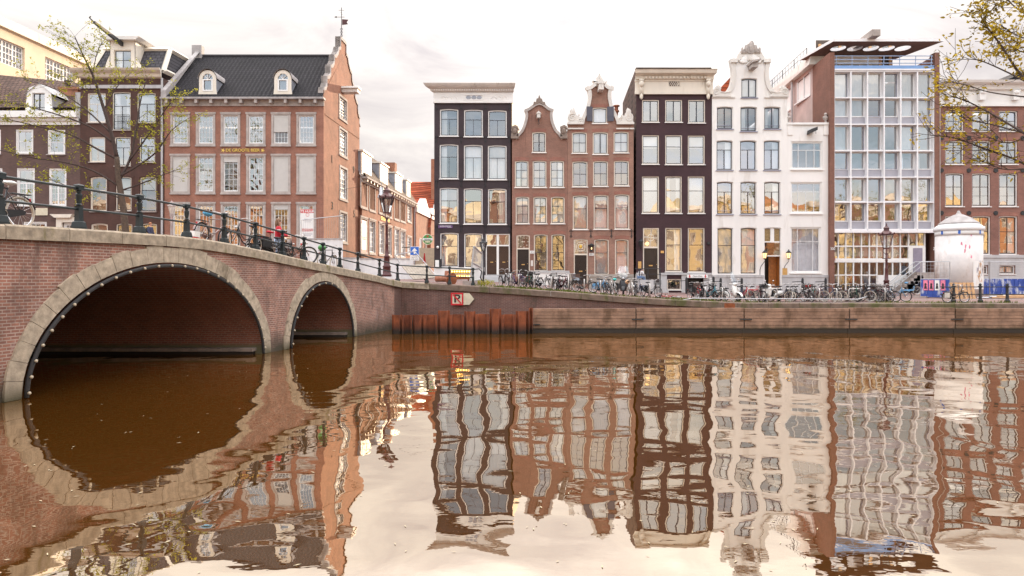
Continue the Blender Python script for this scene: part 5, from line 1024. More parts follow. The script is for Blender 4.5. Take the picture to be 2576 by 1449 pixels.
# mansard
zm = B.p(0, 178)[1]; a0, a1 = B.p(572, 0)[0], B.p(604, 0)[0]; b1, b0 = B.p(1040, 0)[0], B.p(1045, 0)[0]; dm_ = 11; yb = .3; yt = 1.6
m = MB(); m.add([(a0, yb, z2), (b0, yb, z2), (b1, yt, zm), (a1, yt, zm)], [(0, 1, 2, 3)]); m.add([(b0, yb, z2), (b0 + SH * dm_ + .6, dm_, z2), (b1 + SH * dm_, dm_, zm), (b1, yt, zm)], [(0, 1, 2, 3)]); m.add([(a0, yb, z2), (a0 + SH * dm_, dm_, z2), (a1 + SH * dm_, dm_, zm), (a1, yt, zm)], [(0, 3, 2, 1)]); m.add([(a1, yt, zm), (b1, yt, zm), (b1 + SH * dm_, dm_, zm), (a1 + SH * dm_, dm_, zm)], [(0, 1, 2, 3)])
m.build('roof', 'slate', B.root); m = MB()
for A, C in (((a0, yb, z2), (a1, yt, zm)), ((b0, yb, z2), (b1, yt, zm)), ((a1, yt, zm), (b1, yt, zm)), ((b1, yt, zm), (b1 + SH * dm_, dm_, zm)), ((b0 + .0, yb, z2 + .1), (b0 + SH * dm_ + .6, dm_, z2 + .1))): m.tube([A, C], .24, 4)
m.build('roof_edge', 'cream', B.root)
q = B.rect((735, 218, 846, 352)); z5 = B.p(0, 160)[1]; dl, dr_ = B.p(708, 0)[0], B.p(874, 0)[0]; m = MB(); o = [(B.p(680, 0)[0], z2), (B.p(916, 0)[0], z2), (B.p(910, 0)[0], B.p(0, 315)[1]), (B.p(888, 0)[0], B.p(0, 290)[1]), (dr_, B.p(0, 250)[1]), (dr_, z5), (dl, z5), (dl, B.p(0, 250)[1]), (B.p(690, 0)[0], B.p(0, 290)[1]), (B.p(682, 0)[0], B.p(0, 315)[1])]
face_holes(m, o, [arch(q[0], q[1] + .05, q[2], q[3])], .05, depth=.3); dm = m.build('dormer', 'cream', B.root, fix=False)
MB().box(dr_ - .05, .05, z2, dr_, 2.2, z5).build('dormer_cheek', 'cream', dm); MB().box(dl, .05, z2, dl + .05, 2.2, z5).build('dormer_cheek', 'cream', dm); m = MB().prism([(dl - .25, z5), (dr_ + .25, z5), (dr_ + .5, z5 + .28), (dl - .5, z5 + .28)], -.35, 2.6); m.build('dormer_cornice', 'offwhite', dm)
window(B, (q[0], q[1] + .05, q[2], q[3]), '4', 'left', 'cream', 'sash_dark', gl='glass_strong', cw=.06, local=True, sill=None, y0=.12)
x, z = B.p(790, 188); m = MB(); m.add([(x - .1, -.0, z - .1), (x + .12, -.0, z - .1), (x + .12, 0, z + .25), (x - .1, 0, z + .25), (x - .32, -3.6, z + .55), (x - .12, -3.6, z + .55), (x - .12, -3.6, z + .72), (x - .32, -3.6, z + .72)], [(0, 1, 2, 3), (4, 7, 6, 5), (0, 4, 5, 1), (1, 5, 6, 2), (2, 6, 7, 3), (3, 7, 4, 0)]); m.tube([(x - .22, -3.5, z + .6), (x - .45, -3.6, z + .85), (x - .6, -3.6, z + 1.0), (x - .5, -3.6, z + 1.12)], .06, 5); m.build('hoist_beam', 'iron', B.root)
q = B.rect((742, 642, 843, 728)); m = MB()
for z in (q[1], q[3], (q[1] + q[3]) / 2): m.tube([(q[0], -.15, z), (q[2], -.15, z)], .02, 4)
for i in range(14): X = q[0] + (q[2] - q[0]) * i / 13; m.tube([(X, -.15, q[1]), (X, -.15, q[3])], .014, 4)
m.build('balcony_rail', 'iron', B.root); MB().tube([(xr - .1, -.12, 2.6), (xr - .1, -.12, zt)], .09, 6).build('drainpipe', 'plinth', B.root)
m = MB()
for x in (585, 750, 907): q = B.rect((x - 12, 1030, x + 117, 1270)); ring(m, arch(*q, .1), arch(*inset(q, .1), .1), -.04, .02, outside=True)
m.build('window_moulding', 'b_mansard', B.root)

# ================================================================ low dark brick house at the left edge
B = Bld('low_brick_house', 'low dark brick house with deep white cornice and white sash windows, beside the mansard house', Z1)
xl, xr = B.p(-620, 0)[0], B.p(519, 0)[0]; zt = B.p(0, 702)[1]; zb = 2.4
wins = [((100, 733, 215, 892), '4'), ((307, 735, 422, 895), '4'), ((107, 983, 225, 1230), 'b46'), ((315, 985, 430, 1232), 'b46'), ((-100, 733, 5, 892), '4'), ((-95, 983, 15, 1230), 'b46'), ((-305, 733, -200, 892), '4'), ((-305, 983, -195, 1230), 'b46'), ((-510, 733, -405, 892), '4'), ((-510, 983, -400, 1230), 'b46'), ((150, 1330, 302, 1420), 'g44'), ((410, 1338, 505, 1420), 'g44')]
wall(B, [(xl, zb), (xr, zb), (xr, zt), (xl, zt)], [hole(B, w[0]) for w in wins], 'b_darkleft')
for i, (r, l) in enumerate(wins): window(B, r, l, 'none', 'white', 'sash_white', gl='glass_strong', cw=.14, sw=.09, sill=('stone', .08, .12), back='room_warm' if i in (2, 3, 6, 7) else None)
shell(B, xl, xr, zb, zt + 1.5, 11, 'b_darkleft'); z1 = B.p(0, 622)[1]; band(B, xl, zt - .05, xr - .02, z1 - .55, 'white', .12, 'fascia'); m = MB().prism([(xl, z1 - .55), (xr - .02, z1 - .55), (xr - .02, z1), (xl, z1)], -.55, .1); m.box(xl, -.3, z1 - .8, xr - .02, .0, z1 - .56); m.build('cornice', 'white', B.root)
a = B.p(0, 385); zr = a[1] + 1.4; m = MB().add([(xl, .0, z1 - .05), (xr - .05, 0, z1 - .05), (xr + .3, 6, zr - 1), (xr - 5, 6, zr - .2), (xl, 6, zr + .8)], [(0, 1, 2, 3, 4)]); m.build('roof', 'tiles_brown', B.root)
q = B.rect((165, 440, 345, 625)); m = MB(); wi = B.rect((210, 498, 292, 618)); o = [(q[0], z1 - .1), (q[2], z1 - .1), (q[2] - .15, q[3] - .9), ((q[0] + q[2]) / 2 + .9, q[3] - .35), ((q[0] + q[2]) / 2, q[3]), ((q[0] + q[2]) / 2 - .9, q[3] - .35), (q[0] + .15, q[3] - .9)]
face_holes(m, o, [arch(*wi)], -.05, depth=.3); dm = m.build('dormer', 'white', B.root, fix=False); m = MB().box(q[2] - .3, 0, z1, q[2] - .2, 4, q[3] - 1.0); m.box(q[0] + .2, 0, z1, q[0] + .3, 4, q[3] - 1.0); m.add([(q[0], -.15, q[3] - .9), ((q[0] + q[2]) / 2, -.15, q[3] + .06), ((q[0] + q[2]) / 2, 4, q[3] + .06), (q[0], 4, q[3] - .9), (q[2], -.15, q[3] - .9), (q[2], 4, q[3] - .9)], [(0, 1, 2, 3), (1, 4, 5, 2)]); m.build('dormer_roof', 'plinth', dm)
window(B, wi, 'V', 'none', 'white', 'sash_dark', gl='glass_strong', cw=.05, local=True, sill=None, y0=.05)
q = B.rect((478, 490, 521, 624)); MB().box(q[0], .2, q[1], q[2], 3, q[3]).build('parapet', 'plinth', B.root); q = B.rect((330, 500, 478, 622)); MB().add([(q[0], .1, z1), (q[2], .1, z1), (q[2], 2.5, q[3]), (q[0], 2.5, q[3])], [(0, 1, 2, 3)]).build('lower_roof', 'tiles_dark', B.root)
q = B.rect((235, 392, 360, 475)); m = MB().box(q[0], 3, q[1] - 1, q[2], 4.4, q[3] - .1); m.box(q[0] - .08, 2.9, q[3] - .3, q[2] + .08, 4.5, q[3] - .05); ch = m.build('chimney', 'b_redside', B.root)
for x, h in ((265, 342), (316, 382)): X, Z_ = B.p(x, h); MB().lathe([(.2, q[3] - .1), (.2, Z_ - .35), (.3, Z_ - .33), (.3, Z_ - .22), (.2, Z_ - .2), (.2, Z_ - .08), (.32, Z_ - .06), (.3, Z_)], (X, 3.6, 0), 10).build('chimney_pot', 'sash_brown', ch)
q = B.rect((340, 1285, 545, 1300)); q[0]; m = MB().prism([(q[0], q[3]), (q[2] - .8, q[3]), (q[2] - 1.0, q[1] - .1), (q[0] + .4, q[1] - .1)], -.4, 0); 
for a, b in ((372, 408), (508, 519)): r = B.rect((a, 1300, b, 1420)); m.box(r[0], -.2, r[1], r[2], 0, q[1])
r = B.rect((372, 1302, 519, 1336)); m.box(r[0] + .02, -.18, r[1], r[2] - .02, 0, r[3]); m.build('door_surround', 'cream', B.root)
q = B.rect((232, 1243, 310, 1290)); MB().box(q[0], -.05, q[1], q[2], 0, q[3]).build('stone_tablet', 'sign_cream', B.root)

# ================================================================ yellow studio building behind
B = Bld('yellow_studio_building', 'tall yellow plastered building with large gridded studio windows, behind the low brick house', Z1, -52.0, 84.0, math.atan2(1, .065), 'building')
xa, xb = B.p(-420, 200)[0], B.p(562, 300)[0]; zt = B.p(2, 62)[1]; zb = 8
win = []
for (a, b, t_, b_) in ((-40, 160, 142, 313), (292, 486, 280, 395)):
    a0, a1 = B.p(a, 200)[0], B.p(b, 200)[0]; zt1 = B.p(b, {160: 208, 486: 345}[b])[1]; zb1 = B.p(b, {160: 360, 486: 485}[b])[1]; win.append((a0, zb1, a1, zt1))
wall(B, [(xa, zb), (xb, zb), (xb, zt), (xa, zt)], [arch(*w) for w in win], 'yellow_plaster')
for w in win:
    m = MB(); x0_, z0_, x1_, z1_ = w; ring(m, arch(*inset(w, .01)), arch(*inset(w, .15)), .25, .45)
    n = 9
    for i in range(1, n): X = x0_ + (x1_ - x0_) * i / n; m.box(X - (.09 if i % 3 == 0 else .04), .28, z0_, X + (.09 if i % 3 == 0 else .04), .4, z1_)
    for i in range(1, 4): Z_ = z0_ + (z1_ - z0_) * i / 4; m.box(x0_, .29, Z_ - .05, x1_, .39, Z_ + .05)
    f = m.build('window', 'white', B.root); MB().quad((x0_, .35, z0_), (x1_, .35, z0_), (x1_, .35, z1_), (x0_, .35, z1_)).build('pane', 'glass_strong', f, fix=False); MB().quad((x0_, .9, z0_), (x1_, .9, z0_), (x1_, .9, z1_), (x0_, .9, z1_)).build('blind', 'blind', f, fix=False)
band(B, xa, zt - .1, xb + .2, zt + .9, 'cream', .35, 'cornice'); MB().box(xa, .3, zt + .9, xb, 9, zt + 1.0).build('roof', 'roof_dark', B.root); MB().box(xb - .2, .3, zb, xb, 10, zt).build('end_wall', 'yellow_plaster', B.root)
xt = B.p(50, 80)[0]; MB().prism([(xt - 9, zt + .95), (xt, zt + .95), (xt - 3, zt + 3.4), (xt - 9, zt + 3.4)], 1, 8).build('roof_tower', 'tiles_brown', B.root)
# ================================================================ bridge
XF = lambda Y: -15.457 + .224 * Y
NRM = Vector((1, -.224, 0)).normalized(); TNG = Vector((.224, 1, 0)).normalized()
BP = [(-4, 2.9), (2, 3.25), (8, 3.75), (12, 4.03), (15.87, 4.166), (17.41, 4.195), (19.65, 4.235), (20.89, 4.245), (22.05, 4.235), (23.6, 4.18), (26.0, 3.985), (29.0, 3.70), (32.5, 3.40), (36.2, 3.09), (38, 2.88), (39.6, 2.70)]
bz = lambda Y: interp(BP, Y)
def brX(Y): return XF(Y)
BR = thing('brick_bridge', 'old red brick arch bridge with stone voussoirs crossing the canal', 'bridge', (0, 0, 0))
A1, A2 = (21.3, 4.95, 3.39), (30.9, 2.9, 2.775)
def arc(a, k=28, off=0, off2=None):
    return [(a[0] - (a[1] + off) * math.cos(math.pi * i / k), (a[2] + (off if off2 is None else off2)) * math.sin(math.pi * i / k)) for i in range(k + 1)]
ys = [4 + i * .6 for i in range(60) if 4 + i * .6 < 39.5] + [39.6]
A0 = (11.0, 3.2, 2.7)
outer = [(4, -1.2)] + [(A0[0] - A0[1], -1.2)] + arc(A0) + [(A0[0] + A0[1], -1.2), (A1[0] - A1[1], -1.2)] + arc(A1) + [(A1[0] + A1[1], -1.2), (A2[0] - A2[1], -1.2)] + arc(A2) + [(A2[0] + A2[1], -1.2), (39.6, -1.2)] + [(y, bz(y) - .34) for y in ys[::-1]]
lp = [[Vector((y, z, 0)) for y, z in outer]]
m = MB(); m.add([(XF(q.x), q.x, q.y) for q in lp[0]], [tuple(t) for t in tessellate_polygon(lp)]); m.build('spandrel_wall', 'b_bridge', BR, fix=False)
for a in (A1, A2, A0):
    pts = [(a[0] - a[1], -1.2)] + arc(a, 40) + [(a[0] + a[1], -1.2)]; n = len(pts); W = 24
    m = MB(); m.add([(XF(y), y, z) for y, z in pts] + [(XF(y) - W, y, z) for y, z in pts], [(i, i + 1, n + i + 1, n + i) for i in range(n - 1)]); m.build('vault', 'b_vault', BR, True, fix=False)
    MB().box(XF(a[0] + a[1]) - W, a[0] + a[1] - .38, .12, XF(a[0] + a[1]) - .25, a[0] + a[1] + .05, .24).build('pier_ledge', 'stone_dark', BR); MB().box(XF(a[0] + a[1]) - W, a[0] + a[1] - .30, -1, XF(a[0] + a[1]) - .3, a[0] + a[1] + .05, .12).build('pier_foot', 'wet_and_shade', BR)
    if a is A0: continue
    k = 25 if a is A1 else 17; th_ = .50 if a is A1 else .42; m = MB(); g = .012
    for i in range(k):
        t0, t1 = math.pi * i / k + g / a[1] * .6, math.pi * (i + 1) / k - g / a[1] * .6; vs = []
        for o_, pr in ((0, .06), (th_ + random.uniform(-.05, .05), .06)):
            for t in (t0, (t0 + t1) / 2, t1):
                y, z = a[0] - (a[1] + o_ * .9) * math.cos(t), (a[2] + o_) * math.sin(t); q = Vector((XF(y), y, z)); vs += [q + NRM * (pr + random.uniform(0, .01)), q - NRM * .05]
        m.add(vs, [(0, 2, 8, 6), (2, 4, 10, 8), (0, 1, 3, 2), (2, 3, 5, 4), (6, 8, 9, 7), (8, 10, 11, 9), (0, 6, 7, 1), (4, 5, 11, 10)])
    # legs below the springing
    for sg in (-1, 1):
        ya, yb = a[0] + sg * a[1], a[0] + sg * (a[1] + th_ * .9); q = [Vector((XF(y), y, z)) + NRM * .062 for y, z in ((ya, -.6), (yb, -.6), (yb, -.01), (ya, -.01))]; m.add(q, [(0, 1, 2, 3)])
    m.build('arch_ring', 'voussoir', BR, fix=False)
# coping stones: along the bridge, round the corner and down the quay
cpath = [Vector((XF(y), y, bz(y))) for y in [4 + .5 * i for i in range(71)]] + [Vector((x, y, interp(RAMP, x))) for x, y in ((-6.45, 39.75), (-5.6, 39.6), (-4.6, 39.35), (-3, 39.12), (0, 38.9), (3, 38.7), (6, 38.56), (9, 38.5), (13, 38.5), (20, 38.5), (30, 38.5), (62, 38.5))]
def resample(path, step):
    out = [path[0]]; acc = 0
    for a, b in zip(path, path[1:]):
        d = (b - a).length; t = step - acc
        while t < d: out.append(a.lerp(b, t / d)); t += step
        acc = (acc + d) % step
    return out + [path[-1]]
cs = resample(cpath, 1.75)
def coping(path, par, nm, mat, hh=.35, w0=.10, w1=.45):
    m = MB()
    for a, b in zip(path, path[1:]):
        t = (b - a).normalized(); nrm = Vector((t.y, -t.x, 0)).normalized(); a2, b2 = a + t * .008, b - t * .008; k = random.uniform(-.008, .008); up = Vector((0, 0, 1))
        vs = []
        for p_ in (a2, b2):
            vs += [p_ + nrm * w0 - up * hh, p_ + nrm * w0 - up * (.05 - k), p_ + nrm * (w0 - .05) + up * k, p_ - nrm * w1 + up * k, p_ - nrm * w1 - up * hh]
        m.add(vs, [(0, 1, 6, 5), (1, 2, 7, 6), (2, 3, 8, 7), (3, 4, 9, 8), (4, 0, 5, 9), (0, 4, 3, 2, 1), (5, 6, 7, 8, 9)])
    return m.build(nm, mat, par)
nb = next(i for i, p_ in enumerate(cs) if p_.x > -6.3 and p_.y > 39)
coping(cs[:nb + 1], BR, 'coping', 'coping')
m = MB(); yy = [-4 + i for i in range(44)]; m.add([(XF(y) - .3, y, bz(y) - .12) for y in yy] + [(XF(y) - 18, y, bz(y) - .10) for y in yy], [(i, i + 1, len(yy) + i + 1, len(yy) + i) for i in range(len(yy) - 1)]); m.build('bridge_deck', 'paving', BR, fix=False)
for a, nm_, lab in ((A1, 27, 'large'), (A2, 15, 'small')):
    t = thing('light_string', 'dark cable with round pale bulbs along the edge of the %s bridge arch' % lab, 'light string', (XF(a[0]), a[0], 0), 0, 'light strings on the bridge arches')
    off = Vector((XF(a[0]), a[0], 0)); k = 48; pts = []
    for i in range(k + 1):
        an = math.pi * i / k; y, z = a[0] - (a[1] - .1) * math.cos(an), max(.02, (a[2] - .1) * math.sin(an)); pts.append(Vector((XF(y), y, z)) + NRM * .09 - off)
    MB().tube(pts, .055, 6).build('cable', 'rubber', t, True); bm_ = MB().ball((0, 0, 0), .043, 8, 6).mesh('bulb', True); bm_.materials.append(MATS['bulb_glass'])
    for i in range(nm_):
        an = math.pi * (i + .35) / nm_; y, z = a[0] - (a[1] - .1) * math.cos(an), (a[2] - .1) * math.sin(an); link('bulb', bm_, t, Vector((XF(y), y, z)) + NRM * .17 - off)
# water gauge pipe marks on the wing wall
# ---------------------------------------------------------------- railing
def post_mesh():
    m = MB(); m.box(-.155, -.155, 0, .155, .155, .05); m.lathe([(.15, .05), (.125, .17), (.09, .19), (.085, .26), (.078, .52), (.088, .55)], n=4)
    m.lathe([(.07, .56), (.09, .585), (.06, .61), (.075, .66), (.098, .80), (.095, .83), (.055, .86), (.08, .89), (.065, .92)], n=12); m.box(-.10, -.10, .92, .10, .10, 1.02); m.lathe([(.108, 1.02), (.108, 1.035), (.08, 1.06), (.01, 1.075)], n=4); me = m.mesh('post'); me.materials.append(MATS['rail_green']); return me
PM = post_mesh()
RL = thing('bridge_railing', 'dark green cast iron railing of posts and two bars on the bridge and wing wall', 'railing', (0, 0, 0))
us = [14, 212, 363, 481, 575, 653, 720, 774, 821, 863, 908, 962, 1007]; hpx = [134, 114, 99, 86.5, 78, 71, 66.5, 61, 57, 53, 50.5, 47.5, 46]
posts = []
for u, hp in zip(us, hpx):
    k = (u - U0) / F; Y = 15.457 / (.224 - k); s_ = hp * Y / F / 1.075; p_ = Vector((XF(Y), Y, bz(Y))) - NRM * .17; posts.append((p_, s_, math.atan2(-.224, 1)))
for u in (1073, 1131, 1190):
    X = (u - U0) / F * 39.2; posts.append((Vector((X, 39.35 if u < 1100 else 39.2, interp(RAMP, X) + .005)), .95, -.06))
pre = Vector((XF(13.4), 13.4, bz(13.4))) - NRM * .17; posts.insert(0, (pre, 1.2, posts[0][2]))
for p_, s_, a in posts: o = link('post', PM, RL, p_); o.scale = (s_ * .78, s_ * .78, s_); o.rotation_euler = (0, 0, a)
for f, r in ((.905, .036), (.445, .032)):
    pts = [p_ + Vector((0, 0, f * s_ * 1.075)) for p_, s_, a in posts]
    MB().tube(pts, r, 8).build('rail', 'rail_green', RL, True)
e = posts[-1][0]; MB().tube([e + Vector((0, 0, .97 * .95)), e + Vector((.35, 0, .95)), e + Vector((.5, 0, .8)), e + Vector((.42, 0, .45)), e + Vector((.5, 0, .3)), e + Vector((.65, 0, .28))], .035, 6).build('end_scroll', 'rail_green', RL, True)

# ---------------------------------------------------------------- quay wall, fenders, sheet piles
t = thing('quay_wall', 'dark mossy brick quay wall below the street, sloping up to the bridge', 'quay wall', (0, 0, 0))
qp = cpath[70:]; m = MB(); n = len(qp); m.add([(p_.x, p_.y, p_.z - .3) for p_ in qp] + [(p_.x, p_.y, -1.2) for p_ in qp], [(i, i + 1, n + i + 1, n + i) for i in range(n - 1)]); m.build('brick_face', 'b_quay', t, fix=False)
coping(cs[nb:], t, 'coping', 'coping_quay')
YFD = 36.1; fx = lambda u: (u - U0) / F * YFD; secs = [1340, 1600, 1872, 2137, 2403, 2690]; zt_ = [1.30, 1.33, 1.31, 1.34, 1.30]
for i in range(5):
    a, b = fx(secs[i]), fx(secs[i + 1]); lb = ['beside the rusty sheet piles', 'with the rusty plate standing behind it', 'below the parked white scooter and shop bikes', 'below the lamp post and leaning bikes', 'at the right end of the quay below the blue fence'][i]
    t = thing('timber_fender', 'weathered plank fender section %s' % lb, 'fender', ((a + b) / 2, YFD, 0), 0, 'timber fender sections along the quay'); w = (b - a) / 2 - .03; m = MB(); z = .24
    for k in range(6):
        hgt = (zt_[i] - .24) / 6; m.box(-w, -.02 * (k % 2) * .6, z + .008, w, .22, z + hgt - .006); z += hgt
    m.build('planking', 'timber', t); MB().box(-w, .08, -.5, w, .2, .235).build('shade_strip', 'wet_and_shade', t)  # dark box in place of the shadow under the planking
    m = MB().box(-w - .26 if i else -w, -.07, .70 if i else .42, -w + .36, -.025, .76 if i else .48); m.build('steel_clamp', 'iron', t); m = MB().box(w - .02, .06, -.8, w + .08, .3, zt_[i] - .03); m.build('pile_post', 'wet_and_shade', t)
t = thing('sheet_pile_wall', 'rusty interlocking steel sheet piles of uneven height standing in the water', 'sheet piling', (0, 35.6, 0))
SPx = lambda x: (939.2 + .19445 * x - U0) / F * 35.6; SPz = lambda y: H + (VH - 603.8 - .19445 * y) / F * 35.6
for i, (a, b, tp_) in enumerate(((230, 368, 970), (368, 500, 975), (500, 648, 968), (648, 830, 970), (830, 985, 915), (985, 1172, 965), (1172, 1320, 925), (1320, 1502, 960), (1502, 1656, 890), (1656, 1842, 965), (1842, 2012, 920), (2012, 2066, 878))):
    x0, x1, z1 = SPx(a), SPx(b), SPz(tp_); w = x1 - x0; d = .28 if i % 2 else -.02; f = .02 if i % 2 else .26; pr = [(x0, f), (x0 + w * .14, f), (x0 + w * .24, d), (x1 - w * .24, d), (x1 - w * .14, f), (x1 - .01, f)]; n = len(pr); m = MB(); zb_ = -1
    m.add([(x, y, zb_) for x, y in pr] + [(x, y, z1) for x, y in pr] + [(x, y + .04, zb_) for x, y in pr] + [(x, y + .04, z1) for x, y in pr], [(k, k + 1, n + k + 1, n + k) for k in range(n - 1)] + [(n + k, n + k + 1, 3 * n + k + 1, 3 * n + k) for k in range(n - 1)] + [(2 * n + k, 2 * n + k + 1, 3 * n + k + 1, 3 * n + k) for k in range(n - 1)]); m.build('pile', 'rust_pile', t)
x0, x1 = (1823 - U0) / F * 37.4, (1849 - U0) / F * 37.4; MB().box(x0, 37.4, .2, x1, 37.45, 1.53).build('rusty_plate', 'rust', None); o = bpy.data.objects['rusty_plate']; tag(o, 'rusty steel plate standing upright behind the fender below the front scooter', 'steel plate')
# no mooring sign
p_ = P(1150, 752, 39.0); t = thing('no_mooring_sign', 'red bordered sign with crossed out letter P and cream arrow board on the quay wall', 'sign', p_); s_ = .355
MB().box(-s_, -.03, -s_, s_, 0, s_).build('sign_face', 'sign_cream', t); m = MB(); ring(m, arch(-s_, -s_, s_, s_), arch(-s_ + .085, -s_ + .085, s_ - .085, s_ - .085), -.045, -.03, outside=True); m.build('border', 'sign_red', t); text('P', .62, t, (-.01, -.036, .0), 'sign_black', bold=.012, sx=1.2)
MB().add([(-s_ + .1, -.05, s_ - .13), (-s_ + .16, -.05, s_ - .08), (s_ - .1, -.05, -s_ + .13), (s_ - .16, -.05, -s_ + .08)], [(0, 1, 2, 3)]).build('cross_bar', 'sign_red', t); MB().prism([(s_ + .01, -s_ + .02), (s_ + .34, -s_ + .02), (s_ + .62, 0), (s_ + .34, s_ - .02), (s_ + .01, s_ - .02)], -.03, 0).build('arrow_board', 'sign_cream', t)

# ---------------------------------------------------------------- ground sheets
m = MB(); xs_ = [-150, -60, -40, -25, -16, -12, -9, -7.4, -6.7, -6.34, -5, -3, -.85, 1, 2.63, 5, 6.94, 9, 11.4, 14, 20, 30, 45, 70, 150]; ysl = [38.75, 41, 45, 50, 58, 75, 120, 400]; n = len(xs_)
def gy(x, j): return (interp([(-6.4, 39.9), (-4.6, 39.5), (0, 39.1), (6, 38.75)], x) if j == 0 else ysl[j])
m.add([(x, gy(x, j), interp(RAMP, x) + max(0, min(ysl[j], 60) - 38.6) * .008 - (.02 if j == 0 else 0)) for j in range(len(ysl)) for x in xs_], [(j * n + i, j * n + i + 1, (j + 1) * n + i + 1, (j + 1) * n + i) for j in range(len(ysl) - 1) for i in range(n - 1)]); o = m.build('street', 'paving', None, fix=False); tag(o, 'brick paved quay street rising towards the bridge', 'street', None, 'structure')
m = MB(); m.add([(x, y, interp(RAMP, x) + (y - 38.6) * .008 + .012) for y in (43.5, 44.1) for x in xs_[9:]], [(i, i + 1, len(xs_) - 9 + i + 1, len(xs_) - 9 + i) for i in range(len(xs_) - 10)]); o = m.build('kerb', 'concrete', None, fix=False); tag(o, 'pale stone kerb line along the street', 'kerb', None, 'structure')
m = MB(); m.add([(-150, 3.2, 0), (150, 3.2, 0), (150, 40, 0), (-150, 40, 0)], [(0, 1, 2, 3)]); o = m.build('water', 'water', None); tag(o, 'brown rippled canal water mirroring the houses and sky', 'water', None, 'structure')
m = MB(); m.add([(-150, -60, 1.2), (150, -60, 1.2), (150, 3.2, 1.2), (-150, 3.2, 1.2), (-150, 3.2, -1), (150, 3.2, -1)], [(0, 1, 2, 3), (3, 2, 5, 4)]); o = m.build('near_quay', 'paving', None); tag(o, 'near side quay under the viewer', 'quay', None, 'structure')
m = MB(); m.add([(-150, -3, -1.2), (150, -3, -1.2), (150, 42, -1.2), (-150, 42, -1.2)], [(0, 1, 2, 3)]); o = m.build('canal_bed', 'wet_and_shade', None); tag(o, 'dark canal bed under the water', 'canal bed', None, 'structure')
# floating petals
rnd = random.Random(11); m = MB()
for i in range(330):
    Y = 6.3 + 26 * rnd.random() ** 1.6; X = (rnd.uniform(-.8, .8)) * Y; 
    if X < XF(Y) + .4: continue
    a = rnd.random() * 6.28; l, w = rnd.uniform(.02, .05), rnd.uniform(.006, .012); c, s_ = math.cos(a), math.sin(a); m.add([(X + l * c, Y + l * s_, .008), (X - w * s_, Y + w * c, .009), (X - l * c, Y - l * s_, .008), (X + w * s_, Y - w * c, .009)], [(0, 1, 2, 3)])
o = m.build('floating_petals', 'petal', None); tag(o, 'scattered pale fallen petals floating on the canal', 'petals', None, 'stuff')
# grass on the quay edge
m = MB(); rnd = random.Random(5)
for i in range(2600):
    u = rnd.choice([rnd.uniform(1195, 1560), rnd.uniform(1250, 1480), rnd.uniform(1560, 1990), rnd.uniform(1690, 1800), rnd.uniform(2200, 2560)]); Y = 39.15 + rnd.gauss(0, .18) if u < 1560 else 38.95 + abs(rnd.gauss(0, .25)); X = (u - U0) / F * Y
    if Y < 38.85: continue
    z = ground(X, Y) - .01; h = rnd.uniform(.05, .19); a = rnd.random() * 3.14; w = .018; dx = rnd.uniform(-.06, .06); m.add([(X - w * math.cos(a), Y - w * math.sin(a), z), (X + w * math.cos(a), Y + w * math.sin(a), z), (X + dx, Y, z + h)], [(0, 1, 2)])
o = m.build('grass', 'leaf_grass', None, fix=False); tag(o, 'tufts of green grass growing along the quay edge', 'grass', None, 'stuff')
m = MB(); c = P(1218, 711, 41.5)
for i in range(420): a = rnd.random() * 6.28; r = rnd.random() ** .5 * .62; x, y, z = c.x + r * math.cos(a) * 1.1, c.y + r * math.sin(a) * .6, c.z - .2 + rnd.random() * .45 * (1 - r * .8); d = [rnd.uniform(-.07, .07) for _ in range(6)]; m.add([(x, y, z), (x + d[0], y + d[1], z + d[2] + .04), (x + d[3], y + d[4], z + d[5] + .02)], [(0, 1, 2)])
sb = thing('street_shrub', 'small yellow-green shrub at the foot of the stone steps', 'shrub', c); o = m.build('foliage', 'leaf_spring', sb, fix=False); o.location = -c; o['kind'] = 'stuff'; MB().tube([(0, 0, -.35), (0, 0, .1)], .03, 5).build('stem', 'bark', sb)

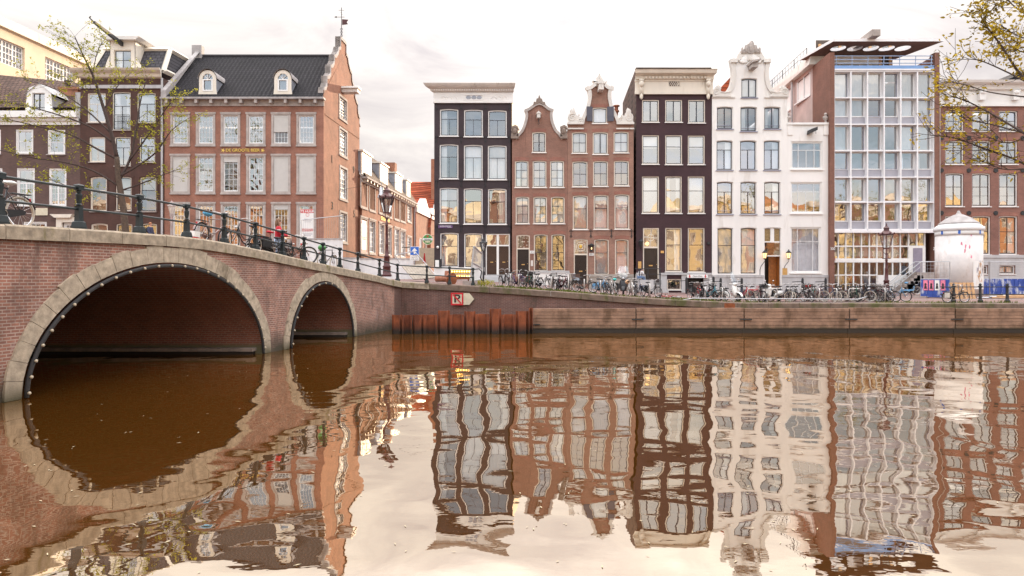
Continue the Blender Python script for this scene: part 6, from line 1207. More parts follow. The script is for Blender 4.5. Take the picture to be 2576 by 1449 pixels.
# ---------------------------------------------------------------- lamps, posts, signs
def street_lamp(p_, h, mat, label, lit=False, n=6, s=1.0, plain_=False):
    t = thing('street_lamp', label, 'street lamp', p_, 0, 'street lamps'); hl = 1.15 * s; hp_ = h - hl - .35 * s
    pr = [(.24, 0), (.24, .12), (.2, .16), (.19, .55), (.22, .6), (.15, .68), (.13, 1.15), (.17, 1.2), (.10, 1.28), (.075, 1.9), (.09, 1.94), (.07, 2.0), (.055, hp_ - .5), (.08, hp_ - .46), (.055, hp_ - .4), (.05, hp_)] if not plain_ else [(.09, 0), (.09, .8), (.06, .85), (.05, hp_)]
    MB().lathe([(r * s, z) for r, z in pr], n=10).build('pole', mat, t, True)
    m = MB(); m.tube([(-.22 * s, 0, hp_ - .35), (.22 * s, 0, hp_ - .35)], .022 * s, 5); z0 = hp_
    for i in range(n): a = i * 2 * math.pi / n; c, s_ = math.cos(a), math.sin(a); m.tube([(.05 * c, .05 * s_, z0 - .1), (.2 * s * c, .2 * s * s_, z0 + .08 * s), (.16 * s * c, .16 * s * s_, z0 + .25 * s)], .015 * s, 4); m.tube([(.17 * s * c, .17 * s * s_, z0 + .25 * s), (.36 * s * c, .36 * s * s_, z0 + .95 * s)], .016 * s, 4)
    m.lathe([(.18 * s, z0 + .2 * s), (.18 * s, z0 + .26 * s)], n=n); m.build('lantern_frame', mat, t)
    MB().lathe([(.155 * s, z0 + .26 * s), (.345 * s, z0 + .95 * s)], n=n).build('lantern_glass', 'glass_clear' if not lit else 'lamp_glass', t)
    MB().lathe([(.045 * s, z0 + .26 * s), (.06 * s, z0 + .5 * s), (.03 * s, z0 + .62 * s)], n=8).build('lamp_bulb', 'lamp_glass', t)
    m = MB(); m.lathe([(.38 * s, z0 + .95 * s), (.4 * s, z0 + .98 * s), (.39 * s, z0 + 1.02 * s), (.16 * s, z0 + 1.2 * s), (.14 * s, z0 + 1.3 * s), (.18 * s, z0 + 1.33 * s), (.1 * s, z0 + 1.4 * s), (.05 * s, z0 + 1.46 * s), (.02 * s, z0 + 1.6 * s)], n=n)
    for i in range(n): a = (i + .5) * 2 * math.pi / n; m.ball((.37 * s * math.cos(a), .37 * s * math.sin(a), z0 + 1.05 * s), .05 * s, 6, 5)
    m.build('lantern_roof', mat, t); return t
Y = 41.2; X = (973 - U0) / F * Y; zb = H + (VH - 695) / F * Y; street_lamp((X, Y, zb - .02), (695 - 470) * Y / F, 'lamp_red', 'ornate maroon street lamp with glass lantern behind the bridge railing', s=1.22)
Y = 42.3; X = (2230 - U0) / F * Y; zb = ground(X, Y); street_lamp((X, Y, zb), H - zb + (VH - 566) * Y / F, 'lamp_red', 'ornate dark maroon street lamp among the bicycles before the office shopfront', s=1.15)
Y = 47; X = (432 - U0) / F * Y; street_lamp((X, Y, 2.75), H - 2.75 + (VH - 505) * Y / F, 'sign_red_worn', 'cream lantern on a flaking red and white pole, half hidden behind the left bridge bikes', lit=True, s=.72)
Y = 47.5; X = (1216 - U0) / F * Y; zb = ground(X, Y); street_lamp((X, Y, zb), H - zb + (VH - 598) * Y / F, 'iron', 'slim black street lamp in front of the twin brown doors', s=.72, plain_=True)
p_ = P(959, 480, 58); t = thing('hanging_lamp', 'grey bell-shaped lamp hanging on a wire above the side street', 'lamp', p_); MB().lathe([(.06, .3), (.16, .3), (.18, -.25), (.28, -.35), (.32, -.55), (.36, -.6)][::-1], n=12).build('lamp_housing', 'galv', t, True); MB().ball((0, 0, -.62), (.26, .26, .18), 10, 6).build('lamp_globe', 'lamp_glass', t, True); MB().tube([(0, 0, .3), (0, 0, .75)], .03, 5).build('hanger', 'galv', t); MB().tube([(-8.2, 9, .75), (0, 0, .72), (3.8, 1.2, .8)], .012, 4).build('wire', 'iron', t)
p_ = P(1043, 632, 50); t = thing('one_way_sign', 'blue square road sign with a white upward arrow, at the side street', 'road sign', (p_.x, 50, ground(p_.x, 50))); z = p_.z - ground(p_.x, 50)
MB().box(-.34, -.02, z - .3, .34, 0, z + .34).build('sign_border', 'sign_white', t); MB().box(-.31, -.03, z - .27, .31, -.021, z + .31).build('sign_face', 'sign_blue', t); MB().add([(-.06, -.035, z - .2), (.06, -.035, z - .2), (.06, -.035, z + .02), (.21, -.035, z + .02), (0, -.035, z + .24), (-.21, -.035, z + .02), (-.06, -.035, z + .02)], [(0, 1, 2, 3, 4, 5, 6)]).build('arrow', 'sign_white', t); MB().box(-.33, -.02, z - .68, .33, 0, z - .33).build('sub_plate', 'sign_white', t)
text('uitgezonderd', .1, t, (0, -.024, z - .42), 'sign_black', ext=.002); m = MB()
for x in (-.19, -.07, .1, .22): m.torus((x, -.024, z - .58), .045, .008, 10, 4)
m.build('bike_symbol', 'sign_black', t); MB().tube([(0, .03, 0), (0, .03, z + .3)], .035, 6).build('pole', 'galv', t)
p_ = P(1068, 648, 78); t = thing('pub_sign', 'cream rectangular hanging sign on a house in the side street', 'sign', p_); MB().box(-1.0, -.05, -1.0, 1.3, .1, 1.1).build('sign_board', 'sign_cream', t); m = MB().prism([(-.15, -.6), (.15, -.6), (.05, .5), (-.05, .5)], -.08, -.05); m.build('emblem', 'sign_red', t); MB().tube([(-1.0, 0, 1.15), (-2.6, 0, 1.15)], .05, 5).build('bracket', 'iron', t)
# hoardings in front of the corner house
for i, (ua, ub, vt, Yh, lab) in enumerate(((760, 862, 602, 49.5, 'tall white site hoarding below the rent banner'), (863, 905, 650, 50.5, 'low white site hoarding panel left of the maroon lamp'), (905, 1040, 652, 51, 'long low white site hoarding behind the maroon lamp'))):
    a, b = P(ua, vt, Yh), P(ub, vt, Yh); t = thing('site_hoarding', lab, 'hoarding', (a.x, Yh, ground(a.x, Yh)), 0, 'white site hoardings'); w = b.x - a.x; hh_ = a.z - ground(a.x, Yh); m = MB(); n = max(3, int(w / .22))
    for k in range(n): m.box(w * k / n, 0 if k % 2 else .03, 0, w * (k + 1) / n, .08, hh_)
    m.build('panel', 'hoarding', t); MB().box(0, -.03, hh_, w, .1, hh_ + .07).build('cap_rail', 'galv', t)
    if i == 0:
        m = MB(); m.tube([(0, -.1, hh_), (0, -.1, hh_ + 1.4)], .03, 5); m.tube([(w, -.1, hh_), (w, -.1, hh_ + 1.7)], .03, 5); m.tube([(0, -.1, hh_ + 1.4), (w, -.1, hh_ + 1.7)], .03, 5)
        for k in range(1, 22): m.tube([(w * k / 22, -.1, hh_), (w * k / 22, -.1, hh_ + 1.4 + .3 * k / 22)], .007, 3)
        m.build('mesh_top', 'galv', t)
# leaning grey boards, frame, pipes, light box, steel gate
Yb = 42.5
def px3(x, y, Y): return P(993.3 + x * .10417, 604.0 + y * .10417, Y)     # crop of the works by the railing end
g0 = ground(-4, Yb); t = thing('tilted_board', 'large grey ribbed board lying tilted on the pavement behind the railing', 'board'); c = [px3(170, 630, 43.4), px3(720, 565, 43.4), px3(1005, 900, 41.6), px3(440, 945, 41.6)]; mid = sum(c, Vector()) / 4; t.location = mid
m = MB(); A, B_, C_, D_ = [q - mid for q in c]; n = 9; nv = (B_ - A).cross(D_ - A).normalized() * .05
for k in range(n): f, g = k / n, (k + .93) / n; q = [A.lerp(B_, f), A.lerp(B_, g), D_.lerp(C_, g), D_.lerp(C_, f)]; m.add(q + [v + nv for v in q], [(0, 1, 2, 3), (4, 7, 6, 5), (0, 4, 5, 1), (1, 5, 6, 2), (2, 6, 7, 3), (3, 7, 4, 0)])
m.build('ribs', 'board', t); m = MB().tube([(A + B_) / 2 + nv * 1.5, (C_ + D_) / 2 + nv * 1.5], .06, 5); m.build('batten', 'sash_brown', t)
t = thing('tubular_frame', 'thin steel tube frame rising to a peak over the tilted board', 'frame'); q = [px3(0, 360, 43.6), px3(480, 275, 42.8), px3(735, 560, 42.6), px3(1065, 940, 41.2)]; t.location = q[1]; MB().tube([v - q[1] for v in q[1:]], .03, 6).build('tube', 'galv', t); MB().tube([q[0] - q[1], q[1] - q[1]], .03, 6).build('tube', 'galv', t); MB().tube([q[0] - q[1], px3(120, 560, 43.6) - q[1]], .03, 6).build('tube', 'galv', t)
t = thing('light_box', 'white nostalgic light box with rows of glowing bulbs on the pavement', 'light box'); a, b = px3(1345, 1030, 44), px3(1835, 712, 44); t.location = (a.x, 44, a.z); w, hh_ = b.x - a.x, b.z - a.z
MB().box(0, 0, .35, w, .25, hh_).build('box', 'sign_cream', t); MB().box(.05, -.1, .2, w, .3, .34).build('shelf', 'rust', t); bm_ = MB().ball((0, 0, 0), .045, 8, 6).mesh('bulb', True); bm_.materials.append(MATS['bulb_glow'])
for z in (hh_ - .12, .42):
    MB().box(.02, -.03, z - .09, w - .02, -.002, z + .09).build('bulb_strip', 'gold', t)
    for k in range(8): link('bulb', bm_, t, (.1 + (w - .2) * k / 7, -.06, z))
text('de Struisvogel', .15, t, (w * .6, -.01, .35 + (hh_ - .35) * .5), 'tan_cloth', ext=.002); m = MB(); m.box(.15, .02, 0, .22, .2, .2); m.box(w - .2, .02, 0, w - .12, .2, .2); m.build('leg', 'rust', t)
t = thing('cast_pipe', 'old rusty flanged pipe lying behind the railing end', 'pipe'); a, b = px3(1010, 930, 41.0), px3(1410, 935, 40.3); t.location = (a + b) / 2; d = (b - a) / 2; MB().tube([-d, d * .55], .2, 10).build('pipe_body', 'pipe_orange', t, True); MB().tube([d * .5, d * .62], .34, 12).build('flange', 'pipe_orange', t); MB().tube([d * .62, d], .3, 12, r1=.36).build('bell_mouth', 'rust', t); MB().tube([d * .2, d * .25 + Vector((0, .1, .45))], .14, 8).build('branch', 'pipe_orange', t)
t = thing('steel_gate', 'upright galvanised mesh gate leaning beside the black lamp post', 'gate'); q = [px3(1820, 1000, 42.2), px3(1910, 160, 42.2), px3(2105, 330, 44.2), px3(2085, 960, 44.2)]; t.location = q[0]; v = [k - q[0] for k in q]; m = MB()
for i in range(4): m.tube([v[i], v[(i + 1) % 4]], .06, 6)
m.tube([v[0].lerp(v[1], .55), v[3].lerp(v[2], .45)], .05, 5); m.build('gate_frame', 'galv', t); m = MB()
for k in range(1, 12): m.tube([v[0].lerp(v[3], k / 12).lerp(v[1].lerp(v[2], k / 12), .5), v[1].lerp(v[2], k / 12)], .012, 4)
m.build('mesh', 'galv', t); f = lambda a_, b_: v[0].lerp(v[3], a_).lerp(v[1].lerp(v[2], a_), b_); MB().add([f(.05, .05), f(.95, .05), f(.95, .48), f(.05, .52)], [(0, 1, 2, 3)]).build('lower_sheet', 'hoarding', t)
t = thing('stone_block', 'rough grey stone block at the end of the railing', 'stone', P(1185, 712, 40.4)); MB().box(-.5, 0, -.25, .35, .5, .12).build('block', 'concrete', t); MB().box(-.6, .05, -.3, .5, .55, -.24).build('base', 'coping', t)

# advertising pillar
Y = 47.5; X = (2411.5 - U0) / F * Y; zb = ground(X, Y); t = thing('advertising_pillar', 'big round pale plastered advertising pillar with conical lead roof and torn posters', 'advertising pillar', (X, Y, zb)); zz = lambda y: H + (VH - (Z6[1] + Z6[2] * y)) / F * Y - zb; r = 53 * Y / F
MB().lathe([(r * .97, 0), (r * .97, zz(1105))], n=40).build('drum', 'poster_white', t, True); MB().lathe([(r * .985, zz(1106)), (r * .985, zz(1084))], n=40).build('poster_band', 'sign_white', t, True)
m = MB(); m.lathe([(r * .99, zz(1084)), (r * 1.04, zz(1080)), (r * 1.04, zz(1064)), (r * .99, zz(1062)), (r * .84, zz(1050))], n=40); m.build('cornice_ring', 'hoarding', t, True); MB().lathe([(r * .84, zz(1052)), (r * .84, zz(1043)), (r * .79, zz(1040)), (r * .5, zz(1016)), (r * .2, zz(1000)), (r * .13, zz(998)), (r * .07, zz(988)), (r * .05, zz(980)), (.01, zz(979))], n=40).build('cone_roof', 'lead', t, True)
m = MB()
def onr(a, z, rr): return (rr * math.sin(a), -rr * math.cos(a), z)
for a in (-.55, .42, -1.3): z = zz(1092); m.add([onr(a - .05, z - .13, r * .995), onr(a + .05, z - .13, r * .995), onr(a + .05, z + .13, r * .995), onr(a - .05, z + .13, r * .995)], [(0, 1, 2, 3)])
m.build('blue_square', 'sign_blue', t); rnd = random.Random(4); m = MB()
for a, y in ((-.28, 1160), (-.32, 1180), (-.12, 1165), (-.06, 1108), (-.05, 1215), (-.45, 1150), (-.33, 1190), (-.31, 1168)):
    z = zz(y); k = []
    for i in range(7): q = i * .9; k.append(onr(a + rnd.uniform(.015, .05) * math.cos(q), z + rnd.uniform(.04, .18) * math.sin(q), r * .975))
    m.add(k, [tuple(range(7))])
m.build('poster_scrap', 'pink', t, fix=False)
m = MB(); a0, a1 = .03, 1.0; n = 10
for i in range(n): f, g = a0 + (a1 - a0) * i / n, a0 + (a1 - a0) * (i + 1) / n; m.add([onr(f, zz(1372), r * .985), onr(g, zz(1372), r * .985), onr(g, zz(1235), r * .985), onr(f, zz(1235), r * .985)], [(0, 1, 2, 3)])
m.build('torn_poster', 'sign_white', t, True); m = MB()
for k in range(26):
    a, z = rnd.uniform(.25, .75), rnd.uniform(zz(1360), zz(1245)); m.add([onr(a + rnd.uniform(-.09, .09), z + rnd.uniform(-.35, .35), r * (.99 + .0015 * (k % 5))) for _ in range(3)], [(0, 1, 2)])
m.build('poster_tear', 'tan_cloth', t, fix=False); m = MB()
for k in range(14):
    a, z = rnd.uniform(.2, .9), rnd.uniform(zz(1300), zz(1240)); m.add([onr(a + rnd.uniform(-.09, .09), z + rnd.uniform(-.3, .3), r * (.988 + .0008 * (k % 5))) for _ in range(3)], [(0, 1, 2)])
m.build('poster_tear', 'office_panel', t, fix=False)
# builder's fences
def fence(nm, lab, ua, ub, Ya, Yb_, vt, posters=False, hb=1.25):
    a, b = P(ua, 700, Ya), P(ub, 700, Yb_); t = thing('builders_fence', lab, 'fence', (a.x, Ya, ground(a.x, Ya)), math.atan2(Yb_ - Ya, b.x - a.x), 'builders fences'); w = math.hypot(b.x - a.x, Yb_ - Ya); hh_ = H + (VH - vt) / F * Ya - ground(a.x, Ya)
    m = MB(); n = int(w / .16)
    for k in range(n): m.box(w * k / n, -.03 if k % 2 else 0, .06, w * (k + 1) / n, .03, hb)
    m.build('board', 'blue_board', t); m = MB()
    for x in (0, w): m.tube([(x, .04, 0), (x, .04, hh_)], .035, 6)
    for z in (.05, hb + .03, hh_): m.tube([(0, .04, z), (w, .04, z)], .03, 6)
    m.build('tube_frame', 'galv', t); m = MB()
    for k in range(1, int(w / .2)): m.tube([(k * .2, .04, hb), (k * .2, .04, hh_)], .008, 3)
    for k in range(1, 5): z = hb + (hh_ - hb) * k / 5; m.tube([(0, .04, z), (w, .04, z)], .008, 3)
    m.build('wire_mesh', 'galv', t); MB().box(-.4, -.2, 0, .4, .25, .12).build('foot_block', 'concrete', t)
    if posters:
        for k in range(4): x = w * (.1 + .2 * k); m = MB().box(x, -.05, hb * .42, x + w * .16, -.032, hb * .97); b_ = m.build('poster', 'pink' if k != 2 else 'sign_white', t); m = MB().ball((x + w * .08, -.05, hb * .74), (w * .035, .006, w * .05), 8, 6); m.prism([(x + w * .03, hb * .5), (x + w * .13, hb * .5), (x + w * .11, hb * .68), (x + w * .05, hb * .68)], -.056, -.05); m.build('portrait', 'iron', b_)
fence('f', 'blue builders fence with a row of pink posters, left of the advertising pillar', 2316, 2389, 46.6, 45.3, 659, True)
fence('f', 'short faded blue builders fence panel just right of the advertising pillar', 2463, 2488, 51, 51, 658)
fence('f', 'long blue builders fence with peeling white paint at the right edge', 2491, 2640, 51, 51, 659)
t = thing('wooden_pallet', 'wooden pallet leaning against the advertising pillar behind a bicycle', 'pallet', P(2425, 748, 44.6)); m = MB()
for k in range(6): m.box(-.75 + k * .27, 0, 0, -.58 + k * .27, .03, 1.1)
t.location.z = ground(t.location.x, 44.6); t.rotation_euler = (-.2, 0, 0); m.build('boards', 'timber_raw', t); m = MB()
for z in (.05, .5, .98): m.box(-.78, .03, z, .8, .12, z + .1)
m.build('bearers', 'timber_raw', t)
t = thing('timber_scraps', 'loose planks and bars lying on the pavement right of the pillar', 'planks', (0, 0, 0)); rnd = random.Random(2)
for k in range(6): a = P(2470 + k * 14, 0, 45).x; m = MB().tube([(a, 44.5 + rnd.random(), 1.6 + .04 * k), (a + 2.4, 44.2 + rnd.random(), 1.63 + .04 * k)], .05, 4); m.build('plank', 'timber_raw' if k % 2 else 'galv', t)
# quay railing on the right, low white pipe
t = thing('quay_railing', 'black iron railing with ball-topped posts at the right end of the quay', 'railing', (0, 0, 0))
for u in (2399, 2466, 2534, 2602):
    X = (u - U0) / F * 39.4; m = MB().lathe([(.14, 0), (.14, .12), (.09, .2), (.075, .5), (.1, .52), (.07, .55), (.07, .85), (.11, .88), (.11, .96), (.05, .98), (.09, 1.05), (.01, 1.12)], n=8); m.build('post', 'iron', t).location = (X, 39.4, 1.5)
for z in (2.4, 1.97): MB().tube([((2366 - U0) / F * 39.4, 39.4, z), ((2640 - U0) / F * 39.4, 39.4, z)], .03, 6).build('rail', 'iron', t)
t = thing('low_pipe_rail', 'low white pipe rail running along the quay edge in front of the bikes', 'rail', (0, 0, 0)); a = (1717 - U0) / F * 38.8; b = (2178 - U0) / F * 38.8
MB().tube([(a, 38.75, 1.66), (a + .6, 38.75, 1.76), (b - .5, 38.75, 1.70), (b, 38.75, 1.84)], .036, 6).build('pipe', 'galv', t, True); x = a + 1
while x < b: MB().tube([(x, 38.78, 1.45), (x, 38.78, 1.7)], .03, 5).build('bracket', 'galv', t); x += 1.9
# black stoop posts with arms
for k, (x, y0) in enumerate(((1727, 698), (1795, 696), (1813, 700), (1866, 700), (2019, 700), (2077, 700))):
    Y = 55.5; X = (x - U0) / F * Y; g = ground(X, Y); h = H + (VH - y0) / F * Y - g; lab = ['at the Chin-Chin basement entrance', 'beside the paper notice board', 'under the first curtained window of the white gable house', 'under the second curtained window of the white gable house', 'under the narrow white house window', 'at the brick pier of the office'][k]
    t = thing('iron_post', 'black iron post with thin arm %s' % lab.replace('Chin-Chin ', ''), 'post', (X, Y, g), 0, 'iron posts before the houses'); MB().lathe([(.1, 0), (.1, h - .1), (.07, h), (.01, h + .03)], n=8).build('shaft', 'iron', t); MB().tube([(0, 0, h - .25), (-.85, 0, h - .3)], .03, 5).build('arm', 'iron', t)
# stone seat and rails by the purple house
X0, X1 = B_x = [(u - U0) / F * 57.2 for u in (1606, 1664)]; g = ground(12, 57.2); t = thing('front_stoop', 'grey stone stoop with black railing before the purple house door', 'stoop', (X0, 57.2, g)); w = X1 - X0; zt2 = H + (VH - 704) / F * 57.2 - g
MB().box(0, 0, -.2, w * .75, 1.9, zt2).build('landing', 'plinth', t); m = MB()
for k in range(4): m.box(w * .75 + .28 * k, .1, -.2, w * .75 + .28 * (k + 1), 1.8, zt2 * (1 - (k + 1) / 5))
m.build('step', 'plinth', t); m = MB(); rh = H + (VH - 676) / F * 57 - g
for x in (.1, w * .42, w * .95): m.tube([(x, .05, zt2 if x < w * .7 else 0), (x, .05, rh)], .045, 6)
m.tube([(-.3, .05, rh), (w, .05, rh)], .035, 6); m.tube([(0, .05, (rh + zt2) / 2), (w, .05, (rh + zt2) / 2)], .025, 5); m.build('railing', 'iron', t)
MB().box(.0, .9, zt2, w * .4, 1.5, zt2 + .5).build('seat', 'plinth', t)
# ================================================================ row of houses on the near bank (mirrored in windows and water)
def back_house(x0, x1, h, mat, nb, nf, label, gable=None):
    t = thing('near_bank_house', label, 'house', (0, 0, 0), 0, 'houses on the near bank'); m = MB(); y = -13.0; hs = []
    w = x1 - x0; bw = w / nb
    for i in range(nb):
        for j in range(nf): hs.append((x0 + bw * (i + .25), 2.4 + j * (h - 3) / nf + .6, x0 + bw * (i + .75), 2.4 + j * (h - 3) / nf + .6 + (h - 3) / nf * .62))
    top = [(x1, h), (x0, h)] if not gable else [(x1, h), ((x0 + x1) / 2 + .8, h + gable), ((x0 + x1) / 2 - .8, h + gable), (x0, h)]
    face_holes(m, [(x0, 1.2), (x1, 1.2)] + top, [arch(*q) for q in hs], y, depth=-.3); m.build('wall', mat, t, fix=False); m = MB(); f = MB()
    for q in hs: m.quad((q[0], y - .2, q[1]), (q[2], y - .2, q[1]), (q[2], y - .2, q[3]), (q[0], y - .2, q[3])); ring(f, arch(*q), arch(*inset(q, .12)), y - .05, y - .2); f.box((q[0] + q[2]) / 2 - .04, y - .18, q[1], (q[0] + q[2]) / 2 + .04, y - .1, q[3])
    m.build('window', 'near_pane', t, fix=False); f.build('window_frame', 'cream', t); MB().box(x0, y - 10, 1.2, x1, y - .4, h).build('house_body', mat, t); MB().box(x0 - .1, y, h - .9, x1 + .1, y + .5, h - .1).build('cornice', 'cream', t)
for i, (a, b, h, mat, nb, nf, g, lab) in enumerate(((-62, -48, 17, 'b_near', 5, 4, None, 'broad red house of the near bank row'), (-47.9, -40, 15, 'p_near', 3, 4, 3, 'ochre gabled house of the near bank row'), (-39.9, -30, 18, 'b_brown2', 4, 5, None, 'tall brown house of the near bank row'), (-29.9, -22, 14.5, 'p_near', 3, 4, 3.5, 'low ochre house of the near bank row'), (-21.9, -12, 17, 'b_near', 4, 4, None, 'square red house of the near bank row'), (-11.9, -4, 16, 'c_near', 3, 4, 3, 'cream gabled house of the near bank row'),
        (-3.9, 5, 18.5, 'b_brown2', 4, 5, None, 'tallest brown house of the near bank row'), (5.1, 13, 15.5, 'p_near', 3, 4, 3, 'mustard gabled house of the near bank row'), (13.1, 24, 17.5, 'b_near', 4, 4, None, 'wide orange-red house of the near bank row'), (24.1, 32, 16, 'c_near', 3, 4, 3, 'pale gabled house of the near bank row'), (32.1, 44, 18, 'p_near', 5, 4, None, 'broad ochre house of the near bank row'), (44.1, 56, 16.5, 'b_near', 4, 4, 2, 'red gabled house of the near bank row'), (56.1, 66, 17.5, 'p_near', 4, 4, None, 'flat topped ochre house of the near bank row'), (66.1, 78, 18.5, 'b_brown2', 4, 5, None, 'wide tall brown house of the near bank row'), (78.1, 90, 16, 'p_near', 4, 4, 3, 'steep gabled ochre house of the near bank row'), (90.1, 104, 17, 'b_near', 5, 4, None, 'rightmost red house of the near bank row'), (-76, -62.1, 16, 'p_near', 5, 4, None, 'long low ochre house of the near bank row'), (-90, -76.1, 18, 'b_brown2', 5, 5, None, 'wide brown house of the near bank row'), (-106, -90.1, 16, 'b_near', 5, 4, 2, 'leftmost red gabled house of the near bank row'))): back_house(a, b, h, mat, nb, nf, lab, g)

# ================================================================ trees
def tree(name, label, trunk, limbs, leaf, nleaf, lsize, twig, seed, r0, cat='tree', spread=.5, leafy=(.35, 1.0), dens=None, drop=.0):
    rnd = random.Random(seed); base = trunk[0]; t = thing(name, label, cat, base); m = MB()
    m.tube([p_ - base for p_ in smooth3(trunk)], r0, 10, r1=r0 * .6); m.build('trunk', 'bark', t, True); m = MB(); tips = []
    for li, (pts, ra) in enumerate(limbs):
        if (pts[1] - pts[0]).length > 2.5 * (pts[2] - pts[1]).length: pts = [pts[0], pts[0].lerp(pts[1], .6), pts[0].lerp(pts[1], .93)] + pts[1:]
        q = smooth3(pts); m.tube([p_ - base for p_ in q], ra, 6, r1=ra * .22); L = len(q)
        for i in range(int(L * leafy[0]), L):
            n_tw = 2
            for _ in range(n_tw):
                d = (q[min(i + 1, L - 1)] - q[max(i - 1, 0)]).normalized(); v = Vector((rnd.gauss(0, 1), rnd.gauss(0, .7), rnd.gauss(0.15, .8))); v = (d * .9 + v.normalized() * .9).normalized(); ln = twig * rnd.uniform(.4, 1.3); k = [q[i]]
                for s_ in range(3): v = (v + Vector((rnd.gauss(0, .25), rnd.gauss(0, .25), rnd.gauss(.05, .22)))).normalized(); k.append(k[-1] + v * ln / 3)
                m.tube([p_ - base for p_ in k], min(ra * .16 + .004, lsize * .06), 4, r1=.002 if lsize < .1 else .004); wgt = dens[li] if dens else 1; tips.append((k, wgt))
                if rnd.random() < .6:
                    v2 = (v + Vector((rnd.gauss(0, .8), rnd.gauss(0, .6), rnd.gauss(0, .7)))).normalized(); k2 = [k[1], k[1] + v2 * ln * .3, k[1] + v2 * ln * .6]; m.tube([p_ - base for p_ in k2], .0035 * lsize / .1, 4, r1=.002); tips.append((k2, wgt))
    m.build('branches', 'bark_dark', t, True); f = MB(); tot = sum(w for _, w in tips)
    for k, wgt in tips:
        cnt = nleaf * wgt / tot; cnt = int(cnt) + (rnd.random() < cnt % 1)
        for _ in range(cnt):
            s_ = max(rnd.uniform(.1, 1), rnd.uniform(.1, 1), rnd.uniform(.1, .95)) * (len(k) - 1); i = min(int(s_), len(k) - 2); c = k[i].lerp(k[i + 1], s_ - i) - base + Vector((rnd.gauss(0, 1), rnd.gauss(0, 1), rnd.gauss(-drop, 1))) * lsize * .5
            d = Vector((rnd.gauss(0, 1), rnd.gauss(0, 1), rnd.gauss(-.2, .6))).normalized(); w = d.cross(Vector((rnd.gauss(0, 1), rnd.gauss(0, 1), rnd.gauss(0, 1)))).normalized(); l = lsize * rnd.uniform(.6, 1.25); ww = l * .22
            f.add([c, c + d * l * .3 + w * ww, c + d * l * .65 + w * ww * .8, c + d * l, c + d * l * .65 - w * ww * .8, c + d * l * .3 - w * ww], [(0, 1, 2, 3, 4, 5)])
    f.build('crown', leaf, t, fix=False); return t
def smooth3(pts, k=4):
    out = []; n = len(pts); pts = [Vector(p_) for p_ in pts]
    for i in range(n - 1):
        p0, p1, p2, p3 = pts[max(i - 1, 0)], pts[i], pts[i + 1], pts[min(i + 2, n - 1)]
        for j in range(k):
            t = j / k; out.append(.5 * ((2 * p1) + (p2 - p0) * t + (2 * p0 - 5 * p1 + 4 * p2 - p3) * t * t + (3 * p1 - p0 - 3 * p2 + p3) * t ** 3))
    return out + [pts[-1]]
pl = lambda l, Y, j=0: [P(u, v, Y + j * i) for i, (u, v) in enumerate(l)]
YT = 46.0; tr = pl([(322, 690), (318, 610), (311, 530), (299, 455), (294, 395)], YT)
limbs = [(pl([(294, 395), (280, 336), (249, 235), (233, 188), (210, 141), (188, 92)], YT, -.1), .13), (pl([(299, 455), (325, 405), (340, 340), (352, 260), (368, 200)], YT, .3), .1), (pl([(294, 400), (245, 375), (180, 340), (95, 318), (20, 300)], YT, -.35), .09), (pl([(302, 470), (235, 430), (160, 408), (70, 395), (-20, 372)], YT, -.5), .08), (pl([(298, 445), (350, 415), (395, 380), (430, 330), (470, 300)], YT, .3), .08),
         (pl([(286, 360), (225, 318), (150, 290), (70, 268), (0, 255)], YT, -.2), .08), (pl([(262, 275), (290, 225), (318, 190)], YT, .5), .05), (pl([(215, 150), (185, 118), (150, 92)], YT, .2), .035), (pl([(233, 188), (245, 130), (262, 100)], YT, -.2), .035), (pl([(303, 480), (355, 462), (410, 440), (450, 425)], YT, .3), .06), (pl([(280, 336), (215, 275), (140, 225), (60, 200)], YT, .4), .06), (pl([(305, 500), (250, 480), (180, 470), (120, 450)], YT, -.5), .05), (pl([(325, 405), (380, 330), (420, 270), (440, 250)], YT, -.3), .06), (pl([(249, 235), (205, 220), (165, 190)], YT, .3), .04)]
ST = tree('street_tree', 'slender street tree with sparse fresh yellow-green leaves behind the bridge railing', tr, limbs, 'leaf_spring', 5600, .15, 1.5, 21, .26, drop=.3, leafy=(.3, 1))
tr = [Vector((8.6, 1.6, 1.2)), Vector((8.3, 2.0, 3.0)), Vector((7.6, 2.8, 4.4)), Vector((7.2, 3.2, 5.6))]
def nl(l): return [P(u, v, Y) for u, v, Y in l]
j1, j2, j3 = tr[1], tr[2], tr[3]
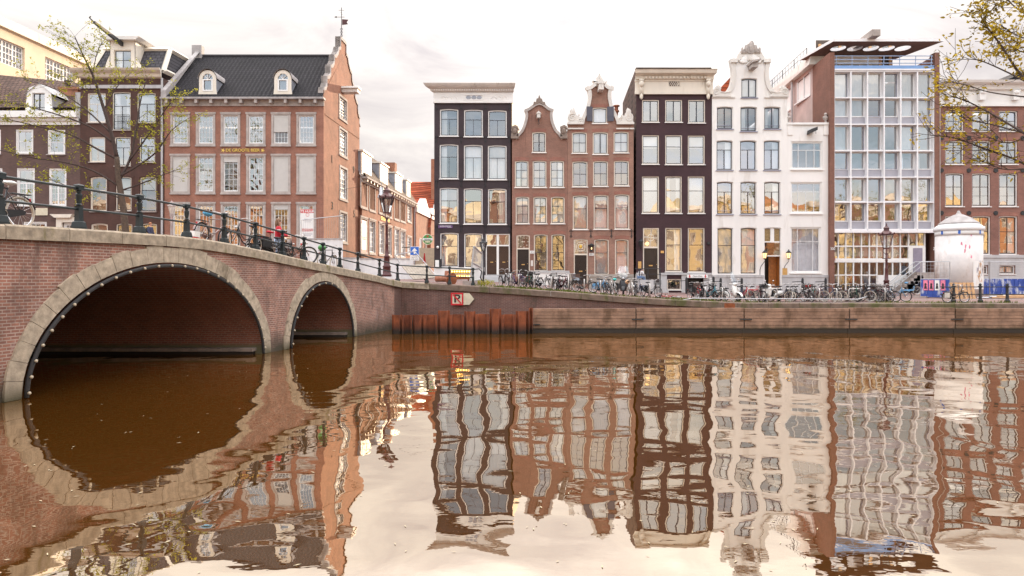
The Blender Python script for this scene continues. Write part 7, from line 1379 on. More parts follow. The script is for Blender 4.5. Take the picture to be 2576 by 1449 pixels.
limbs = [([j1] + nl([(2760, 520, 6.2), (2576, 412, 6.8), (2480, 375, 7.0), (2400, 347, 7.2), (2340, 340, 7.3)]), 0.0210), ([j2] + nl([(2700, 410, 6.2), (2576, 335, 6.6), (2500, 290, 6.9), (2440, 258, 7.1), (2390, 240, 7.2)]), 0.0210), ([j2] + nl([(2680, 300, 6.2), (2570, 190, 6.6), (2515, 110, 6.8), (2478, 60, 6.9), (2462, 30, 7)]), 0.0210),
         (nl([(2600, 215, 6.4), (2520, 175, 6.8), (2455, 150, 7.0), (2395, 152, 7.1)]), 0.0092), ([j3] + nl([(2680, 120, 6.2), (2600, 50, 6.5), (2545, 10, 6.8), (2520, -30, 7)]), 0.0189), (nl([(2590, 245, 6.5), (2490, 232, 6.9), (2425, 212, 7.1), (2384, 208, 7.2)]), 0.0084), (nl([(2576, 335, 6.6), (2490, 312, 6.9), (2430, 300, 7.0), (2375, 268, 7.1)]), 0.0084), (nl([(2590, 425, 6.6), (2520, 425, 6.9), (2470, 400, 7)]), 0.0084), ([j3] + nl([(2690, 200, 6.1), (2610, 110, 6.4), (2560, 90, 6.7), (2510, 60, 6.9)]), 0.0126), (nl([(2620, 150, 6.4), (2570, 130, 6.6), (2530, 130, 6.9)]), 0.0084), (nl([(2640, 30, 6.4), (2580, 0, 6.6), (2550, -40, 6.9)]), 0.0084), (nl([(2600, 330, 6.6), (2540, 360, 6.7), (2480, 345, 7), (2440, 360, 7.1)]), 0.0067), ([j3] + nl([(2800, 100, 5.5), (2750, -100, 5.6), (2700, -300, 5.8)]), 0.0210)]
tree('near_tree', 'near tree reaching in from the right edge with golden backlit young leaves', tr, limbs, 'leaf_near', 2500, .047, .30, 5, .2, dens=[.9, 1.1, 2.2, 1.4, 2.2, 1.0, 1.0, .7, 2.2, 2.0, 1.8, .8, .8], leafy=(.4, 1), drop=.2)

for x, y, a, s_, lab in ((46, -3.5, 40, 1.15, 'mirrored in the middle office windows'), (58, -4, 160, 1.25, 'mirrored in the right office windows'), (70, -3.5, 260, 1.1, 'mirrored in the right brick house'), (-34, -4, 100, 1.1, 'mirrored in the corner house windows'), (9, -4.5, 300, 1.0, 'mirrored in the narrow gable houses')):
    c = ST.copy(); COL.objects.link(c); c.location = (x, y, 1.2); c.rotation_euler = (0, 0, R(a)); c.scale = (s_, s_, s_); c['label'] = 'bare young street tree on the near bank, ' + lab
    for ch in ST.children: d_ = ch.copy(); COL.objects.link(d_); d_.parent = c
# ================================================================ bicycles
def bike_parts():
    d = {}; Rw = .335; A, C = -.54, .54
    def fr(step):
        m = MB(); bb = (-.12, 0, .28); st = (-.30, 0, .82); hd0, hd1 = (.36, 0, .66), (.31, 0, .88)
        m.tube([bb, st], .017, 6); 
        if step: m.tube([(.34, 0, .74), (.22, 0, .52), (.08, 0, .37), (-.12, 0, .28)], .02, 6); m.tube([(.33, 0, .80), (.16, 0, .56), (-.02, 0, .45), (-.2, 0, .48)], .015, 6)
        else: m.tube([hd1, (-.27, 0, .80)], .017, 6); m.tube([(.36, 0, .68), bb], .019, 6)
        m.tube([hd0, hd1], .022, 6)
        for y in (-.05, .05): m.tube([bb, (A, y, Rw)], .011, 5); m.tube([(-.27, y * .4, .72), (A, y, Rw)], .010, 5)
        return m.mesh('frame', True)
    d['frame_step'], d['frame_diamond'] = fr(True), fr(False)
    d['tyre'] = MB().torus((0, 0, 0), Rw - .022, .023, 26, 6).mesh('wheel', True)
    m = MB().torus((0, 0, 0), Rw - .052, .012, 26, 4)
    for i in range(14): a = i * 2 * math.pi / 14; m.tube([(0, .02 * (1 if i % 2 else -1), 0), ((Rw - .05) * math.cos(a), 0, (Rw - .05) * math.sin(a))], .0035, 3, cap=False)
    m.tube([(0, -.05, 0), (0, .05, 0)], .022, 6); d['rim'] = m.mesh('rim')
    m = MB()
    for y in (-.05, .05): m.tube([(.37, y, .66), (.44, y, .5), (C, y, Rw)], .012, 5)
    m.tube([(.36, -.05, .66), (.36, .05, .66)], .016, 5); d['fork'] = m.mesh('fork', True)
    m = MB().tube([(.31, 0, .86), (.29, 0, 1.02)], .013, 5)
    for s_ in (-1, 1): m.tube([(.29, 0, 1.02), (.33, s_ * .08, 1.07), (.28, s_ * .22, 1.10), (.12, s_ * .28, 1.06)], .012, 5); m.tube([(.15, s_ * .28, 1.065), (.02, s_ * .28, 1.04)], .019, 6)
    d['handlebar'] = m.mesh('handlebar', True)
    m = MB(); m.ball((-.36, 0, .92), (.13, .10, .045), 10, 6); m.ball((-.24, 0, .925), (.12, .04, .035), 8, 6); m.tube([(-.31, 0, .82), (-.335, 0, .9)], .013, 5); d['saddle'] = m.mesh('saddle', True)
    m = MB(); m.prism([(-.60, .29), (-.62, .35), (-.54, .39), (-.05, .37), (.0, .29), (-.06, .2), (-.14, .19)], .045, .065); d['chain_guard'] = m.mesh('chain_guard')
    for nm, x, a0, a1 in (('rear', A, .3, 2.9), ('front', C, .9, 2.5)):
        m = MB(); n = 10; vs = []
        for i in range(n + 1): a = a0 + (a1 - a0) * i / n; vs += [(x + (Rw + .022) * math.cos(a), y, (Rw + .022) * math.sin(a) + Rw) for y in (-.03, .03)]
        m.add(vs, [(2 * i, 2 * i + 1, 2 * i + 3, 2 * i + 2) for i in range(n)]); d['mudguard_' + nm] = m.mesh('mudguard')
    m = MB()
    for y in (-.06, 0, .06): m.tube([(-.33, y, .72), (-.78, y, .71)], .008, 4)
    m.tube([(-.78, -.06, .71), (-.78, .06, .71)], .008, 4); m.tube([(-.55, -.06, .71), (-.55, .06, .71)], .008, 4)
    for y in (-.06, .06): m.tube([(-.62, y, .71), (A, y, Rw)], .006, 4)
    d['rack'] = m.mesh('rack')
    m = MB().torus((-.12, .07, .28), .085, .008, 14, 4)
    for s_ in (-1, 1): m.tube([(-.12, .08 * s_, .28), (-.12 + .12 * s_, .09 * s_, .28 - .11 * s_)], .01, 4); m.box(-.17 + .12 * s_, .09 * s_ - (.1 if s_ < 0 else 0), .155 - .11 * s_ + .11, -.07 + .12 * s_, .09 * s_ + (.1 if s_ > 0 else 0), .185 - .11 * s_ + .11)
    m.tube([(-.2, .05, .26), (-.26, .17, .02)], .01, 4); d['crank'] = m.mesh('crank')
    m = MB().ball((.43, 0, .78), (.05, .04, .045), 8, 6); d['headlight'] = m.mesh('headlight', True)
    m = MB().box(-.80, -.015, .58, -.77, .015, .64); d['tail_light'] = m.mesh('tail_light')
    m = MB(); x0, x1, y, z0, z1 = .36, .66, .17, .80, 1.03
    for z in (z0, (z0 * 2 + z1) / 3, (z0 + 2 * z1) / 3, z1): k = [(x0, -y, z), (x1, -y, z), (x1, y, z), (x0, y, z)]; [m.tube([k[i], k[(i + 1) % 4]], .008, 4) for i in range(4)]
    for i in range(6): q = i / 5; [m.tube([(x0 + (x1 - x0) * q, s_ * y, z0), (x0 + (x1 - x0) * q, s_ * y, z1)], .006, 3) for s_ in (-1, 1)]; [m.tube([(xx, -y + 2 * y * q, z0), (xx, -y + 2 * y * q, z1)], .006, 3) for xx in (x0, x1)]; m.tube([(x0 + (x1 - x0) * q, -y, z0), (x0 + (x1 - x0) * q, y, z0)], .006, 3)
    d['basket'] = m.mesh('basket')
    m = MB().box(.40, -.2, .80, .74, .2, .83)
    for z in (.86, .93, 1.0): m.box(.40, -.2, z, .42, .2, z + .05); m.box(.72, -.2, z, .74, .2, z + .05); m.box(.40, -.2, z, .74, -.18, z + .05); m.box(.40, .18, z, .74, .2, z + .05)
    d['crate'] = m.mesh('crate')
    m = MB()
    for s_ in (-1, 1): m.box(-.76, s_ * .09 - (.1 if s_ < 0 else 0), .36, -.38, s_ * .09 + (.1 if s_ > 0 else 0), .68)
    m.box(-.72, -.1, .7, -.42, .1, .735); d['pannier'] = m.mesh('pannier')
    m = MB().box(-.72, -.15, .74, -.42, .15, .8); m.box(-.74, -.16, .78, -.68, .16, 1.16); m.box(-.70, -.17, .78, -.45, -.13, .98); m.box(-.70, .13, .78, -.45, .17, .98); d['child_seat'] = m.mesh('child_seat')
    m = MB().ball((-.36, 0, .95), (.17, .12, .085), 10, 6); d['saddle_cover'] = m.mesh('saddle_cover', True)
    m = MB().ball((-.58, 0, .86), (.2, .16, .14), 9, 6); d['rear_bag'] = m.mesh('rear_bag', True)
    m = MB().box(-.75, -.075, .3, -.42, -.068, .62); m.box(-.75, .068, .3, -.42, .075, .62); d['coat_guard'] = m.mesh('coat_guard')
    m = MB().box(-.93, -.09, .20, -.70, .09, .36); d['flap'] = m.mesh('flap'); m = MB().box(-.925, -.085, .05, -.70, .085, .198); d['flap_end'] = m.mesh('flap_end')
    m = MB()
    for x in (C + .2, C + .42): m.tube([(x, -.2, .72), (x, .2, .72)], .009, 4)
    for y in (-.2, -.07, .07, .2): m.tube([(.40, y, .72), (.98, y, .72), (.98, y, .95)], .009, 4)
    m.tube([(.98, -.2, .95), (.98, .2, .95)], .009, 4); m.tube([(.98, -.2, .83), (.98, .2, .83)], .009, 4); m.tube([(.7, 0, .72), (.62, 0, .36)], .009, 4); d['front_rack'] = m.mesh('front_rack')
    for k, me in d.items(): me.materials.append(MATS['f_black'])
    return d
BK = bike_parts(); NB = [0]
def ovr(o, mat): o.material_slots[0].link = 'OBJECT'; o.material_slots[0].material = MATS[mat]
def bike(label, loc, yaw, col='f_black', lean=.07, s=1.0, style='step', tyre='rubber', rim='chrome', extra=(), pitch=0, saddle='seat_black', group='bicycles parked along the quay', bar='chrome', guard=True, steer=None):
    t = thing('bicycle', label, 'bicycle', loc, 0, group); t.scale = (s, s, s)
    t.rotation_mode = 'XYZ'; t.matrix_world = Matrix.Translation(loc) @ Matrix.Rotation(yaw, 4, 'Z') @ Matrix.Rotation(pitch, 4, 'Y') @ Matrix.Rotation(lean, 4, 'X') @ Matrix.Scale(s, 4)
    def add(key, nm, mat, par=t, l=None): o = link(nm, BK[key], par, l); ovr(o, mat); return o
    add('frame_' + style, 'frame', col); add('fork', 'fork', col)
    for x in (-.54, .54): w = add('tyre', 'wheel', tyre, t, (x, 0, .335)); add('rim', 'rim', rim, w)
    h = add('handlebar', 'handlebar', bar); add('saddle', 'saddle', saddle); add('crank', 'crank', 'chrome')
    for k in ('rear', 'front'): add('mudguard_' + k, 'mudguard', col if rim != 'f_black' else 'f_black')
    if guard: add('chain_guard', 'chain_guard', 'f_black' if col != 'f_pinkgrey' else col)
    add('rack', 'rack', 'iron'); add('headlight', 'headlight', 'chrome'); add('tail_light', 'tail_light', 'sign_red')
    for k, mat in extra: add(k, k, mat)
    return t
def pxq(u, Y=40.3): X = (u - U0) / F * Y; return Vector((X, Y, ground(X, Y)))
r_ = random.Random(8)
Q = [  # u, yaw deg, colour, lean, extras, style, tyre, label
 (1268, -72, 'f_black', .05, (), 'step', 'rubber', 'black bicycle nearest the stone steps of the black house'),
 (1302, -52, 'f_purple', .1, (), 'diamond', 'rubber', 'purple framed bicycle with white handlebars before the brown gable house door'),
 (1328, -110, 'f_green', -.12, (), 'step', 'rubber', 'dark green bicycle squeezed against the purple one'),
 (1342, -80, 'f_silver', .06, (('rack', 'chrome'),), 'diamond', 'rubber', 'silver tubed bicycle right of the dark green one'),
 (1362, -25, 'f_black', -.05, (), 'step', 'rubber', 'black bicycle turned sideways showing its whole rear wheel, below brown house windows'),
 (1391, -78, 'f_black', .08, (('basket', 'iron'),), 'step', 'rubber', 'black bicycle with tilted wire basket below the brown gable house windows'),
 (1412, -62, 'f_maroon', -.1, (), 'step', 'rubber', 'maroon bicycle wedged right of the tilted wire basket'),
 (1432, -48, 'f_black', .04, (('crate', 'f_brown'),), 'step', 'rubber', 'black bicycle carrying a brown crate before the tall gable house door'),
 (1471, -28, 'f_black', .03, (('child_seat', 'windshield'),), 'step', 'rubber', 'black bicycle with pale blue child seat before the tall gable house'),
 (1506, -66, 'f_blue', -.2, (('coat_guard', 'f_blue'),), 'step', 'rubber', 'bright blue bicycle with blue coat guards leaning away from its neighbour'),
 (1524, -70, 'f_black', .16, (), 'step', 'rubber', 'black bicycle with white bars right of the bright blue one'),
 (1546, -118, 'f_silver', .12, (('saddle_cover', 'teal'), ('pannier', 'black_cloth')), 'step', 'rubber', 'silver bicycle with teal saddle cover in front of the big windscreen'),
 (1586, -84, 'f_white', .04, (('rear_bag', 'tan_cloth'),), 'step', 'rubber', 'white bicycle with tan bag between windscreen scooter and seated man'),
 (1598, -98, 'f_black', -.1, (), 'step', 'rubber', 'black bicycle leaning on the white one with the tan bag'),
 (1640, -58, 'f_black', .05, (('basket', 'iron'), ('pannier', 'black_cloth')), 'step', 'rubber', 'black bicycle with basket and panniers in front of the seated man'),
 (1746, -80, 'f_black', .05, (('basket', 'f_brown'),), 'step', 'rubber', 'black bicycle with brown basket before the basement entrance of the purple house'),
 (1758, -96, 'f_red', -.06, (), 'diamond', 'rubber', 'red framed bicycle beside the brown basket before the basement entrance'),
 (1768, -88, 'f_black', .1, (), 'step', 'rubber', 'black bicycle right of the red one before the basement entrance'),
 (1788, -30, 'f_teal', .03, (), 'step', 'rubber', 'teal bicycle beside the notice board of the purple house'),
 (1805, -60, 'f_black', -.08, (), 'step', 'rubber', 'black bicycle immediately left of the front scooter'),
 (1868, -42, 'f_red', .06, (('front_rack', 'f_red'),), 'step', 'tyre_cream', 'bright red bicycle with cream tyres right of the front scooter'),
 (1880, -44, 'f_navy', .05, (), 'step', 'tyre_cream', 'navy bicycle with cream tyres half behind the bright red one'),
 (1900, -65, 'f_black', -.09, (('crate', 'f_black'),), 'step', 'rubber', 'black bicycle with black crate before the plinth of the tall white house'),
 (1914, -120, 'f_maroon', .12, (('tail_light', 'sign_red'),), 'step', 'rubber', 'maroon bicycle left of the open oak doorway'),
 (1962, -30, 'f_black', .03, (('pannier', 'black_cloth'),), 'step', 'tyre_cream', 'black bicycle with panniers and one cream tyre in front of the rear scooter'),
 (1986, -100, 'f_black', -.05, (), 'step', 'tyre_cream', 'black cream-tyred bicycle below the right wall lantern'),
 (2008, -64, 'f_silver', .05, (), 'diamond', 'rubber', 'silver diamond framed bicycle below the narrow white house window'),
 (2030, -84, 'f_black', .1, (), 'step', 'rubber', 'black bicycle right of the silver diamond frame'),
 (2050, -32, 'f_maroon', .04, (('saddle_cover', 'f_red'),), 'step', 'tyre_cream', 'maroon bicycle with red saddle cover and white walled wheels'),
 (2078, -50, 'f_navy', -.05, (), 'diamond', 'tyre_cream', 'navy bicycle with pink spokes at the brick pier'),
 (2094, -34, 'f_black', .05, (), 'step', 'tyre_cream', 'black bicycle with whitewall tyres before the white coat mannequin'),
 (2122, -30, 'f_black', .04, (), 'step', 'tyre_cream', 'black whitewall bicycle before the tan coat mannequin'),
 (2140, -80, 'f_green', -.1, (), 'step', 'rubber', 'dark green bicycle before the red coat mannequin'),
 (2163, -26, 'f_black', .03, (('rack', 'chrome'),), 'step', 'tyre_cream', 'black bicycle showing a full pale-rimmed wheel left of the basket bike'),
 (2188, -62, 'f_black', -.14, (('basket', 'wicker'),), 'step', 'rubber', 'black bicycle with a big dark wicker basket left of the lamp post'),
 (2206, -74, 'f_maroon', .12, (), 'step', 'rubber', 'maroon bicycle between the wicker basket and the lamp post'),
 (2222, -70, 'f_silver', .16, (), 'diamond', 'rubber', 'silver bicycle leaning against the dark lamp post'),
 (2236, -64, 'f_black', .18, (), 'step', 'rubber', 'black bicycle leaning just right of the lamp post'),
 (2252, -40, 'f_blue', .14, (('front_rack', 'f_blue'),), 'step', 'rubber', 'light blue bicycle with blue front carrier right of the lamp post')]
for (u, yaw, col, lean, ex, st_, ty, lab) in Q: bike(lab, pxq(u, 40.5 if u != 1362 else 40.9) + Vector((0, r_.uniform(-.15, .25), 0)), R(yaw + r_.uniform(-3, 3)), col, lean, .97, st_, ty, 'chrome' if col != 'f_green' else 'f_black', ex)

Q2 = [(1282, -100, 'f_black', .1, (), 'second black bicycle behind the first hoop at the stone steps'), (1318, -60, 'f_navy', -.1, (), 'navy bicycle in the second row behind the purple one'), (1352, -120, 'f_black', .12, (('crate', 'f_black'),), 'black crate bicycle in the second row behind the silver tubes'), (1402, -95, 'f_black', -.1, (), 'black bicycle in the second row behind the tilted basket'), (1424, -70, 'f_brown', .1, (), 'brown bicycle in the second row left of the brown crate'), (1536, -60, 'f_black', -.12, (('pannier', 'black_cloth'),), 'black pannier bicycle in the second row by the teal saddle cover'), (1606, -70, 'f_navy', .1, (), 'navy bicycle right of the tan bag bike, before the stoop'),
 (1776, -60, 'f_black', -.1, (('basket', 'iron'),), 'black basket bicycle in the second row below the notice board'), (1796, -100, 'f_maroon', .1, (), 'maroon bicycle in the second row left of the front scooter'), (1890, -85, 'f_black', .12, (), 'black bicycle in the second row behind the navy cream-tyred one'), (1922, -60, 'f_black', -.08, (), 'black bicycle at the left jamb of the open oak doorway'), (1974, -75, 'f_navy', .1, (), 'navy bicycle in the second row under the right wall lantern'), (1998, -110, 'f_black', -.1, (), 'black bicycle in the second row left of the silver diamond frame'), (2018, -60, 'f_black', .1, (('crate', 'f_brown'),), 'black bicycle with crate in the second row right of the silver diamond frame'), (2042, -120, 'f_green', -.1, (), 'green bicycle in the second row by the red saddle cover'), (2064, -75, 'f_black', .12, (), 'black bicycle in the second row left of the pink spokes'), (2108, -100, 'f_maroon', -.1, (), 'maroon bicycle in the second row between the coat mannequins'), (2130, -70, 'f_black', .12, (), 'black bicycle in the second row left of the dark green one'), (2152, -110, 'f_black', -.12, (('pannier', 'black_cloth'),), 'black pannier bicycle in the second row right of the red coat mannequin'), (2176, -80, 'f_navy', .1, (), 'navy bicycle in the second row by the wicker basket'), (2198, -95, 'f_black', -.15, (), 'black bicycle in the second row behind the wicker basket'), (2214, -85, 'f_black', .15, (), 'black bicycle in the second row left of the lamp post')]
for (u, yaw, col, lean, ex, lab) in Q2: bike(lab, pxq(u, 41.2) + Vector((0, r_.uniform(-.1, .2), 0)), R(yaw + r_.uniform(-5, 5)), col, lean, .97, 'step', 'rubber', 'f_black' if r_.random() < .4 else 'chrome', ex, bar='f_black' if r_.random() < .5 else 'chrome')
bike('dark bicycle parked on the far pavement beside the office entrance steps', pxq(2290, 53) , R(4), 'f_black', .05, .98, 'diamond', 'tyre_cream', 'chrome', (('saddle_cover', 'f_blue'),))
bike('second dark bicycle on the far pavement, half hidden by the postered fence', pxq(2322, 53.4), R(172), 'f_navy', .05, .98, 'diamond', 'rubber')
bike('old black bicycle standing against the quay railing in front of the advertising pillar', pxq(2404, 39.0), R(2), 'f_black', .06, .94, 'step', 'rubber', 'chrome', (('coat_guard', 'f_white'),))
o = bike('red bicycle lying flat on the pavement below the purple house', pxq(1688, 40.2) + Vector((0, 0, .05)), R(12), 'f_red', -1.45, .9, 'diamond', 'rubber')
# bicycle hoops
hm_ = MB().tube([(-.38, 0, 0), (-.38, 0, .7), (-.32, 0, .78), (.32, 0, .78), (.38, 0, .7), (.38, 0, 0)], .03, 6).mesh('cycle_hoop', True); hm_.materials.append(MATS['steel'])
for u, w in ((1286, 'below the twin brown doors'), (1307, 'below the brown gable house door'), (1345, 'below the brown gable house windows'), (1388, 'under the tilted wire basket bike'), (1431, 'beside the brown crate bike'), (1470, 'under the child seat bike'), (1511, 'between the bright blue bike and its neighbour'), (1590, 'beside the tan bag bike'), (1634, 'in front of the seated man'), (1772, 'before the basement entrance'), (1815, 'left of the front scooter'), (1856, 'right of the front scooter'), (1896, 'at the plinth of the tall white house'), (1940, 'before the open doorway'), (2057, 'by the red saddle cover bike'), (2100, 'by the white coat mannequin'), (2150, 'by the red coat mannequin'), (2220, 'by the maroon lamp post on the quay')):
    p_ = pxq(u, 40.1); o = link('cycle_hoop', hm_, None, p_); o.rotation_euler = (0, 0, R(82 if u not in (1896, 1940, 2150) else 10)); tag(o, 'steel cycle hoop %s' % w, 'bike stand', 'cycle hoops along the quay')
# bridge bicycles
def onb(u, v_off=0, back=.75):
    k = (u - U0) / F; Y = (15.457 + back * 1.02) / (.224 - k); return Vector((k * Y, Y, bz(Y) - .11)), Y
BGp = 'bicycles parked on the bridge'; yb_ = math.atan2(1, .224)
sl = lambda Y: math.atan((bz(Y + .5) - bz(Y - .5)))
p_, Y = onb(-10, back=.5); bike('bicycle with pale saddle chained to the first railing post at the left edge', p_ + Vector((0, 0, .04)), yb_ + math.pi + .02, 'f_black', .05, 1.22, 'diamond', 'tyre_cream', 'chrome', (), sl(Y), 'white', BGp)
p_, Y = onb(534); bike('grey-pink bicycle with blue saddle cover and red-white mudflap on the bridge', p_, yb_, 'f_pinkgrey', .06, 1.22, 'diamond', 'rubber', 'chrome', (('saddle_cover', 'sign_blue_pale'), ('flap', 'sign_white'), ('flap_end', 'flap_redwhite')), -sl(Y), 'white', BGp)
p_, Y = onb(610); bike('black bicycle with raised curved handlebars in the middle of the bridge', p_, yb_ + math.pi - .12, 'f_black', -.08, 1.2, 'step', 'rubber', 'chrome', (), sl(Y), 'seat_black', BGp)
p_, Y = onb(738, back=.6); bike('brown bicycle just right of the woman on the bridge', p_, yb_ - .9, 'f_brown', .1, 1.15, 'step', 'rubber', 'chrome', (), -sl(Y) * .5, 'tan_cloth', BGp)
p_, Y = onb(822, back=.55); bike('dark bicycle with white sidewalls against the lower part of the bridge railing', p_, yb_, 'f_black', .06, 1.12, 'diamond', 'tyre_cream', 'chrome', (('rear_bag', 'sign_green'),), -sl(Y), 'seat_black', BGp)
p_, Y = onb(690, back=.55); bike('heavy black bicycle with panniers in front of the woman in red', p_, yb_ - .25, 'f_black', .05, 1.15, 'step', 'rubber', 'iron', (('pannier', 'black_cloth'),), -sl(Y), 'red_cloth', BGp)
p_, Y = onb(712, back=.95); bike('black bicycle held by the woman in red', p_, yb_ - .35, 'f_black', .0, 1.12, 'step', 'rubber', 'chrome', (), -sl(Y), 'seat_black', BGp)
# ================================================================ scooters
def scooter(label, loc, yaw, s=1.0, shield=True, col='scooter_white'):
    t = thing('motor_scooter', label, 'scooter', loc, yaw, 'motor scooters'); t.scale = (s, s, s); wh = MB().torus((0, 0, 0), .18, .06, 16, 6).mesh('wheel', True); wh.materials.append(MATS['rubber'])
    for x in (-.6, .6): w = link('wheel', wh, t, (x, 0, .24)); MB().lathe([(.13, -.04), (.13, .04)], n=12).build('rim', 'chrome', w).rotation_euler = (math.pi / 2, 0, 0)
    m = MB(); n = 10; pts = [(-.95, .52, .06), (-.9, .66, .13), (-.7, .72, .19), (-.4, .72, .2), (-.2, .62, .17), (-.12, .45, .13), (-.1, .3, .1)]; vs = []
    for x, z, w in pts: vs += [(x, w * math.sin(a), (z + .34) / 2 + (z - .26) / 2 * math.cos(a) if False else .3 + (z - .3) * (.5 + .5 * math.cos(a))) for a in [2 * math.pi * j / n for j in range(n)]]
    k = len(pts); m.add(vs, [(i * n + j, i * n + (j + 1) % n, (i + 1) * n + (j + 1) % n, (i + 1) * n + j) for i in range(k - 1) for j in range(n)] + [tuple(range(n)), tuple(range((k - 1) * n, k * n))]); m.build('rear_body', col, t, True)
    m = MB(); vs = []; pr = [(.42, .28, .17), (.40, .45, .24), (.36, .65, .25), (.30, .85, .2), (.27, .95, .13)]
    for x, z, w in pr: vs += [(x, -w, z), (x + .09, -w * .5, z), (x + .11, 0, z), (x + .09, w * .5, z), (x, w, z), (x - .04, 0, z)]
    m.add(vs, [(i * 6 + j, i * 6 + (j + 1) % 6, i * 6 + 6 + (j + 1) % 6, i * 6 + 6 + j) for i in range(4) for j in range(6)] + [(0, 1, 2, 3, 4, 5), tuple(range(29, 23, -1))]); m.build('leg_shield', col, t, True); MB().box(-.2, -.16, .24, .42, .16, .31).build('footboard', col, t)
    m = MB(); vs = []; n = 8
    for i in range(n + 1): a = .2 + 2.5 * i / n; vs += [(.6 + .29 * math.cos(a), -.09, .24 + .29 * math.sin(a)), (.6 + .32 * math.cos(a), 0, .24 + .33 * math.sin(a)), (.6 + .29 * math.cos(a), .09, .24 + .29 * math.sin(a))]
    m.add(vs, [(3 * i + j, 3 * i + j + 1, 3 * i + j + 4, 3 * i + j + 3) for i in range(n) for j in (0, 1)]); m.build('mudguard', col, t, True); m = MB().tube([(.34, 0, .6), (.6, 0, .24)], .04, 6); m.build('fork', 'chrome', t)
    m = MB().ball((.3, 0, 1.0), (.15, .13, .1), 10, 7); m.tube([(.25, -.36, 1.04), (.28, 0, 1.0), (.25, .36, 1.04)], .025, 6); m.build('handlebar', col, t, True); MB().ball((.43, 0, 1.0), (.04, .09, .075), 10, 6).build('headlight', 'chrome', t, True)
    m = MB().ball((-.5, 0, .76), (.38, .15, .06), 12, 6); m.build('seat', 'seat_black', t, True); m = MB()
    for s_ in (-1, 1): m.tube([(.28, s_ * .2, 1.05), (.3, s_ * .3, 1.25)], .012, 4); m.ball((.3, s_ * .31, 1.3), (.03, .07, .05), 8, 5)
    m.build('mirror', 'chrome', t)
    if shield:
        m = MB(); pr = [(.36, .98, .12), (.30, 1.2, .2 if shield != 'big' else .3), (.2, 1.5, .17 if shield != 'big' else .31), (.12, 1.75, .08 if shield != 'big' else .24)]; vs = []
        for x, z, w in pr: vs += [(x - .05, -w, z), (x, 0, z), (x - .05, w, z)]
        m.add(vs, [(3 * i + j, 3 * i + j + 1, 3 * i + j + 4, 3 * i + j + 3) for i in range(3) for j in (0, 1)]); m.build('windscreen', 'shield_clear', t, True, fix=False)
    return t
p_ = pxq(1838, 40.2); scooter('white motor scooter with tall clear windscreen facing the canal among the bikes', p_, R(-62), 1.0)
p_ = pxq(1943, 40.5); scooter('white motor scooter without windscreen behind the bike with panniers', p_, R(-150), .95, False)
p_ = pxq(1568, 43.0); scooter('dark motor scooter with very big pale windscreen behind the parked bikes', p_, R(-100), 1.02, 'big', 'f_black')
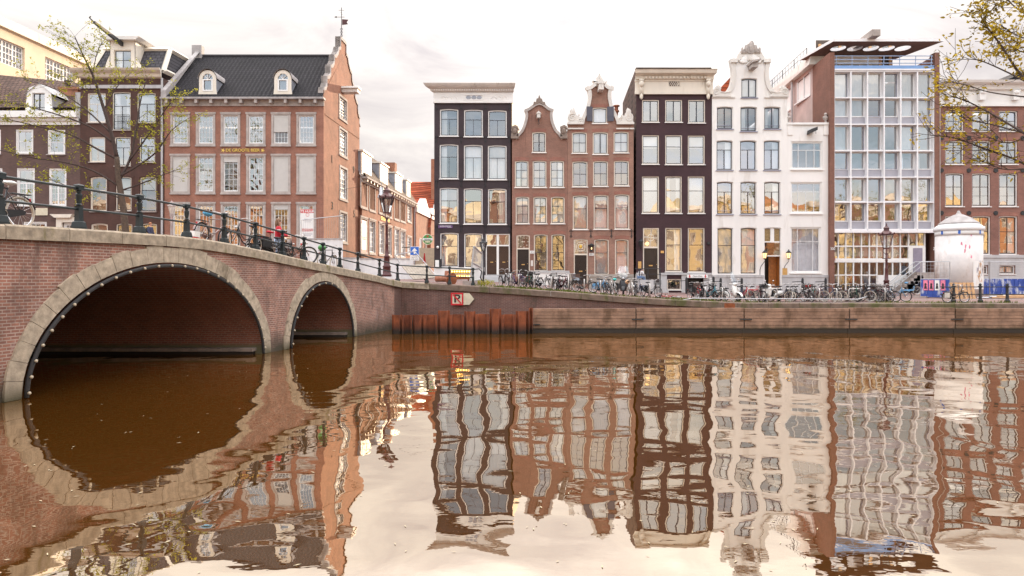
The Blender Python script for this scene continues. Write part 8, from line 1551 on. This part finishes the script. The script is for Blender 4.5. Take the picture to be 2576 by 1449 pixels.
# ================================================================ people
def skin(name, pts, edges, mat, parent, root, lev=2):
    ks = list(pts); me = bpy.data.meshes.new(name); me.from_pydata([pts[k][0] for k in ks], [(ks.index(a), ks.index(b)) for a, b in edges], []); me.materials.append(MATS[mat])
    o = link(name, me, parent); md = o.modifiers.new('skin', 'SKIN'); md.use_smooth_shade = True
    for i, k in enumerate(ks): v = me.skin_vertices[0].data[i]; r = pts[k][1]; v.radius = r if isinstance(r, tuple) else (r, r); v.use_root = (k == root)
    if lev: sb_ = o.modifiers.new('sub', 'SUBSURF'); sb_.levels = sb_.render_levels = lev
    return o
def person(label, loc, yaw, J, top, legs, hair, long_hair=False, s=1.0, shoes='black_cloth', bald=False, pack=None):
    t = thing('person', label, 'person', loc, yaw); t.scale = (s, s, s)
    b = {'pelvis': .12, 'waist': .105, 'chest': .13, 'neck0': .06, 'neck': .05, 'shL': .06, 'shR': .06, 'elL': .042, 'elR': .042, 'wrL': .028, 'wrR': .028, 'hipL': .09, 'hipR': .09, 'knL': .06, 'knR': .06, 'anL': .04, 'anR': .04, 'toL': .035, 'toR': .035, 'paL': .032, 'paR': .032}
    pts = {k: (J[k], b[k]) for k in b}; E = [('pelvis', 'waist'), ('waist', 'chest'), ('chest', 'neck0'), ('neck0', 'neck')]
    for q in 'LR':
        E += [('chest', 'sh' + q), ('sh' + q, 'el' + q), ('el' + q, 'wr' + q), ('wr' + q, 'pa' + q), ('pelvis', 'hip' + q), ('hip' + q, 'kn' + q), ('kn' + q, 'an' + q), ('an' + q, 'to' + q)]
        d = (Vector(J['pa' + q]) - Vector(J['wr' + q])).normalized(); sd = d.cross(Vector((0, 0, 1)) if abs(d.z) < .9 else Vector((1, 0, 0))).normalized(); nn = d.cross(sd)
        for i, (off, ln) in enumerate(((-.03, .07), (-.01, .085), (.012, .08), (.032, .065))):
            a = Vector(J['pa' + q]) + d * .035 + sd * off; m1 = a + d * ln * .5 + nn * .012; m2 = a + d * ln * .85 + nn * .035; pts['f%s%d0' % (q, i)], pts['f%s%d1' % (q, i)], pts['f%s%d2' % (q, i)] = (a, .0095), (m1, .009), (m2, .008); E += [('pa' + q, 'f%s%d0' % (q, i)), ('f%s%d0' % (q, i), 'f%s%d1' % (q, i)), ('f%s%d1' % (q, i), 'f%s%d2' % (q, i))]
        a = Vector(J['wr' + q]).lerp(Vector(J['pa' + q]), .7) - sd * .045; pts['t%s' % q] = (a, .011); pts['u%s' % q] = (a + d * .05 - sd * .012, .009); E += [('pa' + q, 't%s' % q), ('t%s' % q, 'u%s' % q)]
    h = Vector(J['head']); f = Vector(J['face']).normalized(); pts['jaw'] = (h - Vector((0, 0, .06)) + f * .035, .062); pts['skull'] = (h + Vector((0, 0, .03)) - f * .01, .088); pts['crown'] = (h + Vector((0, 0, .085)) - f * .01, .06); E += [('neck', 'jaw'), ('jaw', 'skull'), ('skull', 'crown')]
    o = skin('body', pts, E, 'skin', t, 'pelvis'); sd = f.cross(Vector((0, 0, 1)))
    m = MB(); m.ball(h + f * .1 - Vector((0, 0, .012)), (.014, .014, .024), 6, 5); [m.ball(h + sd * s_ * .088 - Vector((0, 0, .005)), (.015, .015, .03), 6, 5) for s_ in (-1, 1)]; m.build('nose_and_ears', 'skin', t, True)
    m = MB(); [m.ball(h + f * .083 + sd * s_ * .033 + Vector((0, 0, .022)), .011, 6, 5) for s_ in (-1, 1)]; m.tube([h + f * .093 - sd * .02 - Vector((0, 0, .055)), h + f * .093 + sd * .02 - Vector((0, 0, .055))], .006, 4); m.build('eyes_and_mouth', 'sash_brown', t, True)
    m = MB()
    if not bald: m.ball(h + Vector((0, 0, .055)) - f * .022, (.102, .102, .095), 12, 8)
    else: [m.ball(h - f * .03 + sd * s_ * .075, (.035, .05, .05), 8, 6) for s_ in (-1, 1)]; m.ball(h - f * .075, (.06, .06, .06), 8, 6)
    if long_hair:
        m.tube([h + Vector((0, 0, .05)) - f * .06, h - f * .085 - Vector((0, 0, .1)), h - f * .06 - Vector((0, 0, .26))], .085, 8, r1=.06)
        for s_ in (-1, 1): m.tube([h + sd * s_ * .07 + Vector((0, 0, .06)) - f * .01, h + sd * s_ * .085 - Vector((0, 0, .08)), h + sd * s_ * .07 + f * .03 - Vector((0, 0, .24))], .038, 6, r1=.025)
    m.build('hair', hair, t, True)
    tp_ = {k: (J[k], b[k] + .034) for k in ('pelvis', 'waist', 'chest', 'neck0', 'shL', 'shR', 'elL', 'elR')}; E = [('pelvis', 'waist'), ('waist', 'chest'), ('chest', 'neck0')]
    for q in 'LR': w = Vector(J['el' + q]).lerp(Vector(J['wr' + q]), .88); tp_['cu' + q] = (w, .055); E += [('chest', 'sh' + q), ('sh' + q, 'el' + q), ('el' + q, 'cu' + q)]
    skin('jacket', tp_, E, top, t, 'pelvis'); lg = {k: (J[k], b[k] + .016) for k in ('pelvis', 'hipL', 'hipR', 'knL', 'knR')}; E = []
    for q in 'LR': lg['an' + q] = (Vector(J['an' + q]) + Vector((0, 0, .03)), .055); E += [('pelvis', 'hip' + q), ('hip' + q, 'kn' + q), ('kn' + q, 'an' + q)]
    skin('trousers', lg, E, legs, t, 'pelvis')
    for q in 'LR': a, c = Vector(J['an' + q]), Vector(J['to' + q]); m = MB().tube([a - (c - a) * .3 - Vector((0, 0, .03)), c - Vector((0, 0, .005)), c + (c - a) * .15], .048, 8, r1=.035); m.build('shoe', shoes, t, True)
    if pack: m = MB().ball(Vector(J['chest']) - f * .17 - Vector((0, 0, .05)), (.14, .14, .2), 10, 7); m.build('backpack', pack, t, True)
    return t
V = Vector
def stand(arm=0): return dict(pelvis=V((0, 0, .93)), waist=V((0, 0, 1.08)), chest=V((0, .0, 1.30)), neck0=V((0, 0, 1.42)), neck=V((0, .01, 1.5)), head=V((0, .02, 1.62)), face=V((0, 1, 0)), shL=V((-.18, 0, 1.38)), shR=V((.18, 0, 1.38)), elL=V((-.24, .03, 1.12)), elR=V((.24, .03, 1.12)), wrL=V((-.22, .16, .93)), wrR=V((.22, .16, .93)), paL=V((-.21, .2, .87)), paR=V((.21, .2, .87)), hipL=V((-.09, 0, .88)), hipR=V((.09, 0, .88)), knL=V((-.1, .1, .5)), knR=V((.1, -.03, .49)), anL=V((-.1, .2, .09)), anR=V((.1, -.2, .12)), toL=V((-.11, .34, .04)), toR=V((.11, -.07, .04)))
J = stand(); J.update(elL=V((-.25, .1, 1.12)), wrL=V((-.2, .36, 1.08)), paL=V((-.19, .42, 1.08)), elR=V((.25, .1, 1.12)), wrR=V((.2, .36, 1.08)), paR=V((.19, .42, 1.08)), face=V((.25, 1, 0)))
p_, Y = onb(700, back=1.25); person('woman with long brown hair in a red jacket and jeans behind the bridge bicycles', p_, -R(62), J, 'red_cloth', 'jeans_light', 'hair_brown', True, 1.1)
J = stand(); p_ = P(378, 0, 45.5); hz = H + (VH - 558) / F * 45.5; person('man with short ginger hair and a navy backpack, half hidden behind the bridge coping', (p_.x, 45.5, hz - 1.79), -R(95), J, 'navy', 'jeans', 'hair_red', False, 1.0, pack='black_cloth')
J = dict(pelvis=V((0, 0, .52)), waist=V((0, .04, .66)), chest=V((0, .15, .88)), neck0=V((0, .22, .98)), neck=V((0, .28, 1.04)), head=V((0, .36, 1.12)), face=V((0, .8, -.6)), shL=V((-.18, .17, .95)), shR=V((.18, .17, .95)), elL=V((-.22, .3, .70)), elR=V((.22, .3, .70)), wrL=V((-.1, .48, .66)), wrR=V((.1, .48, .66)), paL=V((-.06, .53, .67)), paR=V((.06, .53, .67)), hipL=V((-.09, .02, .5)), hipR=V((.09, .02, .5)), knL=V((-.12, .46, .50)), knR=V((.12, .46, .50)), anL=V((-.12, .55, .09)), anR=V((.12, .48, .09)), toL=V((-.13, .7, .04)), toR=V((.13, .63, .04)))
st_ = bpy.data.objects['front_stoop']; p_ = P(1609, 0, 57.2); zs_ = H + (VH - 712) / F * 57.2; person('balding man in white shirt and jeans sitting bent forward beside the purple house door', (p_.x, 57.35, zs_), -R(62), J, 'white_cloth', 'jeans', 'hair_grey', False, 1.0, bald=True)
J = stand(); 
# ================================================================ camera, world, sun
cam = bpy.data.cameras.new('camera'); co = bpy.data.objects.new('camera', cam); COL.objects.link(co); sc.camera = co
cam.sensor_width = 36; cam.lens = 36 * F / 2576; cam.shift_y = -24.5 / 2576; cam.clip_end = 2000; cam.clip_start = .1
co.location = (0, 0, H); co.rotation_euler = (math.pi / 2, 0, 0)
AZ, EL = R(23), R(11.5)
sun = bpy.data.lights.new('sun', 'SUN'); so = bpy.data.objects.new('sun', sun); COL.objects.link(so); sun.energy = 4.0; sun.angle = R(.6); sun.color = (1, .76, .52)
so.rotation_euler = Vector((-math.sin(AZ) * math.cos(EL), -math.cos(AZ) * math.cos(EL), -math.sin(EL))).to_track_quat('-Z', 'Y').to_euler()
w = bpy.data.worlds.new('World'); sc.world = w; w.use_nodes = True; nt = w.node_tree; nt.nodes.clear()
out = nt.nodes.new('ShaderNodeOutputWorld'); sk = nt.nodes.new('ShaderNodeTexSky'); sk.sky_type = 'NISHITA'; sk.sun_disc = False; sk.sun_elevation = EL; sk.sun_rotation = AZ; sk.air_density = 1.0; sk.dust_density = 1.5
b1 = N(nt, 'ShaderNodeBackground', Strength=.15); nt.links.new(sk.outputs[0], b1.inputs[0])
tc = nt.nodes.new('ShaderNodeTexCoord'); dv = tc.outputs['Generated']
sp = nt.nodes.new('ShaderNodeSeparateXYZ'); nt.links.new(dv, sp.inputs[0])
cl = noise(nt, scalev(nt, dv, (1.3, 1.3, 3.6)), 2.1, 7, .6, .8)
# thin veil: grey-pink cloud low in front, brighter overhead and behind the viewer
def mrange(sock, a, b, c, d):
    n = N(nt, 'ShaderNodeMapRange'); nt.links.new(sock, n.inputs[0]); n.interpolation_type = 'SMOOTHSTEP'
    for k, v in zip((1, 2, 3, 4), (a, b, c, d)): n.inputs[k].default_value = v
    return n.outputs[0]
def op(o_, a, b):
    n = N(nt, 'ShaderNodeMath', operation=o_)
    for k, v in ((0, a), (1, b)):
        if hasattr(v, 'links'): nt.links.new(v, n.inputs[k])
        else: n.inputs[k].default_value = v
    return n.outputs[0]
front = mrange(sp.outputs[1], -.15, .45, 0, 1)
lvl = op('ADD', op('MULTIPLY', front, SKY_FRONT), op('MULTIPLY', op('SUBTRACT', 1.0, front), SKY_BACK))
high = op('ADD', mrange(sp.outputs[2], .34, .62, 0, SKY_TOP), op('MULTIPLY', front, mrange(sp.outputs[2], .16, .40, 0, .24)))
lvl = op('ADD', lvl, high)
cf = ramp(nt, cl, .34, .60, (.66, .612, .62), (1.02, .955, .905)); cb = ramp(nt, cl, .38, .62, (.70, .77, .90), (1.0, .94, .865))
cc = mixc(nt, front, cb, cf)
b2 = nt.nodes.new('ShaderNodeBackground'); nt.links.new(cc, b2.inputs[0]); vm = nt.nodes.new('ShaderNodeVectorMath'); vm.operation = 'DOT_PRODUCT'; nt.links.new(dv, vm.inputs[0]); vm.inputs[1].default_value = (math.sin(AZ - R(10)) * math.cos(EL), math.cos(AZ - R(10)) * math.cos(EL), math.sin(EL))
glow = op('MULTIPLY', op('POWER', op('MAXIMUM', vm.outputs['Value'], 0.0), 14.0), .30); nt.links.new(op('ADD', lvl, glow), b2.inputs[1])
# blue gaps only behind the viewer
gap = ramp(nt, noise(nt, scalev(nt, dv, (1, 1, 2.5)), 2.6, 4), .42, .60, (.25,) * 3, (.95,) * 3)
mg = N(nt, 'ShaderNodeMapRange'); nt.links.new(sp.outputs[1], mg.inputs[0]); mg.inputs[1].default_value = -.2; mg.inputs[2].default_value = .3
mxm = nt.nodes.new('ShaderNodeMath'); mxm.operation = 'MAXIMUM'; nt.links.new(gap, mxm.inputs[0]); nt.links.new(mg.outputs[0], mxm.inputs[1])
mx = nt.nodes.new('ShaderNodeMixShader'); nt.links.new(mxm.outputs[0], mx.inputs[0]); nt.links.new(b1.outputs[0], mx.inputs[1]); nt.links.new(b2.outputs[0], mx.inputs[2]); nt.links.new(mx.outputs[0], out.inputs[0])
vs = sc.view_settings; vs.view_transform = 'Standard'; vs.look = 'None'; vs.exposure = EXPO; vs.gamma = 1
sc.render.engine = 'CYCLES'; sc.cycles.max_bounces = 8; sc.cycles.glossy_bounces = 4; sc.cycles.transparent_max_bounces = 12; sc.cycles.diffuse_bounces = 3; sc.cycles.caustics_reflective = False; sc.cycles.caustics_refractive = False; sc.cycles.sample_clamp_indirect = 6
sc.cycles.use_denoising = True
